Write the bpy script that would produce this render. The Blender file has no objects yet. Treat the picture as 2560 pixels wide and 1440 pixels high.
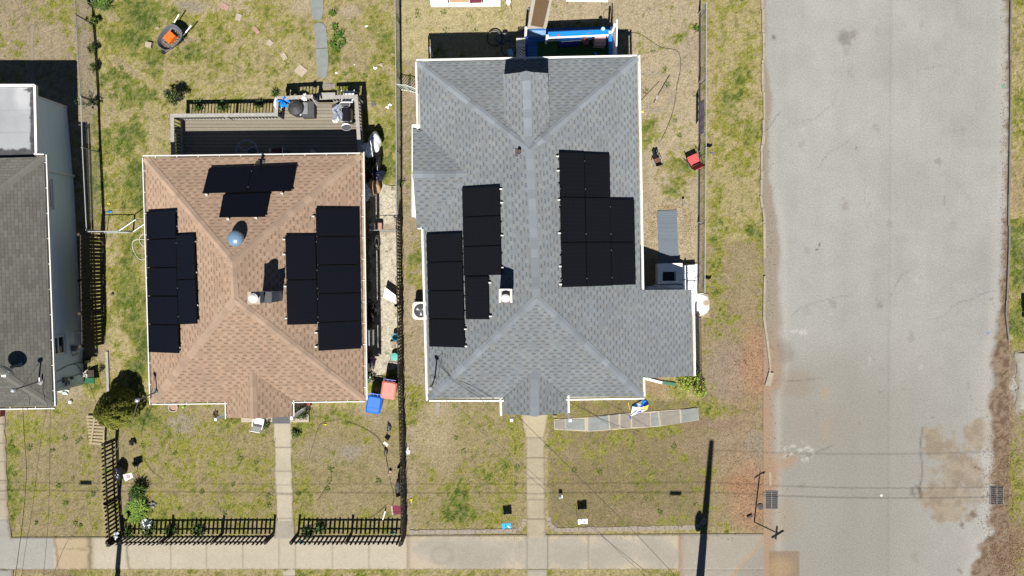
import bpy, math, random
import numpy as np
from mathutils import Vector, Matrix
R = math.radians
random.seed(7)
rng = np.random.default_rng(7)
sc = bpy.context.scene
col = sc.collection

# ------------------------------------------------------------ camera, sky, sun, exposure
HC = 32.76            # height of the drone above the ground (m)
S = 58.0              # photo pixels per metre on the ground
CX, CY = 1275.0, 660.0
cam = bpy.data.cameras.new('camera'); cam_o = bpy.data.objects.new('camera', cam); col.objects.link(cam_o)
cam_o.location = (0, 0, HC)
cam.sensor_width = 36; cam.lens = HC * S / 2560 * 36
cam.shift_x = 5 / 2560; cam.shift_y = -60 / 2560
cam.clip_end = 1000; cam.clip_start = 0.5
sc.camera = cam_o

SUN_EL = R(57.7); SUN_AZ = math.atan2(-0.085, -1.0)      # sun stands to the south, a little west
w = bpy.data.worlds.new('World'); sc.world = w; w.use_nodes = True
nt = w.node_tree; bg = nt.nodes['Background']
sky = nt.nodes.new('ShaderNodeTexSky'); sky.sky_type = 'NISHITA'; sky.sun_disc = False
sky.sun_elevation = SUN_EL; sky.sun_rotation = math.atan2(-0.085, -1.0)
sky.air_density = 0.5; sky.dust_density = 0.0; sky.ozone_density = 3.0
nt.links.new(sky.outputs[0], bg.inputs[0]); bg.inputs[1].default_value = 0.05
sun = bpy.data.lights.new('sun', 'SUN'); sun_o = bpy.data.objects.new('sun', sun); col.objects.link(sun_o)
sun.energy = 4.9; sun.angle = R(0.53); sun.color = (1.0, 0.955, 0.88)
sd = Vector((-0.085, -1.0, 0)).normalized() * math.cos(SUN_EL) + Vector((0, 0, math.sin(SUN_EL)))
sun_o.rotation_euler = sd.to_track_quat('Z', 'Y').to_euler()
sun_o.location = (0, 0, 40)
sc.view_settings.view_transform = 'Standard'; sc.view_settings.look = 'None'
sc.view_settings.gamma = 1; sc.view_settings.exposure = 0.84
sc.render.resolution_x = 1024; sc.render.resolution_y = 576

def at(px, py, h=0.0):
    """world point of height h seen at photo pixel (px, py)"""
    f = 1 - h / HC
    return Vector(((px - CX) / S * f, -(py - CY) / S * f, h))
def lin(r, g, b, k=2.45):
    """sunlit photo colour (0-255) -> surface albedo"""
    def c(v):
        v /= 255.0
        v = v / 12.92 if v <= 0.04045 else ((v + 0.055) / 1.055) ** 2.4
        return min(0.9, v / k)
    return (c(r), c(g), c(b))

# ------------------------------------------------------------ noise
def vnoise(x, y, seed=0):
    xi = np.floor(x).astype(np.int64); yi = np.floor(y).astype(np.int64)
    fx = x - xi; fy = y - yi
    fx = fx * fx * (3 - 2 * fx); fy = fy * fy * (3 - 2 * fy)
    def h(a, b):
        n = (a * 374761393 + b * 668265263 + seed * 1274126177) & 0xffffffff
        n = ((n ^ (n >> 13)) * 1274126177) & 0xffffffff
        n = ((n ^ (n >> 15)) * 2246822519) & 0xffffffff
        return ((n ^ (n >> 16)) & 0xffffff) / float(0x1000000)
    return (h(xi, yi) * (1 - fx) + h(xi + 1, yi) * fx) * (1 - fy) + (h(xi, yi + 1) * (1 - fx) + h(xi + 1, yi + 1) * fx) * fy
def fbm(x, y, sc_, octv=4, seed=0, gain=0.55):
    """x, y in photo px; sc_ = feature size in px"""
    s = 0; a = 1; t = 0
    for i in range(octv):
        f = 2 ** i / sc_
        s = s + a * vnoise(x * f + 17.3 * i, y * f + 5.1 * i, seed + i); t += a; a *= gain
    return s / t
def sstep(a, b, x):
    t = np.clip((x - a) / (b - a), 0, 1); return t * t * (3 - 2 * t)
def mixc(a, b, t):
    return a * (1 - t[..., None]) + np.asarray(b) * t[..., None]
def blob(x, y, b):
    cx, cy, rx, ry = b[:4]; st = b[4] if len(b) > 4 else 1.0
    d = np.sqrt(((x - cx) / rx) ** 2 + ((y - cy) / ry) ** 2)
    return st * (1 - sstep(0.45, 1.25, d))
def rectm(x, y, x0, y0, x1, y1, f=12.0):
    return sstep(x0 - f, x0 + f, x) * (1 - sstep(x1 - f, x1 + f, x)) * sstep(y0 - f, y0 + f, y) * (1 - sstep(y1 - f, y1 + f, y))

# ------------------------------------------------------------ materials
MATS = {}
def mat(name, c, rough=0.8, var=0.12, scale=8.0, metal=0.0, spec=0.4, bump=0.0, trans=0.0, emis=None):
    if name in MATS: return MATS[name]
    m = bpy.data.materials.new(name); m.use_nodes = True; n = m.node_tree.nodes; l = m.node_tree.links
    p = n['Principled BSDF']; p.inputs['Roughness'].default_value = rough; p.inputs['Metallic'].default_value = metal
    p.inputs['Specular IOR Level'].default_value = spec
    tc = n.new('ShaderNodeTexCoord'); ns = n.new('ShaderNodeTexNoise'); ns.inputs['Scale'].default_value = scale
    ns.inputs['Detail'].default_value = 5; l.new(tc.outputs['Object'], ns.inputs['Vector'])
    mr = n.new('ShaderNodeMapRange'); mr.inputs[1].default_value = 0.25; mr.inputs[2].default_value = 0.75
    mr.inputs[3].default_value = 1 - var; mr.inputs[4].default_value = 1 + var; l.new(ns.outputs[0], mr.inputs[0])
    vm = n.new('ShaderNodeVectorMath'); vm.operation = 'SCALE'; vm.inputs[0].default_value = c[:3]
    l.new(mr.outputs[0], vm.inputs['Scale']); l.new(vm.outputs[0], p.inputs['Base Color'])
    if bump:
        b = n.new('ShaderNodeBump'); b.inputs['Strength'].default_value = 0.6; b.inputs['Distance'].default_value = bump
        l.new(ns.outputs[0], b.inputs['Height']); l.new(b.outputs[0], p.inputs['Normal'])
    if trans: p.inputs['Transmission Weight'].default_value = trans
    MATS[name] = m; return m
def mat_attr(name, rough=0.95, fine=40.0, var=0.25, bump=0.01, var2=0.0, scale2=150.0, spec=0.2):
    """colour comes from the mesh's own 'albedo' attribute, multiplied by fine grain"""
    m = bpy.data.materials.new(name); m.use_nodes = True; n = m.node_tree.nodes; l = m.node_tree.links
    p = n['Principled BSDF']; p.inputs['Roughness'].default_value = rough; p.inputs['Specular IOR Level'].default_value = spec
    a = n.new('ShaderNodeAttribute'); a.attribute_name = 'albedo'
    g = n.new('ShaderNodeNewGeometry')
    ns = n.new('ShaderNodeTexNoise'); ns.inputs['Scale'].default_value = fine; ns.inputs['Detail'].default_value = 3
    l.new(g.outputs['Position'], ns.inputs['Vector'])
    mr = n.new('ShaderNodeMapRange'); mr.inputs[1].default_value = 0.28; mr.inputs[2].default_value = 0.72
    mr.inputs[3].default_value = 1 - var; mr.inputs[4].default_value = 1 + var; l.new(ns.outputs[0], mr.inputs[0])
    vm = n.new('ShaderNodeVectorMath'); vm.operation = 'SCALE'
    l.new(a.outputs['Color'], vm.inputs[0]); l.new(mr.outputs[0], vm.inputs['Scale'])
    l.new(vm.outputs[0], p.inputs['Base Color'])
    if bump:
        b = n.new('ShaderNodeBump'); b.inputs['Strength'].default_value = 0.8; b.inputs['Distance'].default_value = bump
        l.new(ns.outputs[0], b.inputs['Height']); l.new(b.outputs[0], p.inputs['Normal'])
    MATS[name] = m; return m
def mathn(n, l, op, a, b=None, c=None):
    x = n.new('ShaderNodeMath'); x.operation = op
    for i, v in enumerate((a, b, c)):
        if v is None: continue
        if isinstance(v, (int, float)): x.inputs[i].default_value = v
        else: l.new(v, x.inputs[i])
    return x.outputs[0]
def mat_shingle(name, c, tabw=0.165, course=0.142, contrast=0.16, dash=0.72, three_tab=False, tint=(1, 1, 1)):
    m = bpy.data.materials.new(name); m.use_nodes = True; n = m.node_tree.nodes; l = m.node_tree.links
    p = n['Principled BSDF']; p.inputs['Roughness'].default_value = 0.92; p.inputs['Specular IOR Level'].default_value = 0.25
    uv = n.new('ShaderNodeUVMap'); sp = n.new('ShaderNodeSeparateXYZ'); l.new(uv.outputs[0], sp.inputs[0])
    vv = mathn(n, l, 'DIVIDE', sp.outputs[1], course); row = mathn(n, l, 'FLOOR', vv); fv = mathn(n, l, 'FRACT', vv)
    wn = n.new('ShaderNodeTexWhiteNoise'); wn.noise_dimensions = '1D'; l.new(row, wn.inputs['W'])
    uu = mathn(n, l, 'DIVIDE', sp.outputs[0], tabw)
    if three_tab:
        off = mathn(n, l, 'MULTIPLY', mathn(n, l, 'MODULO', row, 2.0), 0.5)
    else:
        off = mathn(n, l, 'ADD', row, mathn(n, l, 'MULTIPLY', wn.outputs[0], 0.75))
    us = mathn(n, l, 'ADD', uu, off); cell = mathn(n, l, 'FLOOR', us); fu = mathn(n, l, 'FRACT', us)
    cb = n.new('ShaderNodeCombineXYZ'); l.new(cell, cb.inputs[0]); l.new(row, cb.inputs[1])
    w2 = n.new('ShaderNodeTexWhiteNoise'); w2.noise_dimensions = '3D'; l.new(cb.outputs[0], w2.inputs['Vector'])
    # printed band plus the shadow under the tab edges, painted into the tone
    if three_tab:
        slot = mathn(n, l, 'LESS_THAN', fu, 0.05)
        edge = mathn(n, l, 'LESS_THAN', fv, 0.10)
        band = mathn(n, l, 'MAXIMUM', slot, edge)
        tone = mathn(n, l, 'MULTIPLY_ADD', w2.outputs[0], contrast, 1 - contrast / 2)
        tone = mathn(n, l, 'MULTIPLY', tone, mathn(n, l, 'SUBTRACT', 1.0, mathn(n, l, 'MULTIPLY', band, 0.42)))
        height = mathn(n, l, 'SUBTRACT', 1.0, mathn(n, l, 'ADD', mathn(n, l, 'MULTIPLY', fv, 0.6), mathn(n, l, 'MULTIPLY', slot, 0.8)))
    else:
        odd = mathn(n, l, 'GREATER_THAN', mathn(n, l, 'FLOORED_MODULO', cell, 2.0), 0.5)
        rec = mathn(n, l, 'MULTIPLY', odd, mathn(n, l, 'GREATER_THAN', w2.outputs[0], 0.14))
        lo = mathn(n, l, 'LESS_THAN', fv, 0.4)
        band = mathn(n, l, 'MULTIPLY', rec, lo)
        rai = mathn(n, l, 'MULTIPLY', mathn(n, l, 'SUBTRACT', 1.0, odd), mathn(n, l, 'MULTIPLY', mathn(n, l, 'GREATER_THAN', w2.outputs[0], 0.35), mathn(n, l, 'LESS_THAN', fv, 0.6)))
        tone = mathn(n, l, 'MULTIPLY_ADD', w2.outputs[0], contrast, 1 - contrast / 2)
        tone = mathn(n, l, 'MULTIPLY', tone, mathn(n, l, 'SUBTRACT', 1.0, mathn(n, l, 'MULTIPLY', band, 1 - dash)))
        tone = mathn(n, l, 'MULTIPLY', tone, mathn(n, l, 'ADD', 1.0, mathn(n, l, 'MULTIPLY', rai, 0.11)))
        height = mathn(n, l, 'ADD', mathn(n, l, 'MULTIPLY', rec, -0.5), mathn(n, l, 'MULTIPLY', fv, -0.6))
    # slow weathering and granules
    g = n.new('ShaderNodeNewGeometry')
    big = n.new('ShaderNodeTexNoise'); big.inputs['Scale'].default_value = 0.7; big.inputs['Detail'].default_value = 4; l.new(g.outputs['Position'], big.inputs['Vector'])
    gr = n.new('ShaderNodeTexNoise'); gr.inputs['Scale'].default_value = 60; gr.inputs['Detail'].default_value = 2; l.new(g.outputs['Position'], gr.inputs['Vector'])
    t2 = mathn(n, l, 'MULTIPLY_ADD', big.outputs[0], 0.36, 0.82)
    t3 = mathn(n, l, 'MULTIPLY_ADD', gr.outputs[0], 0.24, 0.88)
    tone = mathn(n, l, 'MULTIPLY', mathn(n, l, 'MULTIPLY', tone, t2), t3)
    # a few courses carry a warmer granule blend
    cm = n.new('ShaderNodeMix'); cm.data_type = 'RGBA'; cm.inputs[6].default_value = (*c, 1)
    cm.inputs[7].default_value = (c[0] * tint[0], c[1] * tint[1], c[2] * tint[2], 1)
    sepc = n.new('ShaderNodeSeparateColor'); l.new(w2.outputs[1], sepc.inputs[0]); l.new(sepc.outputs[1], cm.inputs[0])
    vm = n.new('ShaderNodeVectorMath'); vm.operation = 'SCALE'; l.new(cm.outputs[2], vm.inputs[0]); l.new(tone, vm.inputs['Scale'])
    l.new(vm.outputs[0], p.inputs['Base Color'])
    b = n.new('ShaderNodeBump'); b.inputs['Strength'].default_value = 0.5; b.inputs['Distance'].default_value = 0.012
    l.new(height, b.inputs['Height']); l.new(b.outputs[0], p.inputs['Normal'])
    if 'Diffuse Roughness' in p.inputs: p.inputs['Diffuse Roughness'].default_value = 1.0
    MATS[name] = m; return m
def mat_cap(name, c, var=0.22):
    """ridge cap shingles: one tone per piece, from the uv"""
    m = bpy.data.materials.new(name); m.use_nodes = True; n = m.node_tree.nodes; l = m.node_tree.links
    p = n['Principled BSDF']; p.inputs['Roughness'].default_value = 0.92; p.inputs['Specular IOR Level'].default_value = 0.25
    uv = n.new('ShaderNodeUVMap'); wn = n.new('ShaderNodeTexWhiteNoise'); wn.noise_dimensions = '2D'; l.new(uv.outputs[0], wn.inputs['Vector'])
    g = n.new('ShaderNodeNewGeometry'); gr = n.new('ShaderNodeTexNoise'); gr.inputs['Scale'].default_value = 50; l.new(g.outputs['Position'], gr.inputs['Vector'])
    t = mathn(n, l, 'MULTIPLY', mathn(n, l, 'MULTIPLY_ADD', wn.outputs[0], var, 1 - var / 2), mathn(n, l, 'MULTIPLY_ADD', gr.outputs[0], 0.2, 0.9))
    vm = n.new('ShaderNodeVectorMath'); vm.operation = 'SCALE'; vm.inputs[0].default_value = c; l.new(t, vm.inputs['Scale'])
    if 'Diffuse Roughness' in p.inputs: p.inputs['Diffuse Roughness'].default_value = 1.0
    l.new(vm.outputs[0], p.inputs['Base Color']); MATS[name] = m; return m
def mat_panel(name, c, nx=6, ny=10):
    m = bpy.data.materials.new(name); m.use_nodes = True; n = m.node_tree.nodes; l = m.node_tree.links
    p = n['Principled BSDF']; p.inputs['Roughness'].default_value = 0.35; p.inputs['Specular IOR Level'].default_value = 0.22
    uv = n.new('ShaderNodeUVMap'); sp = n.new('ShaderNodeSeparateXYZ'); l.new(uv.outputs[0], sp.inputs[0])
    a = mathn(n, l, 'FRACT', mathn(n, l, 'MULTIPLY', sp.outputs[0], float(nx) * 3))
    b = mathn(n, l, 'FRACT', mathn(n, l, 'MULTIPLY', sp.outputs[1], float(ny)))
    la = mathn(n, l, 'LESS_THAN', a, 0.16); lb = mathn(n, l, 'LESS_THAN', b, 0.08)
    t = mathn(n, l, 'ADD', mathn(n, l, 'MULTIPLY', la, 1.0), mathn(n, l, 'MULTIPLY', lb, 0.5))
    t = mathn(n, l, 'ADD', t, 1.0)
    vm = n.new('ShaderNodeVectorMath'); vm.operation = 'SCALE'; vm.inputs[0].default_value = c; l.new(t, vm.inputs['Scale'])
    l.new(vm.outputs[0], p.inputs['Base Color']); MATS[name] = m; return m
def mat_lines(name, c, c2, axis=2, period=0.12, width=0.12, rough=0.6, var=0.12, spec=0.3, metal=0.0, uvspace=False):
    """boards / siding: a thin line every `period` along an object axis, plus per-board tone"""
    m = bpy.data.materials.new(name); m.use_nodes = True; n = m.node_tree.nodes; l = m.node_tree.links
    p = n['Principled BSDF']; p.inputs['Roughness'].default_value = rough; p.inputs['Specular IOR Level'].default_value = spec; p.inputs['Metallic'].default_value = metal
    g = n.new('ShaderNodeNewGeometry'); sp = n.new('ShaderNodeSeparateXYZ'); l.new(g.outputs['Position'], sp.inputs[0])
    v = mathn(n, l, 'DIVIDE', sp.outputs[axis], period); f = mathn(n, l, 'FRACT', v); fl = mathn(n, l, 'FLOOR', v)
    wn = n.new('ShaderNodeTexWhiteNoise'); wn.noise_dimensions = '1D'; l.new(fl, wn.inputs['W'])
    ln = mathn(n, l, 'LESS_THAN', f, width)
    ns = n.new('ShaderNodeTexNoise'); ns.inputs['Scale'].default_value = 9; ns.inputs['Detail'].default_value = 6; l.new(g.outputs['Position'], ns.inputs['Vector'])
    t = mathn(n, l, 'MULTIPLY', mathn(n, l, 'MULTIPLY_ADD', wn.outputs[0], 2 * var, 1 - var), mathn(n, l, 'MULTIPLY_ADD', ns.outputs[0], 2.4 * var, 1 - 1.2 * var))
    mx = n.new('ShaderNodeMix'); mx.data_type = 'RGBA'; l.new(ln, mx.inputs[0]); mx.inputs[6].default_value = (*c, 1); mx.inputs[7].default_value = (*c2, 1)
    vm = n.new('ShaderNodeVectorMath'); vm.operation = 'SCALE'; l.new(mx.outputs[2], vm.inputs[0]); l.new(t, vm.inputs['Scale'])
    l.new(vm.outputs[0], p.inputs['Base Color'])
    b = n.new('ShaderNodeBump'); b.inputs['Strength'].default_value = 0.6; b.inputs['Distance'].default_value = 0.008
    l.new(mathn(n, l, 'SUBTRACT', 1.0, ln), b.inputs['Height']); l.new(b.outputs[0], p.inputs['Normal'])
    MATS[name] = m; return m

M = dict(
    white=mat('white_paint', lin(238, 238, 236, 1.15), 0.5, 0.04),
    white_wall=mat('white_plaster', (0.82, 0.82, 0.80), 0.7, 0.05),
    gutter=mat('gutter_metal', (0.62, 0.62, 0.60), 0.45, 0.06),
    gutter_in=mat('gutter_trough', (0.11, 0.085, 0.07), 0.8, 0.4, 5),
    gutter_tan=mat('gutter_trough_tan', (0.30, 0.22, 0.15), 0.8, 0.3, 5),
    gutter_guard=mat('gutter_guard', (0.42, 0.43, 0.43), 0.6, 0.2, 6),
    black=mat('black_metal', (0.012, 0.012, 0.014), 0.5, 0.2),
    blackplastic=mat('black_plastic', (0.02, 0.02, 0.022), 0.35, 0.2),
    darkgrey=mat('dark_grey', (0.05, 0.05, 0.055), 0.6, 0.2),
    steel=mat('galvanised_steel', (0.33, 0.35, 0.37), 0.45, 0.12, 10, 0.3),
    steel_dark=mat('weathered_steel', (0.16, 0.16, 0.16), 0.6, 0.2, 10, 0.2),
    clamp=mat('module_clamp', (0.09, 0.09, 0.095), 0.5, 0.1), alu=mat('aluminium', (0.75, 0.76, 0.78), 0.35, 0.05, 6, 0.7),
    mesh=mat('fence_wire', (0.13, 0.13, 0.125), 0.6, 0.1),
    wire=mat('overhead_cable', (0.035, 0.032, 0.03), 0.6, 0.2),
    wire_light=mat('aged_cable', (0.13, 0.12, 0.105), 0.6, 0.2),
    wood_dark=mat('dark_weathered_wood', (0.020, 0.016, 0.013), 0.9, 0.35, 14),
    wood_faded=mat('faded_picket_wood', (0.085, 0.072, 0.058), 0.9, 0.45, 14), wood_brown=mat('brown_weathered_wood', (0.045, 0.034, 0.026), 0.9, 0.3, 14),
    wood_grey=mat('grey_weathered_wood', lin(206, 202, 194), 0.9, 0.2, 12),
    wood_pale=mat('pale_wood', lin(205, 188, 150), 0.9, 0.2, 12),
    wood_tan=mat('tan_wood', (0.24, 0.18, 0.12), 0.9, 0.25, 12),
    blue=mat('bright_blue_paint', (0.004, 0.17, 0.58), 0.45, 0.10),
    bluebin=mat('blue_plastic', (0.002, 0.10, 0.50), 0.4, 0.06),
    navy=mat('navy_plastic', (0.01, 0.02, 0.22), 0.4, 0.1),
    pink=mat('salmon_plastic', (0.50, 0.155, 0.125), 0.45, 0.08, 5),
    red=mat('red_fabric', (0.42, 0.055, 0.06), 0.7, 0.06),
    maroon=mat('maroon_fabric', (0.11, 0.012, 0.03), 0.8, 0.15),
    orange=mat('orange_plastic', (0.62, 0.11, 0.01), 0.5, 0.08),
    turf=mat('artificial_turf', (0.02, 0.07, 0.02), 0.95, 0.3, 40),
    teal=mat('teal_plastic', (0.05, 0.30, 0.27), 0.5, 0.1),
    green=mat('green_plastic', (0.015, 0.10, 0.05), 0.5, 0.1),
    purple=mat('faded_purple_cloth', (0.13, 0.11, 0.18), 0.8, 0.25),
    lilac=mat('pale_pink_fabric', (0.42, 0.26, 0.29), 0.6, 0.08),
    brick=mat('red_brick', (0.20, 0.06, 0.045), 0.9, 0.25, 20),
    cardboard=mat('cardboard', (0.36, 0.23, 0.13), 0.9, 0.15),
    stone=mat('field_stone', (0.24, 0.20, 0.15), 0.95, 0.25, 9, bump=0.01),
    paver=mat('sandy_paver', lin(222, 206, 184), 0.95, 0.14, 9, bump=0.006),
    paver_pink=mat('pink_paver', lin(214, 176, 156), 0.95, 0.14, 9, bump=0.006),
    slate=mat('bluestone', lin(166, 172, 170), 0.9, 0.14, 5, bump=0.004),
    slate_warm=mat('warm_bluestone', lin(172, 165, 154), 0.9, 0.14, 5, bump=0.004),
    ramp_white=mat('cream_board', lin(240, 232, 212), 0.8, 0.08), mortar=mat('mortar', lin(222, 208, 186), 0.95, 0.15, 20),
    kerb=mat('kerb_concrete', lin(200, 188, 168), 0.95, 0.18, 6),
    kerb_grey=mat('kerb_grey', lin(150, 146, 140), 0.95, 0.2, 6), cobble=mat('edging_cobble', lin(186, 174, 160), 0.95, 0.16, 9),
    glass=mat('dark_window_glass', (0.006, 0.006, 0.008), 0.08, 0.0, spec=0.6),
    soil=mat('leaf_filled_soil', (0.07, 0.045, 0.03), 0.95, 0.4, 30),
    hose=mat('white_hose', (0.55, 0.55, 0.52), 0.5, 0.05),
    skylight=mat('skylight_dome', (0.16, 0.26, 0.36), 0.22, 0.05, spec=1.0, metal=0.3),
    plastic_film=mat('clear_crumpled_film', (0.20, 0.22, 0.27), 0.2, 0.5, 16),
    mat_brown=mat('coir_mat', (0.115, 0.072, 0.035), 0.95, 0.2, 25),
    rust=mat('rusty_iron', (0.10, 0.05, 0.03), 0.9, 0.3, 15),
    dirtywhite=mat('dirty_white', (0.5, 0.49, 0.46), 0.7, 0.15, 4),
    bag_white=mat('white_plastic_bag', (0.72, 0.74, 0.76), 0.4, 0.06),
    bag_black=mat('black_plastic_bag', (0.014, 0.014, 0.016), 0.25, 0.2),
    yellow=mat('yellow_plastic', (0.5, 0.42, 0.03), 0.6, 0.1),
    concrete=mat('concrete', lin(185, 175, 158), 0.95, 0.15, 6, bump=0.004),
)
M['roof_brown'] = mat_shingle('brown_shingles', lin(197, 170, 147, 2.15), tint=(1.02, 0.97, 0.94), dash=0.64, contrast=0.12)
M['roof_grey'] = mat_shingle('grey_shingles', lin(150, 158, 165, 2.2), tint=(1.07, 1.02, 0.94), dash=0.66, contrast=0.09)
M['roof_old'] = mat_shingle('old_grey_shingles', lin(134, 134, 126, 2.2), tabw=0.305, course=0.125, contrast=0.28, three_tab=True, tint=(1.05, 1.03, 1.0))
M['cap_brown'] = mat_cap('brown_ridge_caps', lin(202, 175, 153, 2.15), 0.34)
M['cap_grey'] = mat_cap('grey_ridge_caps', lin(158, 167, 175, 2.2), 0.4)
M['cap_old'] = mat_cap('old_ridge_caps', lin(142, 142, 134, 2.2), 0.14)
M['panel'] = mat_panel('solar_cells', (0.0042, 0.0042, 0.0056))
M['panel_b'] = mat_panel('solar_cells_blue', (0.0026, 0.0030, 0.0056))
M['frame'] = mat('panel_frame', (0.002, 0.002, 0.0025), 0.6, 0.1, spec=0.1)
M['siding'] = mat_lines('pale_siding', (0.72, 0.86, 0.93), (0.52, 0.64, 0.72), 2, 0.115, 0.10, 0.55, 0.03)
M['siding_white'] = mat_lines('white_siding', (0.66, 0.67, 0.66), (0.45, 0.45, 0.45), 2, 0.115, 0.10, 0.55, 0.03)
M['siding_vert'] = mat_lines('corrugated_flue_cover', (0.30, 0.33, 0.36), (0.2, 0.22, 0.25), 1, 0.09, 0.15, 0.4, 0.03)
M['deck'] = mat_lines('deck_boards', lin(180, 171, 152), lin(60, 54, 46), 1, 0.145, 0.09, 0.9, 0.13)
M['deck_blue'] = mat_lines('blue_deck_boards', (0.03, 0.13, 0.34), (0.01, 0.03, 0.09), 1, 0.14, 0.10, 0.6, 0.08)
M['rubber_mat'] = mat_lines('ribbed_rubber_mat', lin(128, 142, 156), lin(158, 168, 176), 1, 0.085, 0.2, 0.8, 0.06)

# ------------------------------------------------------------ mesh builder and object helpers
WM = {}      # world matrix of every built thing / part
def tag(o, label=None, cat=None, group=None, kind=None):
    if label: o['label'] = label
    if cat: o['category'] = cat
    if group: o['group'] = group
    if kind: o['kind'] = kind
    return o
def thing(name, label, cat, loc=(0, 0, 0), rz=0.0, group=None):
    o = bpy.data.objects.new(name, None); col.objects.link(o); o.empty_display_size = 0.2
    o.location = loc; o.rotation_euler = (0, 0, rz)
    WM[o.name] = Matrix.Translation(Vector(loc)) @ Matrix.Rotation(rz, 4, 'Z')
    return tag(o, label, cat, group)
def copy_tree(o, parent=None):
    c = o.copy(); col.objects.link(c)
    if parent is not None: c.parent = parent
    for ch in list(o.children): copy_tree(ch, c)
    return c

class MB:
    def __init__(s): s.v = []; s.f = []; s.m = []; s.uv = []; s.mats = []
    def mi(s, m):
        if m is None: return 0
        if m not in s.mats: s.mats.append(m)
        return s.mats.index(m)
    def face(s, pts, m=None, uv=None):
        i = len(s.v); s.v += [tuple(p) for p in pts]; s.f.append(tuple(range(i, i + len(pts)))); s.m.append(s.mi(m)); s.uv.append(uv); return s
    def raw(s, vs, fs, m=None):
        i = len(s.v); s.v += [tuple(p) for p in vs]
        for f in fs: s.f.append(tuple(i + a for a in f)); s.m.append(s.mi(m)); s.uv.append(None)
        return s
    def hexa(s, b, t, m=None):
        """8-corner solid: 4 bottom points, 4 top points, both counter-clockwise from above"""
        return s.raw(list(b) + list(t), [(3, 2, 1, 0), (4, 5, 6, 7), (0, 1, 5, 4), (1, 2, 6, 5), (2, 3, 7, 6), (3, 0, 4, 7)], m)
    def box(s, c, d, rz=0.0, m=None):
        """centre x, y and bottom z; full sizes"""
        x, y, z = c; a, b, h = d[0] / 2, d[1] / 2, d[2]; cs, sn = math.cos(rz), math.sin(rz)
        q = [(x + cs * u - sn * v, y + sn * u + cs * v) for u, v in ((-a, -b), (a, -b), (a, b), (-a, b))]
        return s.hexa([(p[0], p[1], z) for p in q], [(p[0], p[1], z + h) for p in q], m)
    def beam(s, p0, p1, wd, ht, m=None):
        """bar from p0 to p1 (centre line), wd sideways, ht in its up direction"""
        p0 = Vector(p0); p1 = Vector(p1); d = (p1 - p0)
        if d.length < 1e-6: return s
        d.normalize(); up = Vector((0, 0, 1)) if abs(d.z) < 0.98 else Vector((0, 1, 0))
        sd_ = d.cross(up).normalized(); up = sd_.cross(d).normalized()
        a = sd_ * wd / 2; b = up * ht / 2
        B = [p0 - a - b, p0 + a - b, p1 + a - b, p1 - a - b]; T = [p0 - a + b, p0 + a + b, p1 + a + b, p1 - a + b]
        return s.hexa(B, T, m)
    def tube(s, pts, r, n=8, m=None, cap=True):
        pts = [Vector(p) for p in pts]; rs = r if isinstance(r, (list, tuple)) else [r] * len(pts)
        vs = []; fs = []; prev = None
        for i, p in enumerate(pts):
            d = (pts[min(i + 1, len(pts) - 1)] - pts[max(i - 1, 0)]).normalized()
            if prev is None:
                up = Vector((0, 0, 1)) if abs(d.z) < 0.9 else Vector((1, 0, 0)); a = d.cross(up).normalized()
            else:
                a = (prev - d * prev.dot(d)).normalized()
            prev = a; b = d.cross(a)
            for k in range(n):
                t = 2 * math.pi * k / n; vs.append(p + (a * math.cos(t) + b * math.sin(t)) * rs[i])
        for i in range(len(pts) - 1):
            for k in range(n):
                k2 = (k + 1) % n; fs.append((i * n + k, i * n + k2, (i + 1) * n + k2, (i + 1) * n + k))
        if cap: fs.append(tuple(range(n - 1, -1, -1))); fs.append(tuple((len(pts) - 1) * n + k for k in range(n)))
        return s.raw(vs, fs, m)
    def ring(s, c, R_, r, n=28, k=6, m=None, normal=(0, 0, 1), a0=0.0, a1=2 * math.pi, ry=None):
        nn = Vector(normal).normalized(); q = nn.to_track_quat('Z', 'Y'); full = abs(a1 - a0 - 2 * math.pi) < 1e-3; ry = ry or R_
        pts = [Vector(c) + q @ Vector((R_ * math.cos(a0 + (a1 - a0) * i / n), ry * math.sin(a0 + (a1 - a0) * i / n), 0)) for i in range(n + 1)]
        return s.tube(pts, r, k, m, cap=not full)
    def lathe(s, c, prof, n=20, m=None, axis=(0, 0, 1), sx=1.0, sy=1.0, cap=True, rz=0.0):
        q = Vector(axis).normalized().to_track_quat('Z', 'Y'); vs = []; fs = []; c = Vector(c)
        for (r, z) in prof:
            for k in range(n):
                t = 2 * math.pi * k / n + rz
                u, v = r * sx * math.cos(t), r * sy * math.sin(t)
                vs.append(c + q @ Vector((u, v, z)))
        for i in range(len(prof) - 1):
            for k in range(n):
                k2 = (k + 1) % n; fs.append((i * n + k, i * n + k2, (i + 1) * n + k2, (i + 1) * n + k))
        if cap: fs.append(tuple(range(n - 1, -1, -1))); fs.append(tuple((len(prof) - 1) * n + k for k in range(n)))
        return s.raw(vs, fs, m)
    def prism(s, poly, z0, z1, m=None, mtop=None):
        """vertical prism over a counter-clockwise or clockwise 2D polygon; z1 may be a list"""
        a = sum(poly[i][0] * poly[(i + 1) % len(poly)][1] - poly[(i + 1) % len(poly)][0] * poly[i][1] for i in range(len(poly)))
        if a < 0: poly = poly[::-1]
        n = len(poly)
        vs = [(p[0], p[1], z0) for p in poly] + [(p[0], p[1], z1) for p in poly]
        s.raw(vs, [tuple(range(n - 1, -1, -1))] + [(i, (i + 1) % n, n + (i + 1) % n, n + i) for i in range(n)], m)
        s.face([(p[0], p[1], z1) for p in poly], mtop or m); return s
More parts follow.
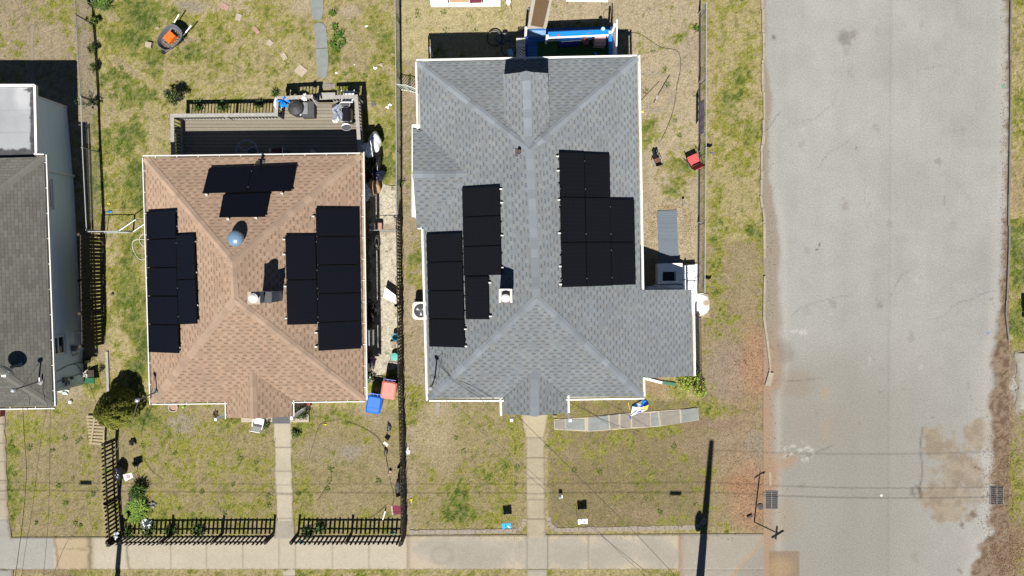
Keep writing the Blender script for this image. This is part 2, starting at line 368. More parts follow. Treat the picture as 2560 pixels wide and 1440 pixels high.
    def blobm(s, c, r, n=14, k=10, jit=0.12, m=None, seed=0, flat=0.0):
        """lumpy ellipsoid"""
        rd = random.Random(seed); vs = []; fs = []; c = Vector(c)
        ph = [rd.uniform(0, 6.28) for _ in range(8)]
        for i in range(k + 1):
            th = math.pi * i / k
            for j in range(n):
                a = 2 * math.pi * j / n
                d = 1 + jit * (math.sin(3 * a + ph[0]) * math.sin(2 * th + ph[1]) + 0.6 * math.sin(5 * a + ph[2] + 3 * th) + rd.uniform(-.5, .5))
                z = math.cos(th) * r[2] * d
                if z < -r[2] * (1 - flat): z = -r[2] * (1 - flat)
                vs.append(c + Vector((math.sin(th) * math.cos(a) * r[0] * d, math.sin(th) * math.sin(a) * r[1] * d, z)))
        for i in range(k):
            for j in range(n):
                j2 = (j + 1) % n; fs.append((i * n + j, (i + 1) * n + j, (i + 1) * n + j2, i * n + j2))
        return s.raw(vs, fs, m)
    def roofface(s, pts, m=None):
        """planar roof polygon with uv in metres: u along the eave, v up the slope"""
        pts = [Vector(p) for p in pts]; nrm = Vector((0, 0, 0))
        for i in range(len(pts)): nrm += pts[i].cross(pts[(i + 1) % len(pts)])
        if nrm.z < 0: pts = pts[::-1]; nrm = -nrm
        nrm.normalize(); up = (Vector((0, 0, 1)) - nrm * nrm.z)
        up = up.normalized() if up.length > 1e-4 else Vector((0, 1, 0)); al = up.cross(nrm)
        return s.face(pts, m, [(p.dot(al) + 50, p.dot(up) + 50) for p in pts])
    def build(s, name, m=None, parent=None, smooth=False, label=None):
        me = bpy.data.meshes.new(name)
        V = [Vector(v) for v in s.v]
        if parent is not None:
            W = WM[parent.name]; inv = W.inverted(); V = [inv @ v for v in V]; WMo = W
        else:
            lo = Vector((sum(v.x for v in V) / len(V), sum(v.y for v in V) / len(V), min(v.z for v in V)))
            V = [v - lo for v in V]; WMo = Matrix.Translation(lo)
        me.from_pydata([tuple(v) for v in V], [], s.f); me.update()
        if s.mats:
            for mm in s.mats: me.materials.append(mm)
            me.polygons.foreach_set('material_index', s.m)
        else: me.materials.append(m)
        if any(u is not None for u in s.uv):
            ul = me.uv_layers.new(name='UVMap'); k = 0
            for f, u in zip(s.f, s.uv):
                for j in range(len(f)):
                    ul.data[k].uv = u[j] if u is not None else (0, 0); k += 1
        if smooth: me.polygons.foreach_set('use_smooth', [True] * len(me.polygons))
        o = bpy.data.objects.new(name, me); col.objects.link(o)
        if parent is not None: o.parent = parent
        else: o.location = WMo.translation
        WM[o.name] = WMo
        if label: o['label'] = label
        return o

def rayplane(px, py, plane, off=0.0):
    """point where the line of sight through (px, py) meets a roof plane raised by off"""
    p0, n = plane; c = Vector((0, 0, HC)); g = at(px, py, 0); d = g - c
    t = ((p0 + n * off) - c).dot(n) / d.dot(n); return c + d * t
def mkplane(a, b, c):
    n = (b - a).cross(c - a).normalized()
    if n.z < 0: n = -n
    return (a, n)
def planez(plane, x, y):
    p, n = plane; return p.z - (n.x * (x - p.x) + n.y * (y - p.y)) / n.z

def attr_mesh(name, verts, faces, colors, m, kind=None, label=None, cat=None, parent=None):
    me = bpy.data.meshes.new(name); nv = len(verts); nf = len(faces); k = faces.shape[1]
    me.vertices.add(nv); me.vertices.foreach_set('co', np.asarray(verts, dtype=np.float32).ravel())
    me.loops.add(nf * k); me.loops.foreach_set('vertex_index', faces.astype(np.int32).ravel())
    me.polygons.add(nf); me.polygons.foreach_set('loop_start', np.arange(0, nf * k, k, dtype=np.int32))
    me.polygons.foreach_set('loop_total', np.full(nf, k, dtype=np.int32))
    me.update(calc_edges=True)
    a = me.color_attributes.new('albedo', 'FLOAT_COLOR', 'POINT')
    cc = np.ones((nv, 4), dtype=np.float32); cc[:, :3] = colors; a.data.foreach_set('color', cc.ravel())
    me.materials.append(m); o = bpy.data.objects.new(name, me); col.objects.link(o)
    WM[o.name] = Matrix.Identity(4)
    return tag(o, label, cat, None, kind)
def sheet(name, q, z, colf, m, res=4.0, kind='structure', skirt=0.0, wob=0.0):
    """painted sheet on four ground corners q (px, clockwise from top-left); colf(px, py, u, v) -> albedo"""
    q = [np.array(p, float) for p in q]
    nu = max(2, int(max(np.linalg.norm(q[1] - q[0]), np.linalg.norm(q[2] - q[3])) / res)); nv = max(2, int(max(np.linalg.norm(q[3] - q[0]), np.linalg.norm(q[2] - q[1])) / res))
    u, v = np.meshgrid(np.linspace(0, 1, nu + 1), np.linspace(0, 1, nv + 1))
    P = (q[0] * ((1 - u) * (1 - v))[..., None] + q[1] * (u * (1 - v))[..., None] + q[2] * (u * v)[..., None] + q[3] * ((1 - u) * v)[..., None])
    px, py = P[..., 0], P[..., 1]
    c = colf(px, py, u, v)
    if wob:
        e = np.minimum.reduce([u * nu, (1 - u) * nu, v * nv, (1 - v) * nv]) < 0.5
        px = px + e * (vnoise(px / 14, py / 14, 3) - 0.5) * wob; py = py + e * (vnoise(px / 14, py / 14, 4) - 0.5) * wob
    X = (px - CX) / S; Y = -(py - CY) / S
    Z = np.full_like(X, z)
    if skirt:
        edge = (u == 0) | (u == 1) | (v == 0) | (v == 1)
        Z[edge] = z - skirt
    vs = np.stack([X, Y, Z], -1).reshape(-1, 3)
    i = (np.arange(nv)[:, None] * (nu + 1) + np.arange(nu)[None]).ravel()
    f = np.stack([i + nu + 1, i + nu + 2, i + 1, i], -1)
    return attr_mesh(name, vs, f, c.reshape(-1, 3), m, kind)

# ------------------------------------------------------------ ground
C_ = lambda r, g, b: np.array(lin(r, g, b))
STRAW = C_(188, 174, 128); STRAW2 = C_(200, 186, 142); DIRT = C_(178, 162, 134); BROWN = C_(168, 152, 118); STRAW3 = C_(168, 154, 114)
GREEN = C_(118, 134, 34); GREEN2 = C_(156, 156, 60); DEEP = C_(66, 98, 22); ORANGE = C_(184, 148, 118); SAND = C_(196, 180, 150); GREYD = C_(170, 160, 146)
# zones (px): x0, y0, x1, y1, green level, base colour, patch colour
ZONES = [
    (-900, -600, 225, 1100, .36, DIRT), (225, -600, 990, 262, .60, STRAW), (225, 250, 370, 1010, .68, STRAW),
    (-900, 1000, 256, 1350, .42, STRAW3), (290, 1010, 690, 1335, .46, STRAW3), (725, 1020, 1006, 1335, .36, STRAW3),
    (1002, 140, 1070, 1330, .36, DIRT), (1000, -600, 1312, 150, .20, STRAW2), (1040, 990, 1312, 1335, .34, STRAW3),
    (1535, -600, 1755, 730, .22, SAND), (1312, -600, 1540, 60, .10, SAND), (1762, -600, 1912, 620, .46, STRAW),
    (1755, 600, 1912, 1330, .40, BROWN), (1370, 1000, 1780, 1325, .38, C_(152, 138, 102)), (2515, -600, 3400, 860, .58, STRAW),
    (2440, 850, 3400, 2000, .36, BROWN), (-900, 1425, 1900, 2000, .40, STRAW), (905, 290, 995, 460, .6, STRAW)]
GB = [  # green patches
    (40, 60, 60, 40, .15), (130, 30, 50, 40, .25), (30, 115, 60, 22, .2), (180, 60, 50, 30, .2),
    (350, 30, 75, 45, .45), (330, 80, 90, 50, .3), (385, 150, 35, 40, .5), (300, 110, 60, 50, .2), (285, 205, 50, 35, .3), (470, 140, 50, 30, .25), (455, 40, 40, 25, .3),
    (340, 235, 60, 40, .3), (500, 100, 60, 60, .15), (560, 60, 60, 50, .15), (640, 30, 60, 40, .1), (840, 30, 30, 20, .2), (835, 120, 30, 60, .3), (940, 90, 50, 90, .25), (900, 180, 40, 20, .3), (960, 230, 40, 40, .35), (965, 330, 30, 60, .3), (965, 420, 35, 50, .5),
    (300, 345, 55, 50, .5), (340, 430, 40, 50, .45), (280, 480, 50, 40, .2), (330, 500, 40, 30, .3), (330, 620, 35, 50, .2), (320, 720, 40, 60, .5), (300, 660, 40, 40, .2), (350, 830, 25, 80, .5), (300, 790, 40, 40, .2), (340, 940, 30, 60, .45), (225, 960, 30, 18, .5), (400, 1070, 70, 50, .3), (560, 1060, 60, 30, .3),
    (345, 470, 20, 60, .3), (240, 400, 20, 130, .2), (355, 1040, 50, 40, .4), (480, 1120, 60, 40, .15), (360, 1290, 60, 40, .4), (470, 1300, 80, 22, .4), (630, 1270, 40, 25, .35), (550, 1250, 60, 30, .1), (650, 1180, 30, 60, .15),
    (750, 1060, 40, 30, .4), (800, 1040, 50, 16, .4), (860, 1050, 60, 18, .3), (745, 1100, 20, 40, .3), (760, 1240, 30, 40, .25), (830, 1150, 60, 30, .15), (740, 1300, 60, 20, .2), (690, 1120, 12, 100, .2),
    (1032, 640, 26, 30, .6), (1035, 700, 26, 30, .4), (1025, 400, 18, 90, .25), (1030, 1010, 22, 60, .35), (1140, 1260, 50, 60, .6), (1180, 1190, 60, 40, .3), (1250, 1170, 50, 50, .3), (1200, 1290, 90, 25, .3), (1290, 1080, 30, 60, .35), (1260, 1240, 40, 50, .2),
    (1690, 90, 35, 22, .45), (1740, 70, 18, 15, .3), (1625, 320, 30, 40, .45), (1690, 440, 50, 50, .55), (1740, 420, 20, 30, .3), (1690, 480, 30, 20, .3), (1605, 150, 25, 60, .1), (1640, 280, 30, 30, .1),
    (1810, 60, 40, 50, .1), (1800, 90, 20, 50, .3), (1830, 200, 40, 60, .25), (1860, 180, 30, 40, .2), (1820, 280, 40, 60, .25), (1880, 350, 30, 60, .3), (1800, 420, 30, 60, .15), (1790, 560, 24, 100, .3), (1785, 690, 24, 60, .35), (1885, 580, 22, 26, .55), (1800, 780, 30, 50, .35), (1830, 820, 50, 40, .2), (1770, 1020, 40, 20, .25), (1810, 1030, 50, 24, .2), (1900, 1065, 18, 15, .4), (1880, 860, 20, 30, .1),
    (1580, 1080, 80, 30, .22), (1480, 1170, 60, 50, .12), (1600, 1190, 60, 40, .2), (1510, 1110, 60, 30, .15), (1680, 1060, 60, 30, .2), (1560, 1260, 80, 30, .05), (1690, 980, 40, 25, .1), (1620, 1000, 40, 20, .2),
    (2540, 60, 30, 60, .1), (2545, 260, 25, 60, .2), (2545, 640, 30, 110, .5), (2545, 800, 30, 60, .5), (2530, 1150, 25, 60, .2), (2545, 1240, 25, 80, .3), (2510, 1350, 20, 20, .3),
    (30, 1350, 20, 200, .1), (28, 1210, 14, 170, .45), (90, 1090, 60, 40, .25), (160, 1130, 50, 50, .1), (210, 1140, 20, 40, .15), (120, 1250, 80, 60, .1), (60, 1060, 60, 30, .2), (220, 1345, 60, 10, .2), (220, 1430, 60, 20, .4), (880, 1430, 200, 14, .3), (1660, 1432, 60, 14, .4)]
DB = [  # bare patches: x, y, rx, ry, strength, colour
    (480, 20, 50, 25, .8, GREYD), (580, 15, 60, 22, .8, SAND), (760, 20, 30, 30, .8, SAND), (875, 25, 32, 20, 1, SAND), (620, 200, 90, 50, .2, STRAW2), (700, 150, 60, 60, .2, STRAW2), (440, 100, 60, 14, .5, DIRT), (285, 50, 40, 30, .5, DIRT), (340, 160, 60, 20, .5, DIRT), (400, 330, 40, 30, .3, STRAW2), (380, 380, 20, 30, .3, STRAW2), (275, 300, 40, 40, .4, DIRT),
    (215, 130, 18, 250, .8, DIRT), (230, 240, 14, 40, .5, SAND), (110, 100, 90, 60, .3, DIRT), (900, 150, 50, 50, .5, DIRT), (880, 80, 50, 40, .3, DIRT), (960, 380, 16, 16, .7, DIRT),
    (285, 640, 30, 60, .5, STRAW2), (300, 880, 40, 70, .5, STRAW2), (250, 930, 30, 60, .6, DIRT), (245, 870, 30, 30, .8, DIRT), (300, 540, 20, 20, .4, DIRT),
    (445, 1060, 50, 26, .6, GREYD), (520, 1035, 40, 16, .7, BROWN), (350, 1180, 40, 30, .4, DIRT), (320, 1250, 30, 50, .4, DIRT), (830, 1130, 90, 40, .3, GREYD), (880, 1130, 30, 12, .7, GREYD), (940, 1040, 50, 40, .6, DIRT), (860, 1250, 90, 40, .3, DIRT), (960, 1180, 40, 60, .4, DIRT),
    (1080, 1080, 60, 60, .5, SAND), (1110, 1140, 60, 60, .3, SAND), (1100, 1020, 40, 20, .5, SAND), (1035, 560, 26, 30, .7, DIRT), (1035, 780, 26, 60, .6, SAND), (1035, 900, 24, 60, .7, DIRT), (1016, 230, 20, 40, .4, DIRT),
    (1100, 60, 60, 40, .3, STRAW2), (1580, 50, 50, 40, .4, SAND), (1640, 230, 80, 60, .5, SAND), (1640, 280, 50, 6, .7, GREYD), (1668, 240, 6, 40, .6, GREYD), (1640, 186, 50, 5, .6, GREYD), (1650, 560, 70, 60, .9, SAND), (1640, 690, 70, 80, .8, C_(176, 158, 130)), (1720, 620, 40, 90, .9, SAND), (1610, 480, 20, 80, .6, DIRT), (1720, 120, 30, 40, .3, GREYD), (1600, 420, 20, 60, .4, DIRT),
    (1850, 660, 50, 60, .5, BROWN), (1875, 770, 34, 80, .5, BROWN), (1820, 930, 50, 90, .9, C_(172, 154, 136)), (1860, 1010, 60, 260, .3, C_(176, 148, 120)), (1885, 910, 42, 100, 1.0, ORANGE), (1840, 1100, 90, 60, .6, C_(168, 148, 124)), (1890, 1120, 40, 60, .5, GREYD), (1875, 1240, 62, 100, 1.0, ORANGE), (1850, 1210, 50, 30, .6, C_(172, 130, 98)), (1770, 1060, 80, 20, .7, C_(164, 140, 118)), (1720, 1110, 70, 30, .5, C_(168, 146, 122)), (1640, 970, 40, 26, .7, C_(170, 140, 112)), (1800, 1160, 60, 60, .4, C_(166, 146, 120)), (1780, 1250, 60, 50, .4, C_(160, 138, 108)),
    (1450, 1200, 80, 60, .3, C_(150, 134, 98)), (1600, 1280, 90, 24, .5, C_(170, 148, 120)), (1420, 1130, 60, 30, .3, DIRT),
    (2545, 460, 24, 60, .5, C_(180, 150, 124)), (2530, 960, 40, 90, .9, C_(158, 140, 120)), (2490, 1080, 40, 70, .9, C_(154, 130, 108)), (2500, 1350, 60, 120, .9, C_(146, 122, 98)), (2550, 960, 20, 80, .9, C_(196, 192, 184)),
    (120, 1430, 140, 14, .6, C_(150, 128, 108)), (130, 1300, 90, 60, .3, C_(160, 142, 122)), (120, 1160, 90, 60, .25, C_(160, 144, 124))]
NOGRASS = [(0, 1348, 1915, 1421), (689, 1050, 731, 1440), (1319, 1030, 1363, 1440), (1908, -50, 2500, 1500), (-60, 212, 190, 1000), (395, 400, 950, 990), (925, 455, 998, 935), (1060, 150, 1580, 990),
           (1640, 520, 1696, 720), (1388, 1040, 1742, 1070), (0, 1030, 18, 1440), (780, 0, 817, 190), (1580, 725, 1735, 930), (1310, 70, 1540, 150), (430, 285, 900, 400), (1640, 655, 1765, 790)]
def ground_color(x, y):
    wx = x + (fbm(x, y, 40, 3, 11) - .5) * 40; wy = y + (fbm(x, y, 40, 3, 12) - .5) * 40
    g = np.full(x.shape, .45); base = np.broadcast_to(STRAW, x.shape + (3,)).copy()
    for z in ZONES:
        m_ = rectm(x, y, *z[:4], 6); g = g * (1 - m_) + z[4] * m_; base = mixc(base, z[5], m_)
    for b in GB: g = g + 1.3 * blob(wx, wy, b)
    tot = np.zeros(x.shape)
    for b in DB:
        t = blob(wx, wy, b[:5]); base = mixc(base, b[5], t); g = g - .55 * t
        tot = np.maximum(tot, t)
    n1 = fbm(x, y, 24, 4, 21, .7); n2 = fbm(x, y, 8, 3, 31, .7); n3 = fbm(x, y, 120, 3, 41); n4 = fbm(x, y, 45, 3, 51)
    cov = sstep(.48, .70, g * .66 + (n1 - .5) * 1.15 + (n2 - .5) * .85 + (n3 - .5) * .4 + .16)
    gr = mixc(np.broadcast_to(GREEN2, x.shape + (3,)), GREEN, sstep(.75, 1.15, g + (n4 - .5) * .9))
    gr = mixc(gr, DEEP, sstep(.53, .68, n2 * .5 + n1 * .5 + (g - .85) * .20) * .85)
    gr = mixc(gr, STRAW, .30 * (1 - sstep(.45, .6, n2)))
    base = base * (0.78 + .46 * fbm(x, y, 9, 3, 61, .8)[..., None] + .12 * (n3[..., None] - .5))
    dk = sstep(.56, .72, fbm(x, y, 10, 3, 83, .7)) * .45; base = mixc(base, C_(112, 108, 62), dk * (.4 + .6 * sstep(.15, .45, g)))
    # small weed tufts scattered on the thin lawns
    tf = sstep(.80, .86, vnoise(x / 9, y / 9, 71)) * sstep(.1, .45, g) * .75
    c = mixc(base, gr, cov * .92); c = mixc(c, GREEN * .8, tf * (1 - cov) * .7)
    return c, cov
def masked(x, y):
    k = np.zeros(x.shape, bool)
    for a in NOGRASS: k |= (x > a[0]) & (x < a[2]) & (y > a[1]) & (y < a[3])
    return k

M['ground'] = mat_attr('lawn_soil', fine=16, var=0.34, bump=0.02)
M['blades'] = mat_attr('grass_blades', fine=3, var=0.1, bump=0)
M['asphalt'] = mat_attr('worn_asphalt', fine=15, var=0.15, bump=0.004, rough=0.9)
M['walk'] = mat_attr('walk_concrete', fine=14, var=0.09, bump=0.002, rough=0.9)
M['gravel'] = mat_attr('gravel_bed', fine=26, var=0.42, bump=0.02, rough=0.95)

xs = np.concatenate([np.array([-300, -150, -80, -45, -30]), np.arange(-24.0, 24.01, 0.085), np.array([30, 45, 80, 150, 300])])
ys = np.concatenate([np.array([-300, -150, -80, -45, -25]), np.arange(-15.0, 13.01, 0.085), np.array([18, 30, 45, 80, 150, 300])])
GX, GY = np.meshgrid(xs, ys)
gpx = GX * S + CX; gpy = -GY * S + CY
gc, gcov = ground_color(gpx, gpy)
GZ = (fbm(gpx, gpy, 90, 3, 5) - .5) * 0.03
flat = rectm(gpx, gpy, -40, 1320, 1930, 1440, 10) + rectm(gpx, gpy, 1890, -900, 2560, 1700, 8)
GZ = GZ * (1 - np.clip(flat, 0, 1)) - 0.02 * np.clip(flat, 0, 1)
nx_, ny_ = len(xs), len(ys)
i = (np.arange(ny_ - 1)[:, None] * nx_ + np.arange(nx_ - 1)[None]).ravel()
F = np.stack([i, i + 1, i + nx_ + 1, i + nx_], -1)
attr_mesh('ground', np.stack([GX, GY, GZ - 0.012], -1).reshape(-1, 3), F, gc.reshape(-1, 3), M['ground'], 'structure')

def blades(name, n, lo, hi, hmin, hmax, wmin, wmax, keep, label=None, cat=None, shade=(0.7, 1.55), tintc=None):
    px = rng.uniform(-20, 2580, n); py = rng.uniform(-20, 1460, n)
    k = ~masked(px, py); px = px[k]; py = py[k]
    c, cov = ground_color(px, py); k = rng.uniform(0, 1, len(px)) < keep(cov); px, py, c, cov = px[k], py[k], c[k], cov[k]
    N = len(px); X = (px - CX) / S; Y = -(py - CY) / S
    a = rng.uniform(0, 2 * np.pi, N); tilt = rng.uniform(lo, hi, N); ln = rng.uniform(hmin, hmax, N) * (0.75 + 0.6 * cov); wd = rng.uniform(wmin, wmax, N)
    dx, dy = np.cos(a), np.sin(a); h = ln * np.cos(tilt); r = ln * np.sin(tilt)
    b = np.stack([X, Y, np.full(N, -0.01)], -1); sdv = np.stack([-dy, dx, np.zeros(N)], -1) * wd[:, None]
    mid = b + np.stack([dx * r * .45, dy * r * .45, h * .75], -1); tip = b + np.stack([dx * r, dy * r, h], -1)
    V = np.stack([b - sdv, b + sdv, mid + sdv * .8, mid - sdv * .8, tip], 1).reshape(-1, 3)
    j = np.arange(N) * 5
    F = np.concatenate([np.stack([j, j + 1, j + 2], -1), np.stack([j, j + 2, j + 3], -1), np.stack([j + 3, j + 2, j + 4], -1)])
    cc = c * rng.uniform(shade[0], shade[1], N)[:, None]
    if tintc is not None: cc = cc * tintc
    cc = np.repeat(cc, 5, 0)
    return attr_mesh(name, V, F, cc, M['blades'], 'stuff', label, cat)
blades('grass', 170000, .5, 1.45, .05, .11, .004, .009, lambda c: .35 + .65 * c, 'patchy spring lawn grass mixed with dry straw between the houses', 'grass', (0.85, 1.5))

# fallen leaves and debris
def litter(name, label, cat, spots, colors, size=(.012, .03)):
    vs = []; fs = []; cs = []
    for (cx, cy, rx, ry, n) in spots:
        x = rng.normal(cx, rx * .5, n); y = rng.normal(cy, ry * .5, n)
        for k in range(n):
            a = rng.uniform(0, 6.28); s_ = rng.uniform(*size); X = (x[k] - CX) / S; Y = -(y[k] - CY) / S; z = rng.uniform(.008, .03)
            t = rng.uniform(-.4, .4) * s_
            ca, sa = math.cos(a), math.sin(a); i0 = len(vs)
            for (u, v, dz) in ((-1, 0, 0), (0, -.55, t), (1, 0, 0), (0, .55, t)):
                vs.append((X + (ca * u - sa * v) * s_, Y + (sa * u + ca * v) * s_, z + max(dz, -.006)))
            fs.append((i0, i0 + 1, i0 + 2, i0 + 3)); q = np.array(colors[rng.integers(len(colors))]) * rng.uniform(.6, 1.3); cs += [q] * 4
    return attr_mesh(name, np.array(vs), np.array(fs), np.array(cs), M['blades'], 'stuff', label, cat)
litter('fallen_leaves', 'brown and orange dead leaves drifted along the street edges', 'leaves',
       [(1880, 930, 50, 130, 260), (1872, 1230, 65, 110, 300), (1925, 700, 14, 400, 260), (2500, 1200, 45, 200, 2000), (2508, 500, 8, 500, 500), (2520, 1400, 60, 60, 1200), (225, 150, 14, 250, 200)],
       [lin(174, 140, 110), lin(156, 126, 100), lin(184, 152, 122), lin(136, 102, 78), lin(200, 164, 126)])

# ------------------------------------------------------------ street
ASPH = C_(188, 187, 182)
ROADQ = [(1908, -400), (2522, -400), (2522, 1900), (1908, 1900)]
def road_color(x, y, u, v):
    n = fbm(x, y, 160, 4, 3); n2 = fbm(x, y, 30, 4, 8); n3 = fbm(x, y, 9, 3, 15); ns = fbm(x, y * .12, 22, 3, 77)
    c = np.broadcast_to(ASPH, x.shape + (3,)).copy() * (0.78 + .28 * n + .14 * n2 + .08 * ns)[..., None]
    # greener, duller older asphalt towards the corner
    c = mixc(c, C_(168, 164, 153), sstep(760, 1020, y + (n - .5) * 300) * (1 - sstep(2150, 2560, x)) * .75)
    # seam down the middle and faint wheel tracks
    sx = 2223 - (y - 700) * .005
    c = c * (1 - .09 * np.exp(-((x - sx) / 3.0) ** 2) - .03 * np.exp(-((x - sx + 14) / 26) ** 2) - .035 * np.exp(-((x - 2120) / 40) ** 2) - .03 * np.exp(-((x - 2385) / 40) ** 2) + .012 * np.exp(-((x - sx - 10) / 8) ** 2))[..., None]
    wobx = (fbm(x * .2, y, 26, 4, 9) - .5) * 22 + (n3 - .5) * 8
    # sandy west gutter, widening to the south
    lw = 1914 + 14 * sstep(150, 260, y) - 6 * sstep(260, 330, y) + 26 * sstep(420, 620, y) + 6 * sstep(700, 900, y) - 20 * sstep(920, 1010, y)
    sf = 5 + 12 * sstep(650, 900, y); e = 1 - sstep(lw - sf, lw + sf, x + wobx * (.5 + .6 * sstep(650, 900, y)))
    c = mixc(c, mixc(np.broadcast_to(C_(172, 158, 142), x.shape + (3,)), C_(186, 158, 130), sstep(780, 950, y)), e * .9)
    c = mixc(c, C_(212, 206, 196), np.exp(-((x - lw - 12 + wobx * .3) / 9) ** 2) * .4 * sstep(200, 500, y))
    for b in [(1985, 960, 60, 45, .45, C_(168, 150, 132)), (2040, 1060, 90, 60, .3, C_(170, 156, 140)), (1960, 880, 24, 34, .5, C_(150, 138, 126)), (2060, 980, 10, 22, .5, C_(196, 170, 140)), (1960, 1150, 40, 24, .6, C_(190, 158, 130)), (2062, 1070, 14, 30, .3, C_(196, 170, 140)),
              (1950, 1290, 60, 60, .35, C_(180, 158, 132)), (1925, 1190, 30, 40, .7, C_(186, 150, 120))]:
        c = mixc(c, b[5], blob(x + wobx, y + wobx, b[:5]))
    # brown dirt lying on the east side by the drain
    xx = x + (fbm(x, y, 24, 4, 19) - .5) * 60; yy = y + (fbm(x, y, 24, 4, 29) - .5) * 60
    br = np.zeros(x.shape)
    for b in [(2335, 1105, 36, 40, 1), (2378, 1130, 40, 45, .7), (2450, 1090, 50, 45, 1), (2400, 1170, 70, 50, .9), (2360, 1240, 70, 60, 1), (2440, 1230, 50, 60, .7), (2370, 1285, 50, 24, .7), (2490, 1150, 40, 200, .6), (2430, 1285, 24, 14, .8)]:
        br = np.maximum(br, blob(xx, yy, b))
    br = sstep(.15, .85, br + (n3 - .5) * .6 + (n2 - .5) * .5); 
    c = mixc(c, mixc(np.broadcast_to(C_(180, 162, 136), x.shape + (3,)), C_(156, 134, 110), sstep(.35, .7, fbm(x, y, 22, 4, 99, .7))), br * .7)
    c = mixc(c, C_(206, 204, 200), blob(xx, yy, (2465, 1150, 26, 40, .8)) * .8)
    # east edge
    re = 2519 - 12 * sstep(350, 640, y) - 14 * sstep(640, 820, y) - 12 * sstep(820, 900, y) - 50 * sstep(1240, 1440, y) + 22 * np.exp(-((y - 1330) / 16.0) ** 2) + 14 * np.exp(-((y - 1385) / 14.0) ** 2)
    e = sstep(re - 9, re + 7, x + wobx * 1.3)
    c = mixc(c, C_(206, 202, 194), np.exp(-((x - re + 14) / 12) ** 2) * .45)
    c = mixc(c, mixc(np.broadcast_to(C_(162, 142, 120), x.shape + (3,)), C_(126, 104, 84), sstep(.4, .65, fbm(x, y, 8, 3, 88))), e)
    # oil and damp spots
    for b in [(2112, 96, 19, 22, .42), (2133, 90, 7, 9, .35), (2115, 130, 8, 14, .15), (1935, 94, 4, 6, .6), (2050, 612, 4, 4, .9), (2043, 626, 4, 3, .8), (2434, 1287, 10, 8, .6), (2406, 1313, 7, 7, .6), (2440, 1170, 4, 4, .9), (1966, 1138, 5, 5, .9), (2140, 370, 3, 4, .5), (2280, 1228, 8, 13, .5), (2332, 1046, 4, 4, .5), (2400, 1427, 4, 4, .5), (2172, 510, 6, 10, .15)]:
        c = mixc(c, C_(92, 84, 70), blob(x + (n3 - .5) * 14, y + (n3 - .5) * 14, b))
    c = mixc(c, C_(225, 222, 215), blob(x, y, (1985, 830, 40, 12, .7)) * sstep(.55, .7, n3)); c = mixc(c, C_(225, 222, 215), blob(x, y, (2005, 1130, 60, 26, .8)) * sstep(.55, .7, n3))
    # rectangular repair patch at the corner
    p = rectm(x, y, 1922, 1377, 1998, 1900, 2); c = mixc(c, mixc(np.broadcast_to(C_(160, 136, 112), x.shape + (3,)), C_(186, 156, 116), blob(x, y, (1950, 1420, 36, 30, 1))), p * .8)
    c = mixc(c, C_(60, 180, 140), blob(x, y, (2507, 215, 4, 6, .8))); c = mixc(c, C_(70, 150, 220), blob(x, y, (2470, 832, 4, 4, .8)))
    # cracks
    def crack(pts, wd, st):
        nonlocal c
        d = np.full(x.shape, 1e9)
        for (a, b) in zip(pts[:-1], pts[1:]):
            ax, ay = a; bx, by = b; L = (bx - ax) ** 2 + (by - ay) ** 2; t = np.clip(((x - ax) * (bx - ax) + (y - ay) * (by - ay)) / L, 0, 1)
            d = np.minimum(d, np.hypot(x - ax - t * (bx - ax) + (n3 - .5) * 6, y - ay - t * (by - ay) + (n3 - .5) * 6))
        c = c * (1 - st * np.exp(-(d / wd) ** 2))[..., None]
    crack([(1914, 330), (1930, 310), (1938, 290), (1950, 280)], 1.5, .35); crack([(1935, 950), (1990, 952), (2060, 945)], 1.6, .3); crack([(2308, 1070), (2300, 1110), (2306, 1180), (2296, 1230), (2303, 1245)], 2.2, .5)
    crack([(1980, 790), (2000, 770), (2060, 750), (2130, 735)], 1.6, .2); crack([(2010, 1146), (2040, 1130), (2080, 1115)], 1.8, .35); crack([(2290, 1215), (2300, 1222), (2304, 1238)], 3, .5); crack([(2130, 1225), (2180, 1238), (2260, 1232)], 1.2, .2)
    rr = random.Random(12)
    for k in range(13):
        cx0, cy0, a0 = rr.uniform(1960, 2480), rr.uniform(20, 1400), rr.uniform(0, 6.28); pts = [(cx0, cy0)]
        for j in range(rr.randint(3, 8)): a0 += rr.uniform(-.6, .6); L0 = rr.uniform(14, 34); pts.append((pts[-1][0] + L0 * math.cos(a0), pts[-1][1] + L0 * math.sin(a0)))
        crack(pts, 1.3, rr.uniform(.12, .3))
    for k in range(46):
        c = mixc(c, C_(*[rr.choice([(120, 116, 108), (214, 212, 206), (150, 140, 126)])][0]), blob(x + (n3 - .5) * 20, y + (n3 - .5) * 20, (rr.uniform(1950, 2500), rr.uniform(0, 1440), rr.uniform(3, 12), rr.uniform(3, 18), rr.uniform(.1, .4))))
    return c
sheet('road', ROADQ, 0.004, road_color, M['asphalt'], res=4.0)

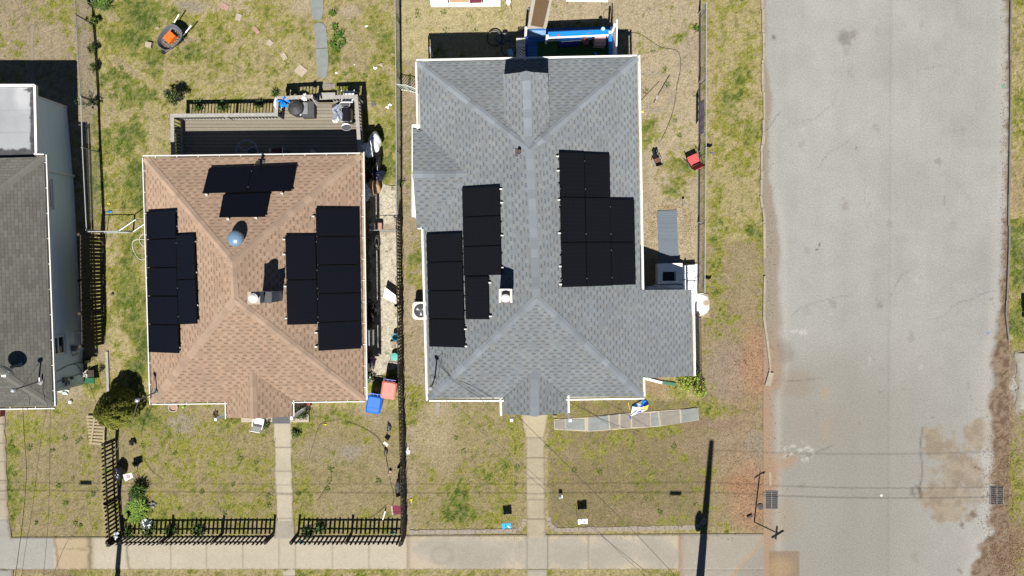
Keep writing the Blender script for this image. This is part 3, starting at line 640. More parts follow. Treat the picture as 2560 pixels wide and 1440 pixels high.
# ------------------------------------------------------------ pavement and walks
CONC = C_(214, 203, 182); CONCG = C_(196, 188, 173)
def sidewalk_color(x, y, u, v):
    n = fbm(x, y, 70, 4, 13); n2 = fbm(x, y, 16, 4, 14); n3 = fbm(x, y, 6, 3, 16)
    c = np.broadcast_to(CONC, x.shape + (3,)).copy()
    c = mixc(c, CONCG, sstep(1015, 1025, x)); c = mixc(c, C_(190, 188, 180), 1 - sstep(132, 142, x + (n2 - .5) * 10))
    c = mixc(c, C_(184, 176, 162), sstep(1690, 1705, x) * .8)
    c = c * (0.88 + .16 * n + .1 * n2)[..., None]
    # pale lime stains along the slab edges east of the fence
    for (a, b) in [(1025, 1310), (1375, 1470), (1475, 1580), (1585, 1695)]:
        inx = sstep(a - 4, a + 4, x) * (1 - sstep(b - 4, b + 4, x))
        r = np.sqrt(((x - (a + b) / 2) / ((b - a) / 2)) ** 2 + ((y - 1380) / 40.0) ** 2)
        c = mixc(c, C_(226, 208, 178), inx * sstep(.85, 1.3, r + (n2 - .5) * .5 + (n - .5) * .8) * .55)
        c = mixc(c, C_(160, 152, 140), inx * (1 - sstep(.4, 1.1, r + (n - .5) * 1.6)) * .16)
    c = mixc(c, C_(168, 158, 142), np.exp(-((np.hypot((x - 1105) / 26, (y - 1388) / 20) - 1) / .22) ** 2) * .35)
    # broken beige slab with dirt around it
    c = mixc(c, C_(206, 184, 148), rectm(x, y, 140, 1330, 222, 1430, 4) * .8)
    d = np.exp(-((x - 226 - (n2 - .5) * 12) / 7) ** 2); c = mixc(c, C_(140, 122, 96), d * .85)
    c = mixc(c, C_(150, 132, 106), np.exp(-((x - 320 - (n2 - .5) * 10 - (y - 1380) * .06) / 3.0) ** 2) * .8)
    c = mixc(c, C_(150, 130, 104), np.exp(-((x - 141 - (y - 1380) * .14 - (n2 - .5) * 14) / 2.5) ** 2) * .7)
    c = mixc(c, C_(160, 138, 108), np.exp(-((y - 1372 - (n2 - .5) * 14) / 2.2) ** 2) * rectm(x, y, 142, 1300, 220, 1500, 3) * .6)
    c = mixc(c, C_(190, 160, 126), np.exp(-((x - 1022) / 5) ** 2) * .5)
    j = np.zeros(x.shape)
    for q in (428, 516, 608, 698, 738, 831, 923, 1019, 1317, 1369, 1470, 1698): j = np.maximum(j, np.exp(-((x - q) / 1.6) ** 2))
    c = c * (1 - .38 * j)[..., None]
    c = mixc(c, C_(186, 148, 116), np.exp(-((x - 1702) / 5.5) ** 2) * .55)
    c = c * (1 - .3 * np.exp(-((y - 1335 - (x - 1800) * .0) / 1.0) ** 2) * 0)[..., None]
    # apron by the street corner: the kerb arc, asphalt beyond it
    ar = np.hypot(x - 1560, y - 1200) ; 
    xa = 1906 - 70 * sstep(1345, 1440, y) ** 1.0
    ed = x - xa
    c = mixc(c, C_(196, 164, 132), np.exp(-((ed) / 5.0) ** 2) * .8)
    c = mixc(c, C_(174, 168, 156), sstep(3, 8, ed) * .95)
    # soil creeping over both edges
    c = mixc(c, C_(150, 136, 104), (1 - sstep(0, .05, v + (n3 - .5) * .05)) * .7 * (x < 1700)); c = mixc(c, C_(130, 118, 84), sstep(.94, 1.0, v + (n3 - .5) * .06) * .8 * (x < 1698))
    return c
sheet('sidewalk', [(-500, 1346), (1912, 1334), (1912, 1424), (-500, 1424)], 0.022, sidewalk_color, M['walk'], 3.0, skirt=0.03)
sheet('sidewalk_apron', [(1700, 1422), (1912, 1422), (1912, 1600), (1700, 1600)], 0.015, lambda x, y, u, v: sidewalk_color(x, np.minimum(y, 1440) - .0, u, v * 0 + .5), M['walk'], 4.0, skirt=0.02)
def walk_color(joints, basec=CONC, axis=1, pale=0.0):
    def f(x, y, u, v):
        n = fbm(x, y, 40, 4, 23); n2 = fbm(x, y, 10, 3, 24); c = np.broadcast_to(basec, x.shape + (3,)) * (0.86 + .2 * n + .1 * n2)[..., None]
        t = y if axis else x
        for q in joints: c = c * (1 - .5 * np.exp(-((t - q) / 1.5) ** 2))[..., None]
        e = np.minimum(u, 1 - u); c = mixc(c, C_(140, 124, 92), (1 - sstep(0, .10, e + (n2 - .5) * .08)) * .6)
        return c
    return f
sheet('front_path', [(683, 1052), (729, 1052), (734, 1346), (694, 1346)], 0.03, walk_color((1118, 1177, 1236, 1296)), M['walk'], 3.0, skirt=0.03, wob=5)
sheet('front_path', [(690, 1300), (734, 1300), (741, 1347), (686, 1347)], 0.034, walk_color((), C_(190, 182, 166)), M['walk'], 3.0, skirt=0.02, wob=4)
sheet('front_path', [(706, 1424), (740, 1424), (741, 1560), (706, 1560)], 0.026, walk_color((1440,)), M['walk'], 3.0, skirt=0.02, wob=4)
sheet('front_path', [(1300, 1030), (1372, 1030), (1361, 1093), (1314, 1093)], 0.03, walk_color((1092,), C_(212, 198, 168)), M['walk'], 3.0, skirt=0.02)
sheet('front_path', [(1314, 1093), (1361, 1093), (1364, 1345), (1317, 1345)], 0.031, walk_color((1144, 1196, 1248, 1297), C_(198, 186, 160)), M['walk'], 3.0, skirt=0.02)
sheet('front_path', [(1317, 1424), (1369, 1424), (1370, 1560), (1317, 1560)], 0.026, walk_color((), CONCG), M['walk'], 3.0, skirt=0.02)
sheet('side_path', [(-60, 1030), (11, 1030), (22, 1300), (-60, 1300)], 0.03, walk_color((1060, 1107, 1154, 1201, 1248), C_(196, 184, 164)), M['walk'], 3.0, skirt=0.02, wob=5)
sheet('side_path', [(-60, 1298), (22, 1298), (30, 1350), (-60, 1350)], 0.034, walk_color((), C_(186, 182, 174)), M['walk'], 3.0, skirt=0.02, wob=4)
sheet('side_path', [(-60, 1424), (34, 1424), (34, 1560), (-60, 1560)], 0.026, walk_color((), C_(186, 182, 174)), M['walk'], 3.0, skirt=0.02, wob=4)
sheet('neighbour_drive', [(2538, 880), (2700, 870), (2700, 1010), (2545, 1020)], 0.01, walk_color((), C_(196, 194, 186)), M['walk'], 3.0, skirt=0.02, wob=16)
# worn concrete strip in the west yard
sheet('yard_path', [(74, 60), (86, 60), (88, 215), (74, 215)], 0.012, walk_color((), C_(176, 162, 142)), M['walk'], 3.0, skirt=0.02, wob=6)
# gravel bed beside the brown house
def gravel_color(x, y, u, v):
    n = fbm(x, y, 5, 3, 33); n2 = fbm(x, y, 40, 3, 34)
    c = np.broadcast_to(C_(216, 207, 186), x.shape + (3,)) * (0.72 + .85 * n * (0.75 + .35 * n2))[..., None]
    c = mixc(c, C_(110, 96, 70), sstep(.66, .74, fbm(x, y, 9, 3, 35)) * .6); return mixc(c, C_(150, 110, 84), blob(x, y, (965, 572, 30, 14, .5)))
sheet('gravel_strip', [(922, 458), (990, 462), (1000, 920), (928, 945)], 0.012, gravel_color, M['gravel'], 2.5, skirt=0.02, wob=14)

# kerbs along the street
def kerb(name, pts, wd, h, m, seg=(18, 44), wobz=0.012, wobx=1.5):
    b = MB(); rd = random.Random(len(pts) * 7 + int(pts[0][1]))
    for (p, q) in zip(pts[:-1], pts[1:]):
        L = math.hypot(q[0] - p[0], q[1] - p[1]); t = 0
        while t < L - 4:
            s_ = min(rd.uniform(*seg), L - t); a = t / L; e = (t + s_ - .8) / L
            o1 = rd.uniform(-wobx, wobx)
            A = at(p[0] + (q[0] - p[0]) * a + o1, p[1] + (q[1] - p[1]) * a); B = at(p[0] + (q[0] - p[0]) * e + o1, p[1] + (q[1] - p[1]) * e)
            hh = h + rd.uniform(-wobz, wobz); A.z = B.z = hh / 2 - .02; b.beam(A, B, wd * rd.uniform(.8, 1.15), hh, m); t += s_
    return tag(b.build(name), kind='structure')
kerb('kerb', [(1906, -300), (1907, 160), (1909, 330), (1904, 380), (1903, 490), (1911, 560), (1912, 645)], .10, .08, M['kerb'], (16, 70), .02, 2.0)
kerb('kerb', [(1910, 690), (1908, 790), (1916, 850), (1926, 935)], .09, .10, M['kerb'], (60, 90))
kerb('kerb', [(1925, 1180), (1926, 1215)], .08, .04, M['kerb'], (60, 120))
kerb('kerb', [(2526, -300), (2523, 300), (2519, 620), (2512, 790), (2519, 850)], .07, .12, M['kerb_grey'], (80, 140))
kerb('paving_edge', [(1024, 1331), (1190, 1329), (1295, 1327)], .19, .024, M['cobble'], (9, 13), .008, .8)
kerb('paving_edge', [(1296, 1326), (1308, 1312), (1312, 1296)], .19, .024, M['cobble'], (9, 13), .008, .8)
kerb('paving_edge', [(1370, 1294), (1376, 1314), (1392, 1325), (1560, 1322), (1730, 1319), (1752, 1312), (1764, 1294)], .19, .024, M['cobble'], (9, 13), .008, .8)

# ------------------------------------------------------------ house helpers
def lerp(a, b, t): return a + (b - a) * t
def caps(mb, p0, p1, planeA, planeB, wd=0.17, step=0.30, lift=0.022, start=0):
    p0 = Vector(p0); p1 = Vector(p1); d = p1 - p0; L = d.length; d.normalize()
    def side(pl, other):
        s_ = d.cross(pl[1]).normalized()
        mid = (p0 + p1) / 2
        # choose the direction lying on the visible side: below the other plane's extension
        q = mid + s_ * 0.3
        if planez(pl, q.x, q.y) > planez(other, q.x, q.y) + 1e-4: s_ = -s_
        return s_
    sa, sb = side(planeA, planeB), side(planeB, planeA)
    n = max(1, int(L / step))
    for k in range(n):
        a = p0 + d * (L * k / n - .02); b = p0 + d * (L * (k + 1) / n + .02); u = Vector((0, 0, lift + .004 * (k % 2)))
        uvv = ((k * 1.37 + start) % 50, (k * 0.73 + start) % 50)
        jw = wd * (1 + .04 * math.sin(k * 5.1 + start))
        for s_, nn in ((sa, planeA[1]), (sb, planeB[1])):
            e = s_ * jw + nn * (lift * .5)
            q = [a + u, b + u, b + e, a + e]
            nr = (q[1] - q[0]).cross(q[2] - q[0])
            if nr.z < 0: q = q[::-1]
            mb.face(q, None, [uvv] * 4)
def gutter(par, pts, m_out, m_in, wd=0.10, drop=0.11, ticks=0.0, side=1, name='gutter', inner=True, lip=.022):
    """open trough along the eave points (world), outside to the right of travel when side=1"""
    b = MB()
    for p, q in zip(pts[:-1], pts[1:]):
        p = Vector(p); q = Vector(q); d = (q - p); d.z = 0; d.normalize(); o = Vector((d.y, -d.x, 0)) * side
        e = d * wd * .5
        b.beam(p + o * (wd + .01) - e * 0 + Vector((0, 0, -drop / 2 + .012)) - d * .0, q + o * (wd + .01) + d * wd + Vector((0, 0, -drop / 2 + .012)), lip, drop, m_out)
        b.beam(p + o * (wd / 2 + .01) + Vector((0, 0, -.045)), q + o * (wd / 2 + .01) + d * (wd * .8) + Vector((0, 0, -.045)), wd - lip - .004, .012, m_in)
        b.beam(p + o * (-.012) + Vector((0, 0, -.10)), q + o * (-.012) + Vector((0, 0, -.10)), .02, .15, m_out)
        if ticks:
            L = (q - p).length; k = ticks * .6
            while k < L:
                c = p + d * k; b.beam(c + o * .012 + Vector((0, 0, -.006)), c + o * (wd + .01) + Vector((0, 0, -.006)), .022, .012, m_out); k += ticks
    return b.build(name, None, par)
def walls(par, poly, z1, m, name='wall', th=0.12):
    a = sum(poly[i][0] * poly[(i + 1) % len(poly)][1] - poly[(i + 1) % len(poly)][0] * poly[i][1] for i in range(len(poly)))
    if a < 0: poly = poly[::-1]
    b = MB(); n = len(poly)
    for i in range(n):
        p, q = poly[i], poly[(i + 1) % n]; zz = z1[i] if isinstance(z1, (list, tuple)) else z1
        b.face([(p[0], p[1], -.05), (q[0], q[1], -.05), (q[0], q[1], zz), (p[0], p[1], zz)], m)
    return b.build(name, m, par)
def window(par, p, q, t, z0, z1, wd, out, frame=None, name='window', door=False, label=None):
    """window in the wall p->q at fraction t"""
    p = Vector((p[0], p[1], 0)); q = Vector((q[0], q[1], 0)); d = (q - p).normalized(); o = Vector((d.y, -d.x, 0)) * out
    c = p + (q - p) * t; fr = frame or M['white']; b = MB(); f = .07
    for s_ in (-1, 1):
        b.beam(c + d * s_ * (wd / 2 - f / 2) + o * .03 + Vector((0, 0, z0)), c + d * s_ * (wd / 2 - f / 2) + o * .03 + Vector((0, 0, z1)), f, .07, fr)
    for z in (z0 + f / 2, z1 - f / 2) + (() if door else ((z0 + z1) / 2,)):
        b.beam(c - d * (wd / 2 - f) + o * .03 + Vector((0, 0, z)), c + d * (wd / 2 - f) + o * .03 + Vector((0, 0, z)), .07, f, fr)
    W = b.build(name, None, par, label=label)
    if not door:
        g = MB(); g.beam(c - d * (wd / 2 - f) + o * .012 + Vector((0, 0, (z0 + z1) / 2)), c + d * (wd / 2 - f) + o * .012 + Vector((0, 0, (z0 + z1) / 2)), .012, z1 - z0 - 2 * f); g.build('pane', M['glass'], W)
        sl = MB(); sl.beam(c - d * (wd / 2 + .04) + o * .06 + Vector((0, 0, z0 - .03)), c + d * (wd / 2 + .04) + o * .06 + Vector((0, 0, z0 - .03)), .12, .04); sl.build('sill', fr, W)
    else:
        g = MB(); g.beam(c - d * (wd / 2 - f) + o * .015 + Vector((0, 0, (z0 + z1) / 2)), c + d * (wd / 2 - f) + o * .015 + Vector((0, 0, (z0 + z1) / 2)), .02, z1 - z0 - 2 * f); g.build('panel', M['siding_white'], W)
        h = MB(); h.lathe(c + d * (wd / 2 - .16) + o * .08 + Vector((0, 0, (z0 + z1) / 2)), [(.0, -.04), (.03, -.02), (.03, .02), (0, .04)], 10, None, o); h.build('handle', M['steel'], W)
    return W
def inset(poly, d):
    """shrink a polygon given in order by distance d"""
    a = sum(poly[i][0] * poly[(i + 1) % len(poly)][1] - poly[(i + 1) % len(poly)][0] * poly[i][1] for i in range(len(poly)))
    s_ = 1 if a > 0 else -1; out = []; n = len(poly)
    for i in range(n):
        p0, p1, p2 = (Vector(poly[(i + k - 1) % n][:2]) for k in range(3))
        e1 = (p1 - p0).normalized(); e2 = (p2 - p1).normalized(); n1 = Vector((-e1.y, e1.x)) * s_; n2 = Vector((-e2.y, e2.x)) * s_
        den = 1 + n1.dot(n2); v = (n1 + n2) / max(den, .2); out.append((p1.x + v.x * d, p1.y + v.y * d))
    return out

# ------------------------------------------------------------ the brown house
HE = 2.5
bh = thing('brown_house', 'brown shingled hip roof house in the middle left, with three solar arrays', 'house', tuple(at(677 + 0, 694, 0)))
TL, TR, BR, BL = at(362, 395, HE), at(901, 388, HE), at(909, 1000, HE), at(380, 1007, HE)
AN, AS = at(581, 653, 4.65), at(586, 748, 4.65)
GL0, GR0 = at(567, 1005, HE), at(730, 1002, HE)
plS = mkplane(BL, BR, AS); GB = at(628, 930, 3.3); GF = at(632, 1047, 3.2)
GL1, GR1 = at(568, 1044, HE), at(731, 1041, HE)
EPL = mkplane(TR, BR, AN); WPL = mkplane(TL, BL, AN); NPL = mkplane(TL, TR, AN)
r = MB(); r.roofface([TL, TR, AN]); r.roofface([TR, BR, AS]); r.roofface([TR, AS, AN]); r.roofface([BR, BL, AS]); r.roofface([BL, TL, AN]); r.roofface([BL, AN, AS])
GB.z = planez(plS, GB.x, GB.y); GF.z = GB.z - .02
# keep the small gable's eaves a hand above the main slope at their inner ends
r.roofface([GL1, GF, GB, GL0 + Vector((0, 0, .02))]); r.roofface([GF, GR1, GR0 + Vector((0, 0, .02)), GB])
rb = r.build('roof', M['roof_brown'], bh)
c = MB()
for a, b_, A, B in ((TL, AN, NPL, WPL), (TR, AN, NPL, EPL), (BL, AS, plS, WPL), (BR, AS, plS, EPL), (AN, AS, WPL, EPL)): caps(c, a, b_, A, B, .15, .28, start=len(c.f))
c.build('ridge_cap', M['cap_brown'], rb)
c = MB(); gpl = mkplane(GL1, GF, GB); gpr = mkplane(GF, GR1, GB); caps(c, GF, GB, gpl, gpr, .15, .28, start=3); c.build('ridge_cap', M['cap_brown'], rb)
# closed underside, gable end
u = MB(); u.face([TL - Vector((0, 0, .16)), BL - Vector((0, 0, .16)), BR - Vector((0, 0, .16)), TR - Vector((0, 0, .16))]); u.face([GL1 - Vector((0, 0, .03)), GR1 - Vector((0, 0, .03)), GF - Vector((0, 0, .05))]); u.face([GL0 + Vector((0, 0, -.12)), GL1 + Vector((0, 0, -.12)), GR1 + Vector((0, 0, -.12)), GR0 + Vector((0, 0, -.12))])
u.build('soffit', M['white'], rb)
gutter(rb, [TR, TL, BL], M['gutter'], M['gutter_in'], .075, .11, .85, 1, lip=.032)
gutter(rb, [BL, GL0, GL1], M['gutter'], M['gutter_in'], .055, .10, .85, 1, lip=.032)
gutter(rb, [GR1, GR0, BR], M['gutter'], M['gutter_in'], .055, .10, .85, 1, lip=.032)
gutter(rb, [BR, TR], M['gutter'], M['gutter_tan'], .13, .11, .85, 1, lip=.032)
WP = inset([(p.x, p.y) for p in (TL, TR, BR, BL)], .30)
walls(bh, WP, HE + .1, M['siding_white'])
for t in (.2, .5, .8): window(bh, WP[1], WP[2], t, 1.0, 1.9, .8, -1)
window(bh, WP[3], WP[2], .16, 1.0, 1.9, .9, 1); window(bh, WP[3], WP[2], .84, 1.0, 1.9, .9, 1); window(bh, WP[3], WP[2], .52, .25, 2.15, .95, 1, door=True, name='door')
window(bh, WP[0], WP[1], .5, .75, 2.2, 1.4, -1, door=True, name='door')
for t in (.3, .7): window(bh, WP[0], WP[3], t, 1.0, 1.9, .8, 1)
# posts of the little porch and its slab
for a in (at(592, 1024, 0), at(768, 1020, 0)):
    b = MB(); b.box((a.x, a.y + .05, 0), (.1, .1, HE - .12)); b.build('porch_post', M['white'], bh)
b = MB(); a = at(690, 1022, 0); b.box((a.x, a.y, -.02), (2.9, 1.1, .16)); b.build('porch_slab', M['mortar'], bh)
b = MB(); a = at(708, 1046, 0); b.box((a.x - .05, a.y + .02, .142), (.75, .42, .02)); tag(b.build('doormat', M['darkgrey']), 'dark doormat at the head of the left concrete path under the porch', 'doormat')

def feet(par, lst, plane, name='roof_mount'):
    """flashed standoffs whose pale caps show beside the modules"""
    for (px, py) in lst:
        p = rayplane(px, py, plane, .08); b = MB(); n = plane[1]
        b.beam(p - n * .07, p + n * .03, .05, .05, M['alu']); b.beam(p + Vector((-.06, 0, .03)), p + Vector((.04, 0, .03)), .05, .03, M['dirtywhite'])
        b.build(name, None, par)
def solar(name, label, plane, blocks, ft=(), off=0.15, m=None, rails=True, group=None):
    """blocks: (TL, TR, BR, BL, rows, cols) in photo px"""
    P0 = rayplane(*blocks[0][0], plane, 0)
    t = thing(name, label, 'solar panels', tuple(P0), group=group); n = plane[1]
    for (tl, tr, br, bl, rows, cols) in blocks:
        A, B, C, D = (rayplane(*p, plane, off) for p in (tl, tr, br, bl))
        def pt(u, v): return lerp(lerp(A, B, u), lerp(D, C, u), v)
        W = (B - A).length; H = (D - A).length; gu = .005 / W; gv = .013 / H
        for i in range(rows):
            for j in range(cols):
                u0, u1, v0, v1 = j / cols + gu, (j + 1) / cols - gu, i / rows + gv, (i + 1) / rows - gv
                q = [pt(u0, v1), pt(u1, v1), pt(u1, v0), pt(u0, v0)]
                b = MB(); b.hexa([p - n * .035 for p in q], q, M['frame'])
                f = .018; fu = f / W; fv = f / H
                w_ = [pt(u0 + fu, v1 - fv), pt(u1 - fu, v1 - fv), pt(u1 - fu, v0 + fv), pt(u0 + fu, v0 + fv)]
                b.face([p + n * .002 for p in w_], m or M['panel'], [(0, 0), (1, 0), (1, 1), (0, 1)] if W / cols < H / rows else [(0, 0), (0, 1), (1, 1), (1, 0)])
                for dv in (.18, .82):
                    p = pt(u0, v0 + (v1 - v0) * dv)
                    if random.random() < .7: b.box((p.x, p.y, p.z - .006), (.022, .032, .012), 0, M['clamp'])
                b.build('solar_panel', None, t)
        # mounting rails between the rows of mounts, module clamps in the seams
        for v in np.linspace(.06, .94, 2 * rows):
            r_ = MB(); r_.beam(pt(-.012, v) - n * .06, pt(1.012, v) - n * .06, .03, .04, M['frame']); r_.build('rail', None, t)
    feet(t, ft, plane); return t
solar('solar_array', 'three black panels in a T shape on the back slope of the brown roof', NPL,
      [((522, 420), (740, 412), (728, 477), (506, 483), 1, 2), ((558, 485), (674, 481), (662, 542), (547, 543), 1, 1)],
      [(517, 487), (706, 484), (571, 548), (641, 545)], m=M['panel_b'])
solar('solar_array', 'seven black panels by the left eave of the brown roof', WPL,
      [((365, 528), (438, 524), (447, 884), (371, 881), 5, 1), ((439.5, 587), (485, 585), (493, 810), (446, 812), 2, 1)],
      [(437, 528), (440, 566), (487, 604), (490, 681), (493, 763), (494, 801), (448, 869)], m=M['panel_b'])
solar('solar_array', 'seven black panels by the right eave of the brown roof', EPL,
      [((713, 587), (788.5, 587), (794, 811), (718, 813), 2, 1), ((789, 519), (897, 520), (903, 872), (796, 878), 5, 1)],
      [(711, 599), (711, 636), (714, 716), (717, 796), (784, 541), (791, 832), (791, 867)], m=M['panel_b'])

# chimney of the brown house
rz0 = planez(EPL, *at(690, 745, 4.2)[:2])
CH = 5.7
A, B, C, D = at(622, 731, CH), at(649, 731, CH), at(650, 758, CH), at(622, 759, CH)
# the shaft sits under its cap: plan of the right part of the stack
E0, E1, E2, E3 = at(623, 732, CH), at(667, 731, CH - .35), at(669, 758, CH - .35), at(623, 759, CH)
ch = MB(); pl = [(A.x, A.y), (B.x, B.y), (C.x, C.y), (D.x, D.y)]
ch.hexa([(p[0], p[1], 3.5) for p in pl[::-1]], [(p[0], p[1], CH) for p in pl[::-1]], M['siding_vert'])
cho = ch.build('chimney', None, rb)
c2 = MB(); cx_, cy_ = (B.x + C.x) / 2, (B.y + C.y) / 2
c2.box(((B.x + C.x) / 2 + .13, (A.y + D.y) / 2, 3.5), (.26, abs(A.y - D.y) - .02, CH - 3.5 - .5), 0, M['siding_vert'])
c2.box(((B.x + C.x) / 2 + .13, (A.y + D.y) / 2, CH - .5), (.29, abs(A.y - D.y), .03), 0, M['darkgrey']); c2.build('shaft', None, cho)
c3 = MB(); c3.box(((A.x + B.x) / 2, (A.y + D.y) / 2, CH), (abs(B.x - A.x) + .06, abs(A.y - D.y) + .05, .05), 0, M['paver']); c3.build('coping', None, cho)
c4 = MB(); q = at(625, 745, CH + .3); q = Vector((q.x + .1, q.y, 0)); c4.lathe((q.x, q.y, CH + .05), [(.11, 0), (.11, .22)], 18, M['alu']); c4.lathe((q.x, q.y, CH + .25), [(.17, 0), (.165, .03), (.09, .11), (.01, .15)], 20, M['white']); c4.build('flue_cap', None, cho, smooth=False)
# black vent pipe near the back eave, and the skylight dome
p = rayplane(652, 410, NPL); b = MB(); b.lathe(p - Vector((0, 0, .05)), [(.06, 0), (.055, .42)], 14, M['blackplastic']); b.lathe(p + Vector((0, 0, .36)), [(.075, 0), (.075, .05)], 14, M['blackplastic']); b.box((p.x, p.y, p.z - .02), (.30, .30, .035), 0, M['darkgrey']); b.build('vent_pipe', None, rb)
p = rayplane(594, 597, NPL, .0); b = MB(); b.lathe(p - Vector((0, 0, .12)), [(.26, 0), (.25, .36)], 26, M['steel']); b.lathe(p + Vector((0, 0, .24)), [(.30, 0), (.30, .03), (.27, .10), (.20, .16), (.10, .195), (.01, .205)], 30, M['skylight']); b.build('skylight_tube', None, rb, smooth=True)

def mast(name, label, basepx, hb, toppx, ht, wires_loop=True, plane=None, head=1):
    if plane is not None: P = rayplane(*basepx, plane); P = P - Vector((0, 0, .05))
    else: P = at(*basepx, hb)
    T = at(*toppx, ht); T = Vector((P.x + (T.x - P.x) * .4, P.y + (T.y - P.y) * .4, ht)) if False else Vector((T.x, T.y, ht))
    t = thing(name, label, 'service mast', tuple(P)); b = MB(); b.tube([P, T], .028, 10); b.build('conduit', M['steel_dark'], t)
    b = MB(); b.lathe(P + Vector((0, 0, .03)), [(.16, 0), (.06, .05), (.04, .12)], 14); b.build('flashing', M['steel_dark'], t)
    d = (T - P).normalized(); b = MB(); b.lathe(T - d * .04, [(.06, 0), (.085, .05), (.08, .12), (.03, .17)], 14, None, tuple(d + Vector((-.35, -.3, 0)))); b.build('weather_head', M['steel'], t)
    return t, T
msb, TB = mast('service_mast', 'leaning conduit mast with weather head at the front left corner of the brown roof', (393, 979), 0, (346, 999), 3.85, plane=WPL)
b = MB(); G_ = rayplane(373, 1008, WPL, .02); b.tube([TB - Vector((0, 0, .15)), G_], .006, 5, M['wire']); b.build('guy_wire', None, msb)

# ------------------------------------------------------------ the grey house
HG = 3.1
gh = thing('grey_house', 'blue grey shingled hip roof house with a side wing and two solar arrays', 'house', tuple(at(1310, 560, 0)))
TL, TR, BR, BL = at(1045, 155, HG), at(1592, 144, HG), at(1606, 991, HG), at(1073, 996, HG)
HR = 5.3; AN, AS = at(1324, 373, HR), at(1342, 745, HR)
EPG = mkplane(TR, BR, (AN + AS) / 2); WPG = mkplane(TL, BL, (AN + AS) / 2); NPG = mkplane(TL, TR, AN); SPG = mkplane(BL, BR, AS)
r = MB(); r.roofface([TL, TR, AN]); r.roofface([TR, BR, AS]); r.roofface([TR, AS, AN]); r.roofface([BR, BL, AS]); r.roofface([BL, TL, AN]); r.roofface([BL, AN, AS])
# wing: the east slope runs on down over it
def onE(px, py): p = rayplane(px, py, EPG, .006); return p
W1, W2 = onE(1605, 725), onE(1729, 724); W3, W4 = onE(1732, 940), onE(1606, 945)
r.roofface([onE(1590, 725), W2, W3, onE(1596, 946)])
# north dormer (raised gable on the back slope)
hd = 4.62; DL1, DR1 = at(1258, 186, hd), at(1370, 183, hd); DRF = at(1315, 179, 5.16)
DLb, DRb = at(1262, 330, hd), at(1376, 326, hd); DRB = at(1322, 366, 5.2)
DRB.z = planez(NPG, DRB.x, DRB.y) + .01; 
r.roofface([DL1, DRF, DRB, DLb]); r.roofface([DRF, DR1, DRb, DRB])
# west gable bump
BW = at(1032, 435, 4.02); BI = at(1166, 434, 4.02); BN = at(1031, 320, HG); BS_ = at(1042, 572, HG); BN2 = at(1046, 320, HG + .02); BS2 = at(1060, 573, HG + .02)
BI.z = planez(WPG, BI.x, BI.y) + .01; BW.z = BI.z
r.roofface([BN, BW, BI, rayplane(1058, 328, WPG, .01)]); r.roofface([BW, BS_, rayplane(1066, 566, WPG, .01), BI])
# front gable
GB = at(1337, 928, 3.9); GB.z = planez(SPG, GB.x, GB.y); GF = at(1336, 1040, GB.z); GL0, GR0 = at(1257, 996, HG + .02), at(1416, 994, HG + .02); GL1, GR1 = at(1258, 1034, HG), at(1417, 1032, HG)
r.roofface([GL1, GF, GB, GL0]); r.roofface([GF, GR1, GR0, GB])
rg = r.build('roof', M['roof_grey'], gh)
c = MB()
for a, b_, A, B in ((TL, AN, NPG, WPG), (TR, AN, NPG, EPG), (BL, AS, SPG, WPG), (BR, AS, SPG, EPG), (AN, AS, WPG, EPG)): caps(c, a, b_, A, B, .145, .34, start=len(c.f))
c.build('ridge_cap', M['cap_grey'], rg)
c = MB(); caps(c, DRF, DRB, mkplane(DL1, DRF, DRB), mkplane(DRF, DR1, DRB), .17, .34, start=5); c.build('ridge_cap', M['cap_grey'], rg)
c = MB(); caps(c, GF, GB, mkplane(GL1, GF, GB), mkplane(GF, GR1, GB), .17, .34, start=9); c.build('ridge_cap', M['cap_grey'], rg)
c = MB(); caps(c, BW, BI, mkplane(BN, BW, BI), mkplane(BW, BS_, BI), .15, .34, start=2); c.build('ridge_cap', M['cap_grey'], rg)
# gable ends, soffit
u = MB(); Z = lambda d: Vector((0, 0, -d))
def zat(pl, p): return Vector((p.x, p.y, planez(pl, p.x, p.y) - .05))
u.face([DL1 + Z(.04), DR1 + Z(.04), DRF + Z(.04)]); u.face([DL1 + Z(.04), DR1 + Z(.04), zat(NPG, DR1), zat(NPG, DL1)])
u.face([DL1 + Z(.03), DLb + Z(.03), zat(NPG, DLb), zat(NPG, DL1)]); u.face([DR1 + Z(.03), DRb + Z(.03), zat(NPG, DRb), zat(NPG, DR1)])
u.face([BN + Z(.05), BS_ + Z(.05), BW + Z(.05)])
u.face([GL1 + Z(.04), GR1 + Z(.04), GF + Z(.04)])
u.build('gable_end', M['siding_white'], rg)
u = MB(); u.face([p + Z(.17) for p in (TL, BL, BR, TR)]); u.face([p + Z(.14) for p in (GL0, GL1, GR1, GR0)]); u.face([BN2 + Z(.16), BN + Z(.16), BS_ + Z(.16), BS2 + Z(.16)])
u.face([p + Z(.14) for p in (W1, W2, W3, W4)]); u.build('soffit', M['white'], rg)
gutter(rg, [TR, TL, at(1049, 320, HG)], M['gutter'], M['gutter_guard'], .075, .12, 0, 1, lip=.05)
gutter(rg, [at(1061, 572, HG), BL, GL0, GL1], M['gutter'], M['gutter_guard'], .085, .12, 0, 1, lip=.058)
gutter(rg, [GR1, GR0, BR, at(1605, 948, HG)], M['gutter'], M['gutter_guard'], .075, .12, 0, 1, lip=.058)
gutter(rg, [at(1602, 724, HG), TR], M['gutter'], M['gutter_guard'], .09, .12, 0, 1, lip=.058)
gutter(rg, [W3, W2], M['gutter'], M['gutter_guard'], .085, .12, 0, 1, lip=.05)
WG = inset([(p.x, p.y) for p in (TL, TR, BR, BL)], .30); walls(gh, WG, HG + .1, M['siding_white'])
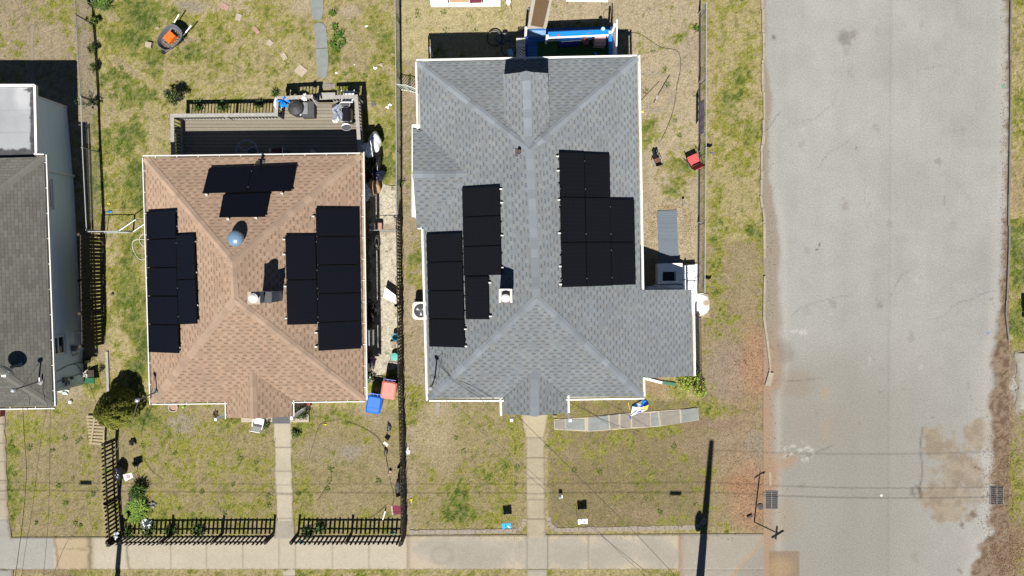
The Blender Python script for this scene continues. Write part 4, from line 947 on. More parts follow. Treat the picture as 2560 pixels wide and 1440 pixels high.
WW = inset([(p.x, p.y) for p in (W1, W2, W3, W4)], .18); WW[0] = (WW[0][0] - .5, WW[0][1]); WW[3] = (WW[3][0] - .5, WW[3][1]); walls(gh, WW, 1.95, M['siding_white'])
WB = inset([(p.x, p.y) for p in (BN, BS_, BS2, BN2)], .05); b = MB(); a = at(1062, 448, 0); b.box((a.x - .02, a.y, -.02), (.3, 3.6, HG - .05)); b.build('bay_wall', M['siding_white'], gh)
for t in (.14, .84): window(gh, WG[3], WG[2], t, 1.1, 2.3, 1.0, 1)
window(gh, WG[3], WG[2], .45, .3, 2.4, .95, 1, door=True, name='door')
for t in (.2, .6, .85): window(gh, WG[0], WG[3], t, 1.2, 2.3, .9, 1)
for t in (.2, .45): window(gh, WG[1], WG[2], t, 1.2, 2.3, .9, -1)
window(gh, WG[0], WG[1], .75, .55, 2.55, .95, -1, door=True, name='door'); window(gh, WG[0], WG[1], .22, 1.2, 2.3, 1.1, -1)
for px in (1278, 1412):
    b = MB(); a = at(px, 1022, 0); b.box((a.x, a.y + .1, 0), (.11, .11, HG - .14)); b.build('porch_post', M['white'], gh)
solar('solar_array', 'eight black panels in staggered rows on the left slope of the grey roof', WPG,
      [((1065, 585), (1154, 581), (1162, 870), (1073, 867), 4, 1), ((1154.8, 469), (1249, 463), (1254, 688), (1159, 690), 3, 1), ((1161, 691), (1221, 690), (1223, 799), (1164, 799), 1, 1)],
      [(1253, 473), (1255, 507), (1256, 589), (1256, 669), (1225, 707), (1227, 791), (1164, 823), (1165, 866)])
solar('solar_array', 'eight black panels in three columns on the right slope of the grey roof', EPG,
      [((1398, 379), (1461, 381), (1467, 717), (1405, 719), 3, 1), ((1461.5, 382), (1524.5, 384), (1530, 715), (1467.5, 717), 3, 1), ((1525, 497), (1586, 498), (1590, 712), (1530.5, 714), 2, 1)],
      [(1394, 391), (1396, 427), (1398, 500), (1399, 583), (1401, 666), (1402, 711)])
# chimney of the grey house
CH = 5.9; A, B, C, D = at(1248, 724, CH), at(1280, 724, CH), at(1281, 756, CH), at(1248, 755, CH)
ch = MB(); pl = [(D.x, D.y), (C.x, C.y), (B.x, B.y), (A.x, A.y)]
ch.hexa([(p[0], p[1], 4.2) for p in pl], [(p[0], p[1], CH) for p in pl], M['brick']); cho = ch.build('chimney', None, rg)
c3 = MB(); xm, ym = (A.x + B.x) / 2, (A.y + D.y) / 2; wx, wy = B.x - A.x, A.y - D.y
c3.box((xm, ym, CH), (wx, wy, .04), 0, M['paver'])
for s_ in (-1, 1): c3.box((xm + s_ * (wx / 2 - .02), ym, CH), (.05, wy + .04, .09), 0, M['white'])
c3.box((xm, ym + wy / 2, CH), (wx - .1, .05, .09), 0, M['white']); c3.build('coping', None, cho)
c4 = MB(); c4.lathe((xm, ym - .07, CH + .04), [(.10, 0), (.10, .24)], 18, M['alu']); c4.lathe((xm, ym - .07, CH + .28), [(.145, 0), (.14, .03), (.08, .08), (.01, .11)], 20, M['white']); c4.build('flue_cap', None, cho)
p = rayplane(1298, 381, WPG); b = MB(); b.box((p.x - .02, p.y, p.z - .03), (.26, .30, .03), 0, M['darkgrey']); b.lathe(p - Vector((0, 0, .05)), [(.075, 0), (.06, .36)], 16, M['darkgrey']); b.lathe(p + Vector((0, 0, .31)), [(.045, 0), (.045, .005)], 12, M['rust']); b.build('vent_pipe', None, rg)
msg, TG = mast('service_mast', 'leaning conduit mast with weather head at the front left corner of the grey roof', (1087, 945), 0, (1078, 968), 4.75, plane=WPG)
b = MB(); b.tube([TG, TG + Vector((.25, .35, -.1)), rayplane(1100, 915, WPG, .03), rayplane(1125, 940, WPG, .03), rayplane(1180, 965, SPG, .03), rayplane(1240, 1000, SPG, .03), at(1282, 1046, 3.0)], .007, 5, M['wire']); b.build('cable', None, msg)

# ------------------------------------------------------------ the neighbour's house (left edge)
HL = 2.8
nh = thing('old_grey_house', 'house with worn shingles and silver flat roof annexe at the left edge', 'house', tuple(at(0, 640, 0)))
A0, A1, A2 = at(110, 392, HL), at(132, 1015, HL), at(-330, 1023, HL); A3 = at(-330, 404, HL)
RZ = 4.1; R0, R1 = at(-170, 600, RZ), at(-170, 826, RZ)
EP = mkplane(A0, A1, R0); SP = mkplane(A1, A2, R1); NP = mkplane(A3, A0, R0)
def meet(pl1, pl2, base, z):
    """point at height z on the hip where two planes meet, starting from base"""
    d = pl1[1].cross(pl2[1]).normalized(); d = d if d.z > 0 else -d; return base + d * ((z - base.z) / d.z)
R0 = meet(EP, NP, A0, RZ); R1 = meet(EP, SP, A1, RZ)
r = MB(); r.roofface([A0, A1, R1]); r.roofface([A0, R1, R0]); r.roofface([A1, A2, R1]); r.roofface([A0, A3, R0]); r.roofface([A3, A2, R1, R0])
ro = r.build('roof', M['roof_old'], nh)
c = MB(); caps(c, A0, R0, mkplane(A3, A0, R0), mkplane(A0, A1, R0), .14, .13); c.build('ridge_cap', M['cap_old'], ro)
c = MB(); caps(c, A1, R1, mkplane(A1, A2, R1), mkplane(A0, A1, R1), .14, .13, start=30); c.build('ridge_cap', M['cap_old'], ro)
u = MB(); u.face([p + Vector((0, 0, -.16)) for p in (A0, A3, A2, A1)]); u.build('soffit', M['white'], ro)
gutter(ro, [A2, A1], M['gutter'], M['gutter_in'], .085, .12, 1.0, 1, lip=.04)
gutter(ro, [A1, A0, at(90, 391, HL)], M['gutter'], M['gutter_in'], .085, .12, 1.0, 1, lip=.04)
# walls; the east wall shows below the eave
E0 = at(183, 440, 0); E1 = at(210, 955, 0); EN = at(167, 268, 0); EN2 = at(181, 432, 0)
walls(nh, [(E0.x, E0.y), (E1.x, E1.y), (E1.x - 7, E1.y - .1), (E1.x - 7, E0.y)], HL - .1, M['siding'])
F0, F1 = at(88, 214, 2.62), at(90, 391, 2.62)
walls(nh, [(EN.x, EN.y), (E0.x - .03, E0.y - .02), (EN.x - 6, E0.y - .02), (EN.x - 6, EN.y)], 2.45, M['siding'])
b = MB(); b.beam((E1.x + .01, E1.y - .01, 0), (E1.x + .01, E1.y - .01, HL - .12), .12, .12, M['white']); b.beam((EN.x + .005, EN.y, 0), (EN.x + .005, EN.y, 2.4), .07, .07, M['white']); b.beam((E0.x + .02, E0.y, 0), (E0.x + .02, E0.y, 2.6), .09, .09, M['white']); b.build('corner_board', None, nh)
def east(t, z, out=0.0):
    p = E0.lerp(E1, t); d = (E1 - E0).normalized(); o = Vector((-d.y, d.x, 0)); o = o if o.x > 0 else -o; return Vector((p.x, p.y, z)) + o * out
def tpx(py): return (py - 440) / (955 - 440.0)
dE = (E1 - E0).normalized()
window(nh, E0, E1, tpx(852), 1.35, 2.25, .78, -1); window(nh, E0, E1, tpx(495), 1.7, 2.4, 1.2, -1, label='shaded upper window under the eave')
window(nh, E0, E1, tpx(850), .12, .5, .75, -1, name='basement_window')
b = MB(); q = east(tpx(866), .75, .08); b.lathe(q, [(.0, -.08), (.13, -.08), (.13, .08), (.09, .12), (0, .13)], 16, M['steel_dark'], (1, 0, 0)); b.build('electric_meter', None, nh)
b = MB(); b.tube([east(tpx(905), 2.5, .03), east(tpx(912), 1.9, .03), east(tpx(905), 1.2, .03), east(tpx(903), .5, .03), east(tpx(906), .1, .05)], .014, 6, M['black']); b.tube([east(tpx(903), .9, .03), east(tpx(908), .5, .04), east(tpx(922), .25, .03), east(tpx(928), .1, .03)], .012, 6, M['black']); b.tube([east(tpx(940), 2.4, .03), east(tpx(934), 1.4, .03), east(tpx(932), .2, .03)], .02, 6, M['steel_dark']); b.tube([east(tpx(872), .9, .04), east(tpx(884), .8, .05), east(tpx(880), .4, .05)], .012, 6, M['black']); b.build('wall_cable', None, nh)
for (py, z, s_) in ((937, 1.35, .22), (957 - 20, .9, .1), (941, 1.3, .12), (958 - 12, 1.2, .16), (795, .15, .2)):
    b = MB(); b.box(tuple(east(tpx(py), z, .05)), (.10, s_, s_), math.atan2(dE.y, dE.x) + math.pi / 2, M['steel_dark'] if py != 795 else M['white']); b.build('junction_box', None, nh)
# flat roofed annexe with silver coating and tarred edge
def silver(x, y, u, v):
    n = fbm(x, y, 50, 4, 61); n2 = fbm(x, y, 10, 4, 62)
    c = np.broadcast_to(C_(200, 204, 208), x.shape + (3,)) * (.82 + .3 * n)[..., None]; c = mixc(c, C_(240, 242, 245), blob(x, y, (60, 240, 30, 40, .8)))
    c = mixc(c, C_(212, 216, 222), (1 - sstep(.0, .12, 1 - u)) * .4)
    for q in (275, 330): c = c * (1 - .14 * np.exp(-((y - q) / 1.4) ** 2))[..., None]
    tar = np.maximum.reduce([sstep(71, 74, x - .006 * (y - 212) + (n2 - .5) * 6), sstep(368, 374, y + (n2 - .5) * 12), blob(x + (n2 - .5) * 20, y + (n2 - .5) * 20, (66, 222, 12, 5, 1))])
    return mixc(c, C_(62, 58, 62), tar * (.75 + .25 * n2))
M['silver'] = mat_attr('silver_roof_coating', rough=.55, fine=30, var=.08, bump=.003)
k = 1 - 2.62 / HC
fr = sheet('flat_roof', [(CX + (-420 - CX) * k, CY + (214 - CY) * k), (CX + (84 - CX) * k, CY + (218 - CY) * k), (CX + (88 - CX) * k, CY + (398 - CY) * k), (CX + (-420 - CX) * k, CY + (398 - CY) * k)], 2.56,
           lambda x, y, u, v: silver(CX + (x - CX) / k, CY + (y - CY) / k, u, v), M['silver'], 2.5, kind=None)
fr.parent = nh; fr.matrix_parent_inverse = WM[nh.name].inverted()
b = MB(); P = [at(-420, 213, 2.64), at(86, 213, 2.64), at(90, 391, 2.64)]
for p, q in zip(P[:-1], P[1:]): b.beam(p + Vector((0, 0, -.08)), q + Vector((0, 0, -.08)), .09, .16)
b.build('fascia', M['white'], nh)
# brick step at its front door
b = MB(); a = at(-20, 1026, 0); b.box((a.x, a.y - .05, -.02), (1.1, .35, .32)); b.build('brick_step', M['brick'], nh)
# satellite dish and mast on the old roof
def dish(name, label, pxc, plane):
    P = rayplane(*pxc, plane); t = thing(name, label, 'satellite dish', tuple(P))
    b = MB(); b.box((P.x, P.y, P.z - .01), (.14, .14, .03), 0, M['steel']); b.tube([P, P + Vector((0, 0, .3)), P + Vector((-.05, -.04, .5))], .022, 8, M['steel_dark'])
    b.build('mount', None, t); d = Vector((-.50, -.78, .42)).normalized(); c = P + Vector((-.07, -.06, .55))
    b = MB(); prof = [(.0, 0.0), (.1, .008), (.2, .03), (.3, .07), (.335, .085)]; b.lathe(c, prof, 30, None, tuple(d), sx=1.0, sy=.9, cap=False); b.lathe(c - d * .012, prof, 30, None, tuple(d), sx=1.0, sy=.9, cap=False); b.build('reflector', M['steel'], t, smooth=True)
    L = c + d * .38 + Vector((0, 0, -.16)); b = MB(); b.tube([c + Vector((0, 0, -.3)), L], .016, 8); b.build('arm', M['steel'], t)
    b = MB(); b.tube([L + d * .05 + Vector((0.04, 0, 0)), L - d * .07], [.04, .03], 10); b.box(tuple(L + Vector((0, 0, -.03))), (.16, .07, .06)); b.build('receiver', M['white'], t); return t
dish('satellite_dish', 'grey satellite dish on the old grey shingles at the left edge', (50, 912), EP)
mso, TO = mast('service_mast', 'leaning conduit mast with weather head on the old grey roof at the left edge', (97, 954), 0, (36, 974), 4.4, plane=EP)
b = MB(); b.tube([TO, rayplane(52, 976, SP, .04), rayplane(68, 985, SP, .04), rayplane(74, 1000, SP, .04), rayplane(72, 1012, SP, .03)], .007, 5, M['wire']); b.tube([rayplane(104, 946, EP, .2), rayplane(106, 975, EP, .03), rayplane(112, 1000, EP, .03), rayplane(119, 1013, EP, .02)], .008, 5, M['wire']); b.build('cable', None, mso)
b = MB(); q = rayplane(102, 948, EP, .08); b.box(tuple(q), (.05, .16, .1)); b.build('bracket', M['dirtywhite'], mso)

# ------------------------------------------------------------ fences
def gpt(p): return at(p[0], p[1], 0)
def chainlink(label, pts, h, post_step=2.6, rail_r=.021, m=None, skip_end=False, brace=()):
    P = [gpt(p) for p in pts]; t = thing('chain_link_fence', label, 'fence', tuple(P[0])); m = m or M['steel']
    up = Vector((0, 0, h)); b = MB(); b.tube([p + up for p in P], rail_r, 8); b.build('top_rail', m, t)
    b = MB(); b.tube([p + Vector((0, 0, .06)) for p in P], .004, 4); b.build('tension_wire', m, t)
    w_ = MB(); st = .065; r_ = .0021
    for a, e in zip(P[:-1], P[1:]):
        L = (e - a).length; d = (e - a) / L; k = -h
        while k < L:
            for sgn in (1, -1):
                s0, s1 = (k, k + h) if sgn > 0 else (k + h, k); z0, z1 = .04, h
                def cl(s_, o, zs, zo):
                    if s_ < 0: f = (0 - s_) / (o - s_); return 0, zs + (zo - zs) * f
                    if s_ > L: f = (s_ - L) / (s_ - o); return L, zs + (zo - zs) * f
                    return s_, zs
                if max(s0, s1) <= 0 or min(s0, s1) >= L: continue
                a0, b0 = cl(s0, s1, z0, z1); a1, b1 = cl(s1, s0, z1, z0)
                w_.tube([a + d * a0 + Vector((0, 0, b0)), a + d * a1 + Vector((0, 0, b1))], r_, 3, None, False)
            k += st
    w_.build('wire_mesh', M['mesh'], t)
    for a, e in zip(P[:-1], P[1:]):
        L = (e - a).length; n = max(1, round(L / post_step))
        for i in range(n if e is not P[-1] else n + 1):
            p = a.lerp(e, i / n); b = MB(); b.tube([p, p + Vector((0, 0, h + .03))], .026, 8); b.lathe(p + Vector((0, 0, h + .02)), [(.034, 0), (.03, .03), (.005, .05)], 8); b.build('post', m, t)
    return t
chainlink('dark chain link fence between the neighbour yard and the brown house, beside the left house', [(226, -60), (231, 60), (243, 255)], 1.26, 3.4, m=M['steel_dark'])
chainlink('pale railed chain link fence between the twig tangle and the yard gate', [(243.5, 258), (247, 380), (257, 578)], 1.26, 3.2)
def picket(label, pts, h, step, pw, post_every, m, mr, pointed=True, lean=0.0, rails=(.28, .82), jit=.02, th=.018, gap=False):
    P = [gpt(p) for p in pts]; t = thing('picket_fence', label, 'fence', tuple(P[0])); rd = random.Random(int(pts[0][0])); pk = MB(); rl = MB()
    for a, e in zip(P[:-1], P[1:]):
        L = (e - a).length; d = (e - a) / L; o = Vector((d.y, -d.x, 0)); n = int(L / step); ang = math.atan2(d.y, d.x)
        for i in range(n + 1):
            s_ = i * L / n
            if gap and rd.random() < .05: continue
            hh = h * rd.uniform(.975, 1.02) if jit else h; w_ = pw * rd.uniform(.92, 1.05); lx = rd.uniform(-jit, jit); ly = rd.uniform(-jit, jit)
            c = a + d * s_ + o * .02; T = d * lx + o * (ly + lean)
            def q(u, z, v): return c + d * u + o * v + T * (z / h) + Vector((0, 0, z))
            z1 = hh - pw * .9 if pointed else hh
            pk.hexa([q(-w_ / 2, .03, -th), q(w_ / 2, .03, -th), q(w_ / 2, .03, 0), q(-w_ / 2, .03, 0)], [q(-w_ / 2, z1, -th), q(w_ / 2, z1, -th), q(w_ / 2, z1, 0), q(-w_ / 2, z1, 0)])
            if pointed: pk.hexa([q(-w_ / 2, z1, -th), q(w_ / 2, z1, -th), q(w_ / 2, z1, 0), q(-w_ / 2, z1, 0)], [q(-w_ * .12, hh, -th), q(w_ * .12, hh, -th), q(w_ * .12, hh, 0), q(-w_ * .12, hh, 0)])
        for z in rails:
            rl.beam(a + o * (.055 + lean * z) + Vector((0, 0, h * z)), e + o * (.055 + lean * z) + Vector((0, 0, h * z)), .035, .085, mr)
        k = 0; np_ = max(1, round(L / post_every))
        for i in range(np_ + 1):
            c = a + d * (L * i / np_) + o * .10; b = MB(); b.box((c.x, c.y, -.02), (.09, .09, h * 1.0), ang, mr); b.box((c.x, c.y, h * 1.0 - .02), (.11, .11, .02), ang, mr); b.build('post', None, t)
    rl.build('rail', mr, t); pk.build('picket', m, t); return t
WD, WBR = M['wood_dark'], M['wood_brown']
picket('black picket fence along the pavement, left of the path to the brown house', [(684, 1338), (302, 1339)], 1.16, .186, .085, 2.5, WD, WD)
picket('black picket fence along the pavement, right of the path to the brown house', [(1012, 1338), (746, 1338)], 1.16, .186, .085, 2.5, WD, WD)
picket('black picket fence on the left side of the brown house front lawn', [(300, 1340), (293, 1240), (287, 1097)], 1.14, .17, .085, 2.7, WD, WD)
picket('long dark picket fence between the gravel strip and the grey house lawn', [(1003, 545), (1005, 760), (1007, 945), (1012, 1150), (1015, 1338)], 1.16, .135, .09, 2.6, M['wood_faded'], M['wood_dark'], jit=.03)
picket('tall dark slatted fence in the shade beside the left house', [(258, 590), (259, 700), (262, 856)], 1.72, .15, .125, 1.35, M['wood_dark'], M['wood_brown'], pointed=True, rails=(.06, .5, .93), jit=.012)
chainlink('chain link fence with a pale rail between the back lawn and the grey house', [(997, -80), (1000, 200), (1001, 385), (1001, 545)], 1.2, 2.6)
t = chainlink('tall stepped chain link fence along the verge, right of the grey house', [(1747, 34), (1746, 380), (1743, 733)], 1.28, 2.9)
b = MB()
for (x, y, x2, y2) in ((1749, 46, 1765, 24), (1748, 216, 1767, 194), (1748, 391, 1766, 382), (1747, 562, 1763, 557)): b.tube([at(x, y, .05), at(x2, y2, 1.2)], .018, 6)
b.build('brace', M['steel'], t)
t = chainlink('rusty wire fence with an added black strip for its shadow line beside the corner bush of the grey house', [(1738, 790), (1742, 968)], .95, 2.6, .012, M['rust'])
b = MB(); b.beam(gpt((1741, 790)) + Vector((0, 0, .14)), gpt((1746, 968)) + Vector((0, 0, .14)), .09, .28); b.build('shadow_strip', M['wood_dark'], t)  # black strip added where the dark shadow line runs along this fence
# gate between the yards: galvanised frame standing open, braces
t = thing('yard_gate', 'galvanised chain link gate standing ajar between the left fence and the brown house', 'gate', tuple(gpt((255, 581))))
b = MB(); f = lambda p, q, z0=.08, z1=1.22: [b.tube([gpt(p) + Vector((0, 0, z)), gpt(q) + Vector((0, 0, z))], .02, 8) for z in (z0, z1)] + [b.tube([gpt(k) + Vector((0, 0, z0)), gpt(k) + Vector((0, 0, z1))], .02, 8) for k in (p, q)]
f((257, 582), (332, 581)); b.build('frame', M['steel'], t)
b = MB(); f((334, 580), (374, 553)); b.build('gate_leaf', M['steel'], t)
b = MB(); b.tube([at(231, 580, 1.2), at(262, 614, .02)], .016, 6); b.build('brace', M['rust'], t)
# white ornamental side gate by the grey house
t = thing('side_gate', 'pale green ornamental metal gate between the wire fence and the grey house', 'gate', tuple(gpt((1002, 216))))
def lattice(mb, A, B, z0, z1, step=.12, r=.008, both=True, slope=1.0, wd=.03, th=.008):
    A = Vector(A); B = Vector(B); L = (B - A).length; d = (B - A) / L; H = z1 - z0; k = -H * slope
    while k < L:
        for s_ in ((1, -1) if both else (1,)):
            p = [(k, 0), (k + H * slope, H)] if s_ > 0 else [(k + H * slope, 0), (k, H)]
            (s0, h0), (s1, h1) = p; lo, hi = (0, L)
            def at_(s_, h_): return A + d * s_ + Vector((0, 0, z0 + h_))
            t0 = max(0, min((lo - s0) / (s1 - s0), (hi - s0) / (s1 - s0)) if s1 != s0 else 0); t1 = min(1, max((lo - s0) / (s1 - s0), (hi - s0) / (s1 - s0)))
            if t1 - t0 > .02: mb.beam(at_(s0 + (s1 - s0) * t0, h0 + (h1 - h0) * t0), at_(s0 + (s1 - s0) * t1, h0 + (h1 - h0) * t1), th, wd)
        k += step
gm = mat('pale_green_paint', (0.45, 0.52, 0.48), 0.6, 0.12)
for (p, q) in (((1002, 226), (1020, 228)), ((1023, 228), (1046, 236))):
    A, B = gpt(p), gpt(q); b = MB(); lattice(b, A, B, .15, 1.05, .10, both=False, slope=.4, wd=.022)
    for z in (.12, 1.08): b.beam(A + Vector((0, 0, z)), B + Vector((0, 0, z)), .025, .025)
    for e in (A, B): b.beam(e, e + Vector((0, 0, 1.16)), .03, .03)
    b.build('gate_panel', gm, t)

# ------------------------------------------------------------ back deck of the brown house
ZD = .42; ZR = 1.38
dk = thing('back_deck', 'weathered grey wooden deck with railings behind the brown house', 'deck', tuple(at(660, 340, 0)))
rail_px = [(432, 392), (430, 289), (690, 286), (692, 246), (778, 241)]; rail2 = [(822, 243), (890, 241), (900, 392)]
R1_ = [at(x, y, ZR) for x, y in rail_px]; R2_ = [at(x, y, ZR) for x, y in rail2]
fl = [(p.x, p.y) for p in R1_] + [((at(790, 256, ZD)).x, at(790, 256, ZD).y), ((at(822, 256, ZD)).x, at(822, 256, ZD).y)] + [(p.x, p.y) for p in R2_]
b = MB(); b.prism(fl, ZD - .14, ZD, M['wood_brown'], M['deck']); b.build('deck_floor', None, dk)
b = MB()
for p in [R1_[0], R1_[1], R1_[2], R1_[3], R1_[4], R2_[1], R2_[2], R1_[1].lerp(R1_[2], .5)]: b.box((p.x, p.y, 0), (.1, .1, ZR - .03))
b.build('post', M['wood_grey'], dk)
cap_ = MB(); low = MB()
for Rl in (R1_, R2_):
    bal = MB()
    for ri, (p, q) in enumerate(zip(Rl[:-1], Rl[1:])):
        d = (q - p).normalized(); zo = -.02 + .004 * (ri % 2); cap_.beam(p - d * .07 + Vector((0, 0, zo)), q + d * .07 + Vector((0, 0, zo)), .15, .04)
        L = (q - p).length; n = int(L / .135); o = Vector((d.y, -d.x, 0))
        for i in range(n):
            c = p + d * (L * (i + .5) / n); c.z = 0; bal.beam(c + Vector((0, 0, ZD - .1)), c + Vector((0, 0, ZR - .06)), .038, .038)
        low.beam(Vector((p.x, p.y, ZD + .08)), Vector((q.x, q.y, ZD + .08)), .04, .09); low.beam(Vector((p.x, p.y, ZR - .10)), Vector((q.x, q.y, ZR - .10)), .04, .09)
    bal.build('balustrade', M['wood_grey'], dk)
cap_.build('rail_cap', M['wood_grey'], dk); low.build('rail', M['wood_grey'], dk)
b = MB()   # stair rails and treads
b.beam(at(779, 243, ZR - .06), at(792, 262, ZD + .5), .05, .09)
b.build('stair_rail', M['wood_grey'], dk)
b = MB(); b.beam(at(892, 243, ZR - .05), at(906, 255, ZD + .35), .035, .035); b.build('leaning_bar', M['steel'], dk)
b = MB(); b.hexa([at(792, 250, .20), at(838, 248, .20), at(838, 231, .20), at(792, 232, .20)], [at(792, 250, .26), at(838, 248, .26), at(838, 231, .26), at(792, 232, .26)])
b.build('step', M['wood_grey'], dk)
b = MB(); b.box(tuple(at(814, 243, 0)), (.6, .2, .2)); b.build('step_block', M['concrete'], dk)
# things on and round the deck
def crumple(name, label, cat, px, z, r, m, seed, sq=.55, group=None, parent=None, jit=.35, n=18):
    p = at(*px, z); b = MB(); b.blobm((p.x, p.y, z + r[2] * .6), r, n, 10, jit, None, seed, flat=.4)
    o = b.build(name, m, parent, smooth=False)
    return tag(o, label, cat, group) if parent is None else o
crumple('tarpaulin', 'bright blue crumpled tarpaulin bag on the deck rail corner', 'bag', (711, 255), 1.15, (.18, .20, .16), M['blue'], 3, jit=.5)
crumple('paper_bag', 'white crumpled bag hanging over the left corner of the raised deck rail', 'bag', (689, 259), 1.38, (.06, .17, .06), M['bag_white'], 4)
crumple('towel', 'off white cloth slung over the back rail of the deck', 'cloth', (761, 244), 1.36, (.09, .15, .05), M['dirtywhite'], 5)
crumple('box', 'small white box beside the blue bag on the deck', 'box', (702, 268), .95, (.08, .05, .04), M['white'], 6, jit=.1)
p = at(735, 267, 1.2); t = thing('covered_table', 'round black covered barrel with a cord round it on the deck', 'covered barrel', (p.x, p.y, ZD)); b = MB()
b.lathe((p.x, p.y, ZD), [(.30, 0), (.32, .3), (.33, .55), (.30, .63), (.18, .70), (.02, .74)], 28); b.build('cover', mat('black_cover', (.028, .028, .03), .6, .2), t)
b = MB(); b.ring((p.x - .04, p.y, ZD + .66), .22, .01, 20, 5, None, (.3, 0, 1), -1.6, 1.7); b.build('cord', M['steel_dark'], t)
p = at(764, 270, 1.0); t = thing('storage_bin', 'grey plastic storage bin with a stained lid on the deck', 'storage bin', (p.x, p.y, ZD)); b = MB()
b.box((p.x + .05, p.y - .02, ZD), (.50, .66, .40), .03, M['darkgrey']); b.build('bin_body', None, t)
b = MB(); q = at(760, 267, 1.35); b.hexa([at(751, 285, .84), at(770, 285, .84), at(771, 256, .84), at(751, 255, .84)], [at(751, 283, .88), at(769, 282, .88), at(769, 257, .88), at(751, 255, .88)]); b.build('lid', mat('stained_grey_plastic', (.16, .17, .18), .5, .35, 4), t)
b = MB(); q = at(751, 285, 0); p2 = at(751, 285, .88); b.blobm((p2.x, p2.y, .90), (.07, .07, .05), 12, 8, .1); tag(b.build('ball', M['dirtywhite']), 'pale round lump between the black barrel and the grey bin', 'ball')
b = MB(); b.beam(at(733, 292, ZD + .02), at(738, 287, ZD + .02), .03, .02); tag(b.build('stick', M['wood_pale']), 'short pale stick lying on the deck boards', 'stick')
# barbecue
p = at(866, 287, 1.1); t = thing('barbecue_grill', 'black gas barbecue with side shelves in the right corner of the deck', 'barbecue', (p.x, p.y, ZD), 0.0)
b = MB(); b.box((p.x, p.y, ZD + .05), (.34, .56, .55), 0, M['blackplastic']); b.build('cabinet', None, t)
b = MB(); n = 10; R_ = .17; vs = []; L2 = .28
for s_ in (-L2, L2):
    for k in range(n + 1): a = math.pi * k / n; vs.append((p.x - R_ * math.cos(a), p.y + s_, ZD + .62 + R_ * math.sin(a) * 1.0))
fs = [(k, k + 1, n + 2 + k, n + 1 + k) for k in range(n)] + [tuple(range(n + 1)), tuple(range(2 * n + 1, n, -1))]
b.raw(vs, fs); b.build('hood', mat('gloss_black_enamel', (.012, .012, .014), .12, .1), t, smooth=False)
for (c, nm, rz_) in (((866, 318), 'side_shelf', .05), ((862, 261), 'side_shelf', -.05)):
    q = at(*c, 1.05); b = MB(); b.lathe((q.x, q.y, 1.02), [(.21, 0), (.21, .03)], 24, M['darkgrey'], sx=1.0, sy=.62); b.ring((q.x, q.y, 1.045), .215, .012, 28, 5, M['alu'], ry=.135); b.build(nm, None, t)
b = MB(); b.beam(at(853, 262, 1.06), at(853, 306, 1.06), .02, .02); b.beam(at(853, 304, 1.06), at(879, 303, 1.06), .03, .03); b.build('trim', M['alu'], t)
p = at(842, 282, 1.1); b = MB(); b.hexa([at(830, 262, ZD), at(853, 258, ZD), at(853, 304, ZD), at(845, 300, ZD)][::-1], [at(829, 272, .9), at(851, 258, .98), at(852, 304, .94), at(838, 296, .8)][::-1]); b.blobm((p.x, p.y, .9), (.17, .30, .12), 20, 10, .4, None, 12)
tag(b.build('plastic_sheet', M['plastic_film']), 'crumpled clear plastic sheet over a box beside the barbecue', 'plastic sheet')
b = MB(); q = at(838, 302, ZD + .1); b.blobm((q.x, q.y, ZD + .08), (.12, .09, .08), 12, 8, .3, None, 2); tag(b.build('bag', M['dirtywhite']), 'small white and brown bag at the foot of the plastic sheet', 'bag')
def patio_chair(label, px, rz, z, m, name='patio_chair', cat='chair', group=None, s_=1.0, fm=None, slats=False, sling=None):
    p = at(*px, z + .45); t = thing(name, label, cat, (p.x, p.y, z), rz, group); W = Matrix.Translation((p.x, p.y, z)) @ Matrix.Rotation(rz, 4, 'Z') @ Matrix.Scale(s_, 4); T = lambda *v: W @ Vector(v)
    fm = fm or m; b = MB(); b.hexa([T(-.23, -.22, .40), T(.23, -.22, .40), T(.23, .22, .38), T(-.23, .22, .38)], [T(-.23, -.22, .43), T(.23, -.22, .43), T(.23, .22, .41), T(-.23, .22, .41)]); b.build('seat', sling or m, t)
    b = MB()
    if slats:
        for u in (-.18, -.09, 0, .09, .18): b.beam(T(u, .22, .42), T(u * .95, .34, .80), .045, .02)
        b.beam(T(-.23, .345, .82), T(.23, .345, .82), .03, .07)
    else: b.hexa([T(-.22, .20, .42), T(.22, .20, .42), T(.22, .23, .42), T(-.22, .23, .42)], [T(-.22, .36, .88), T(.22, .36, .88), T(.22, .38, .88), T(-.22, .38, .88)])
    b.build('backrest', sling or m, t)
    for a, c in ((-1, -1), (1, -1), (1, 1), (-1, 1)):
        b = MB(); b.tube([T(a * .25, c * .26, 0), T(a * .23, c * .21, .42)] + ([T(a * .24, .37, .9)] if c > 0 else [T(a * .26, c * .21, .62)]), .013, 6); b.build('leg', fm, t)
    for a in (-1, 1):
        b = MB(); b.tube([T(a * .26, -.22, .62), T(a * .27, .0, .64), T(a * .24, .28, .64)], .018, 6); b.build('armrest', fm, t)
    return t
patio_chair('white plastic chair standing on the ground behind the deck rail', (872, 240), math.pi, 0.35, M['white'], slats=True)
patio_chair('chair with dark red sling seat in the shade on the deck against the house', (694, 384), math.pi + .05, ZD, M['maroon'], fm=M['alu'])
p = at(617, 377, ZD + .7); t = thing('patio_table', 'round wire framed table in the shade on the deck, half under the eave', 'table', (p.x, p.y, ZD)); b = MB(); b.ring((p.x, p.y, ZD + .7), .44, .014, 36, 6)
for k in range(3): a = .5 + k * 2 * math.pi / 3; b.tube([(p.x + .44 * math.cos(a), p.y + .44 * math.sin(a), ZD + .7), (p.x + .12 * math.cos(a + .4), p.y + .12 * math.sin(a + .4), ZD + .69), (p.x, p.y, ZD + .69)], .011, 5)
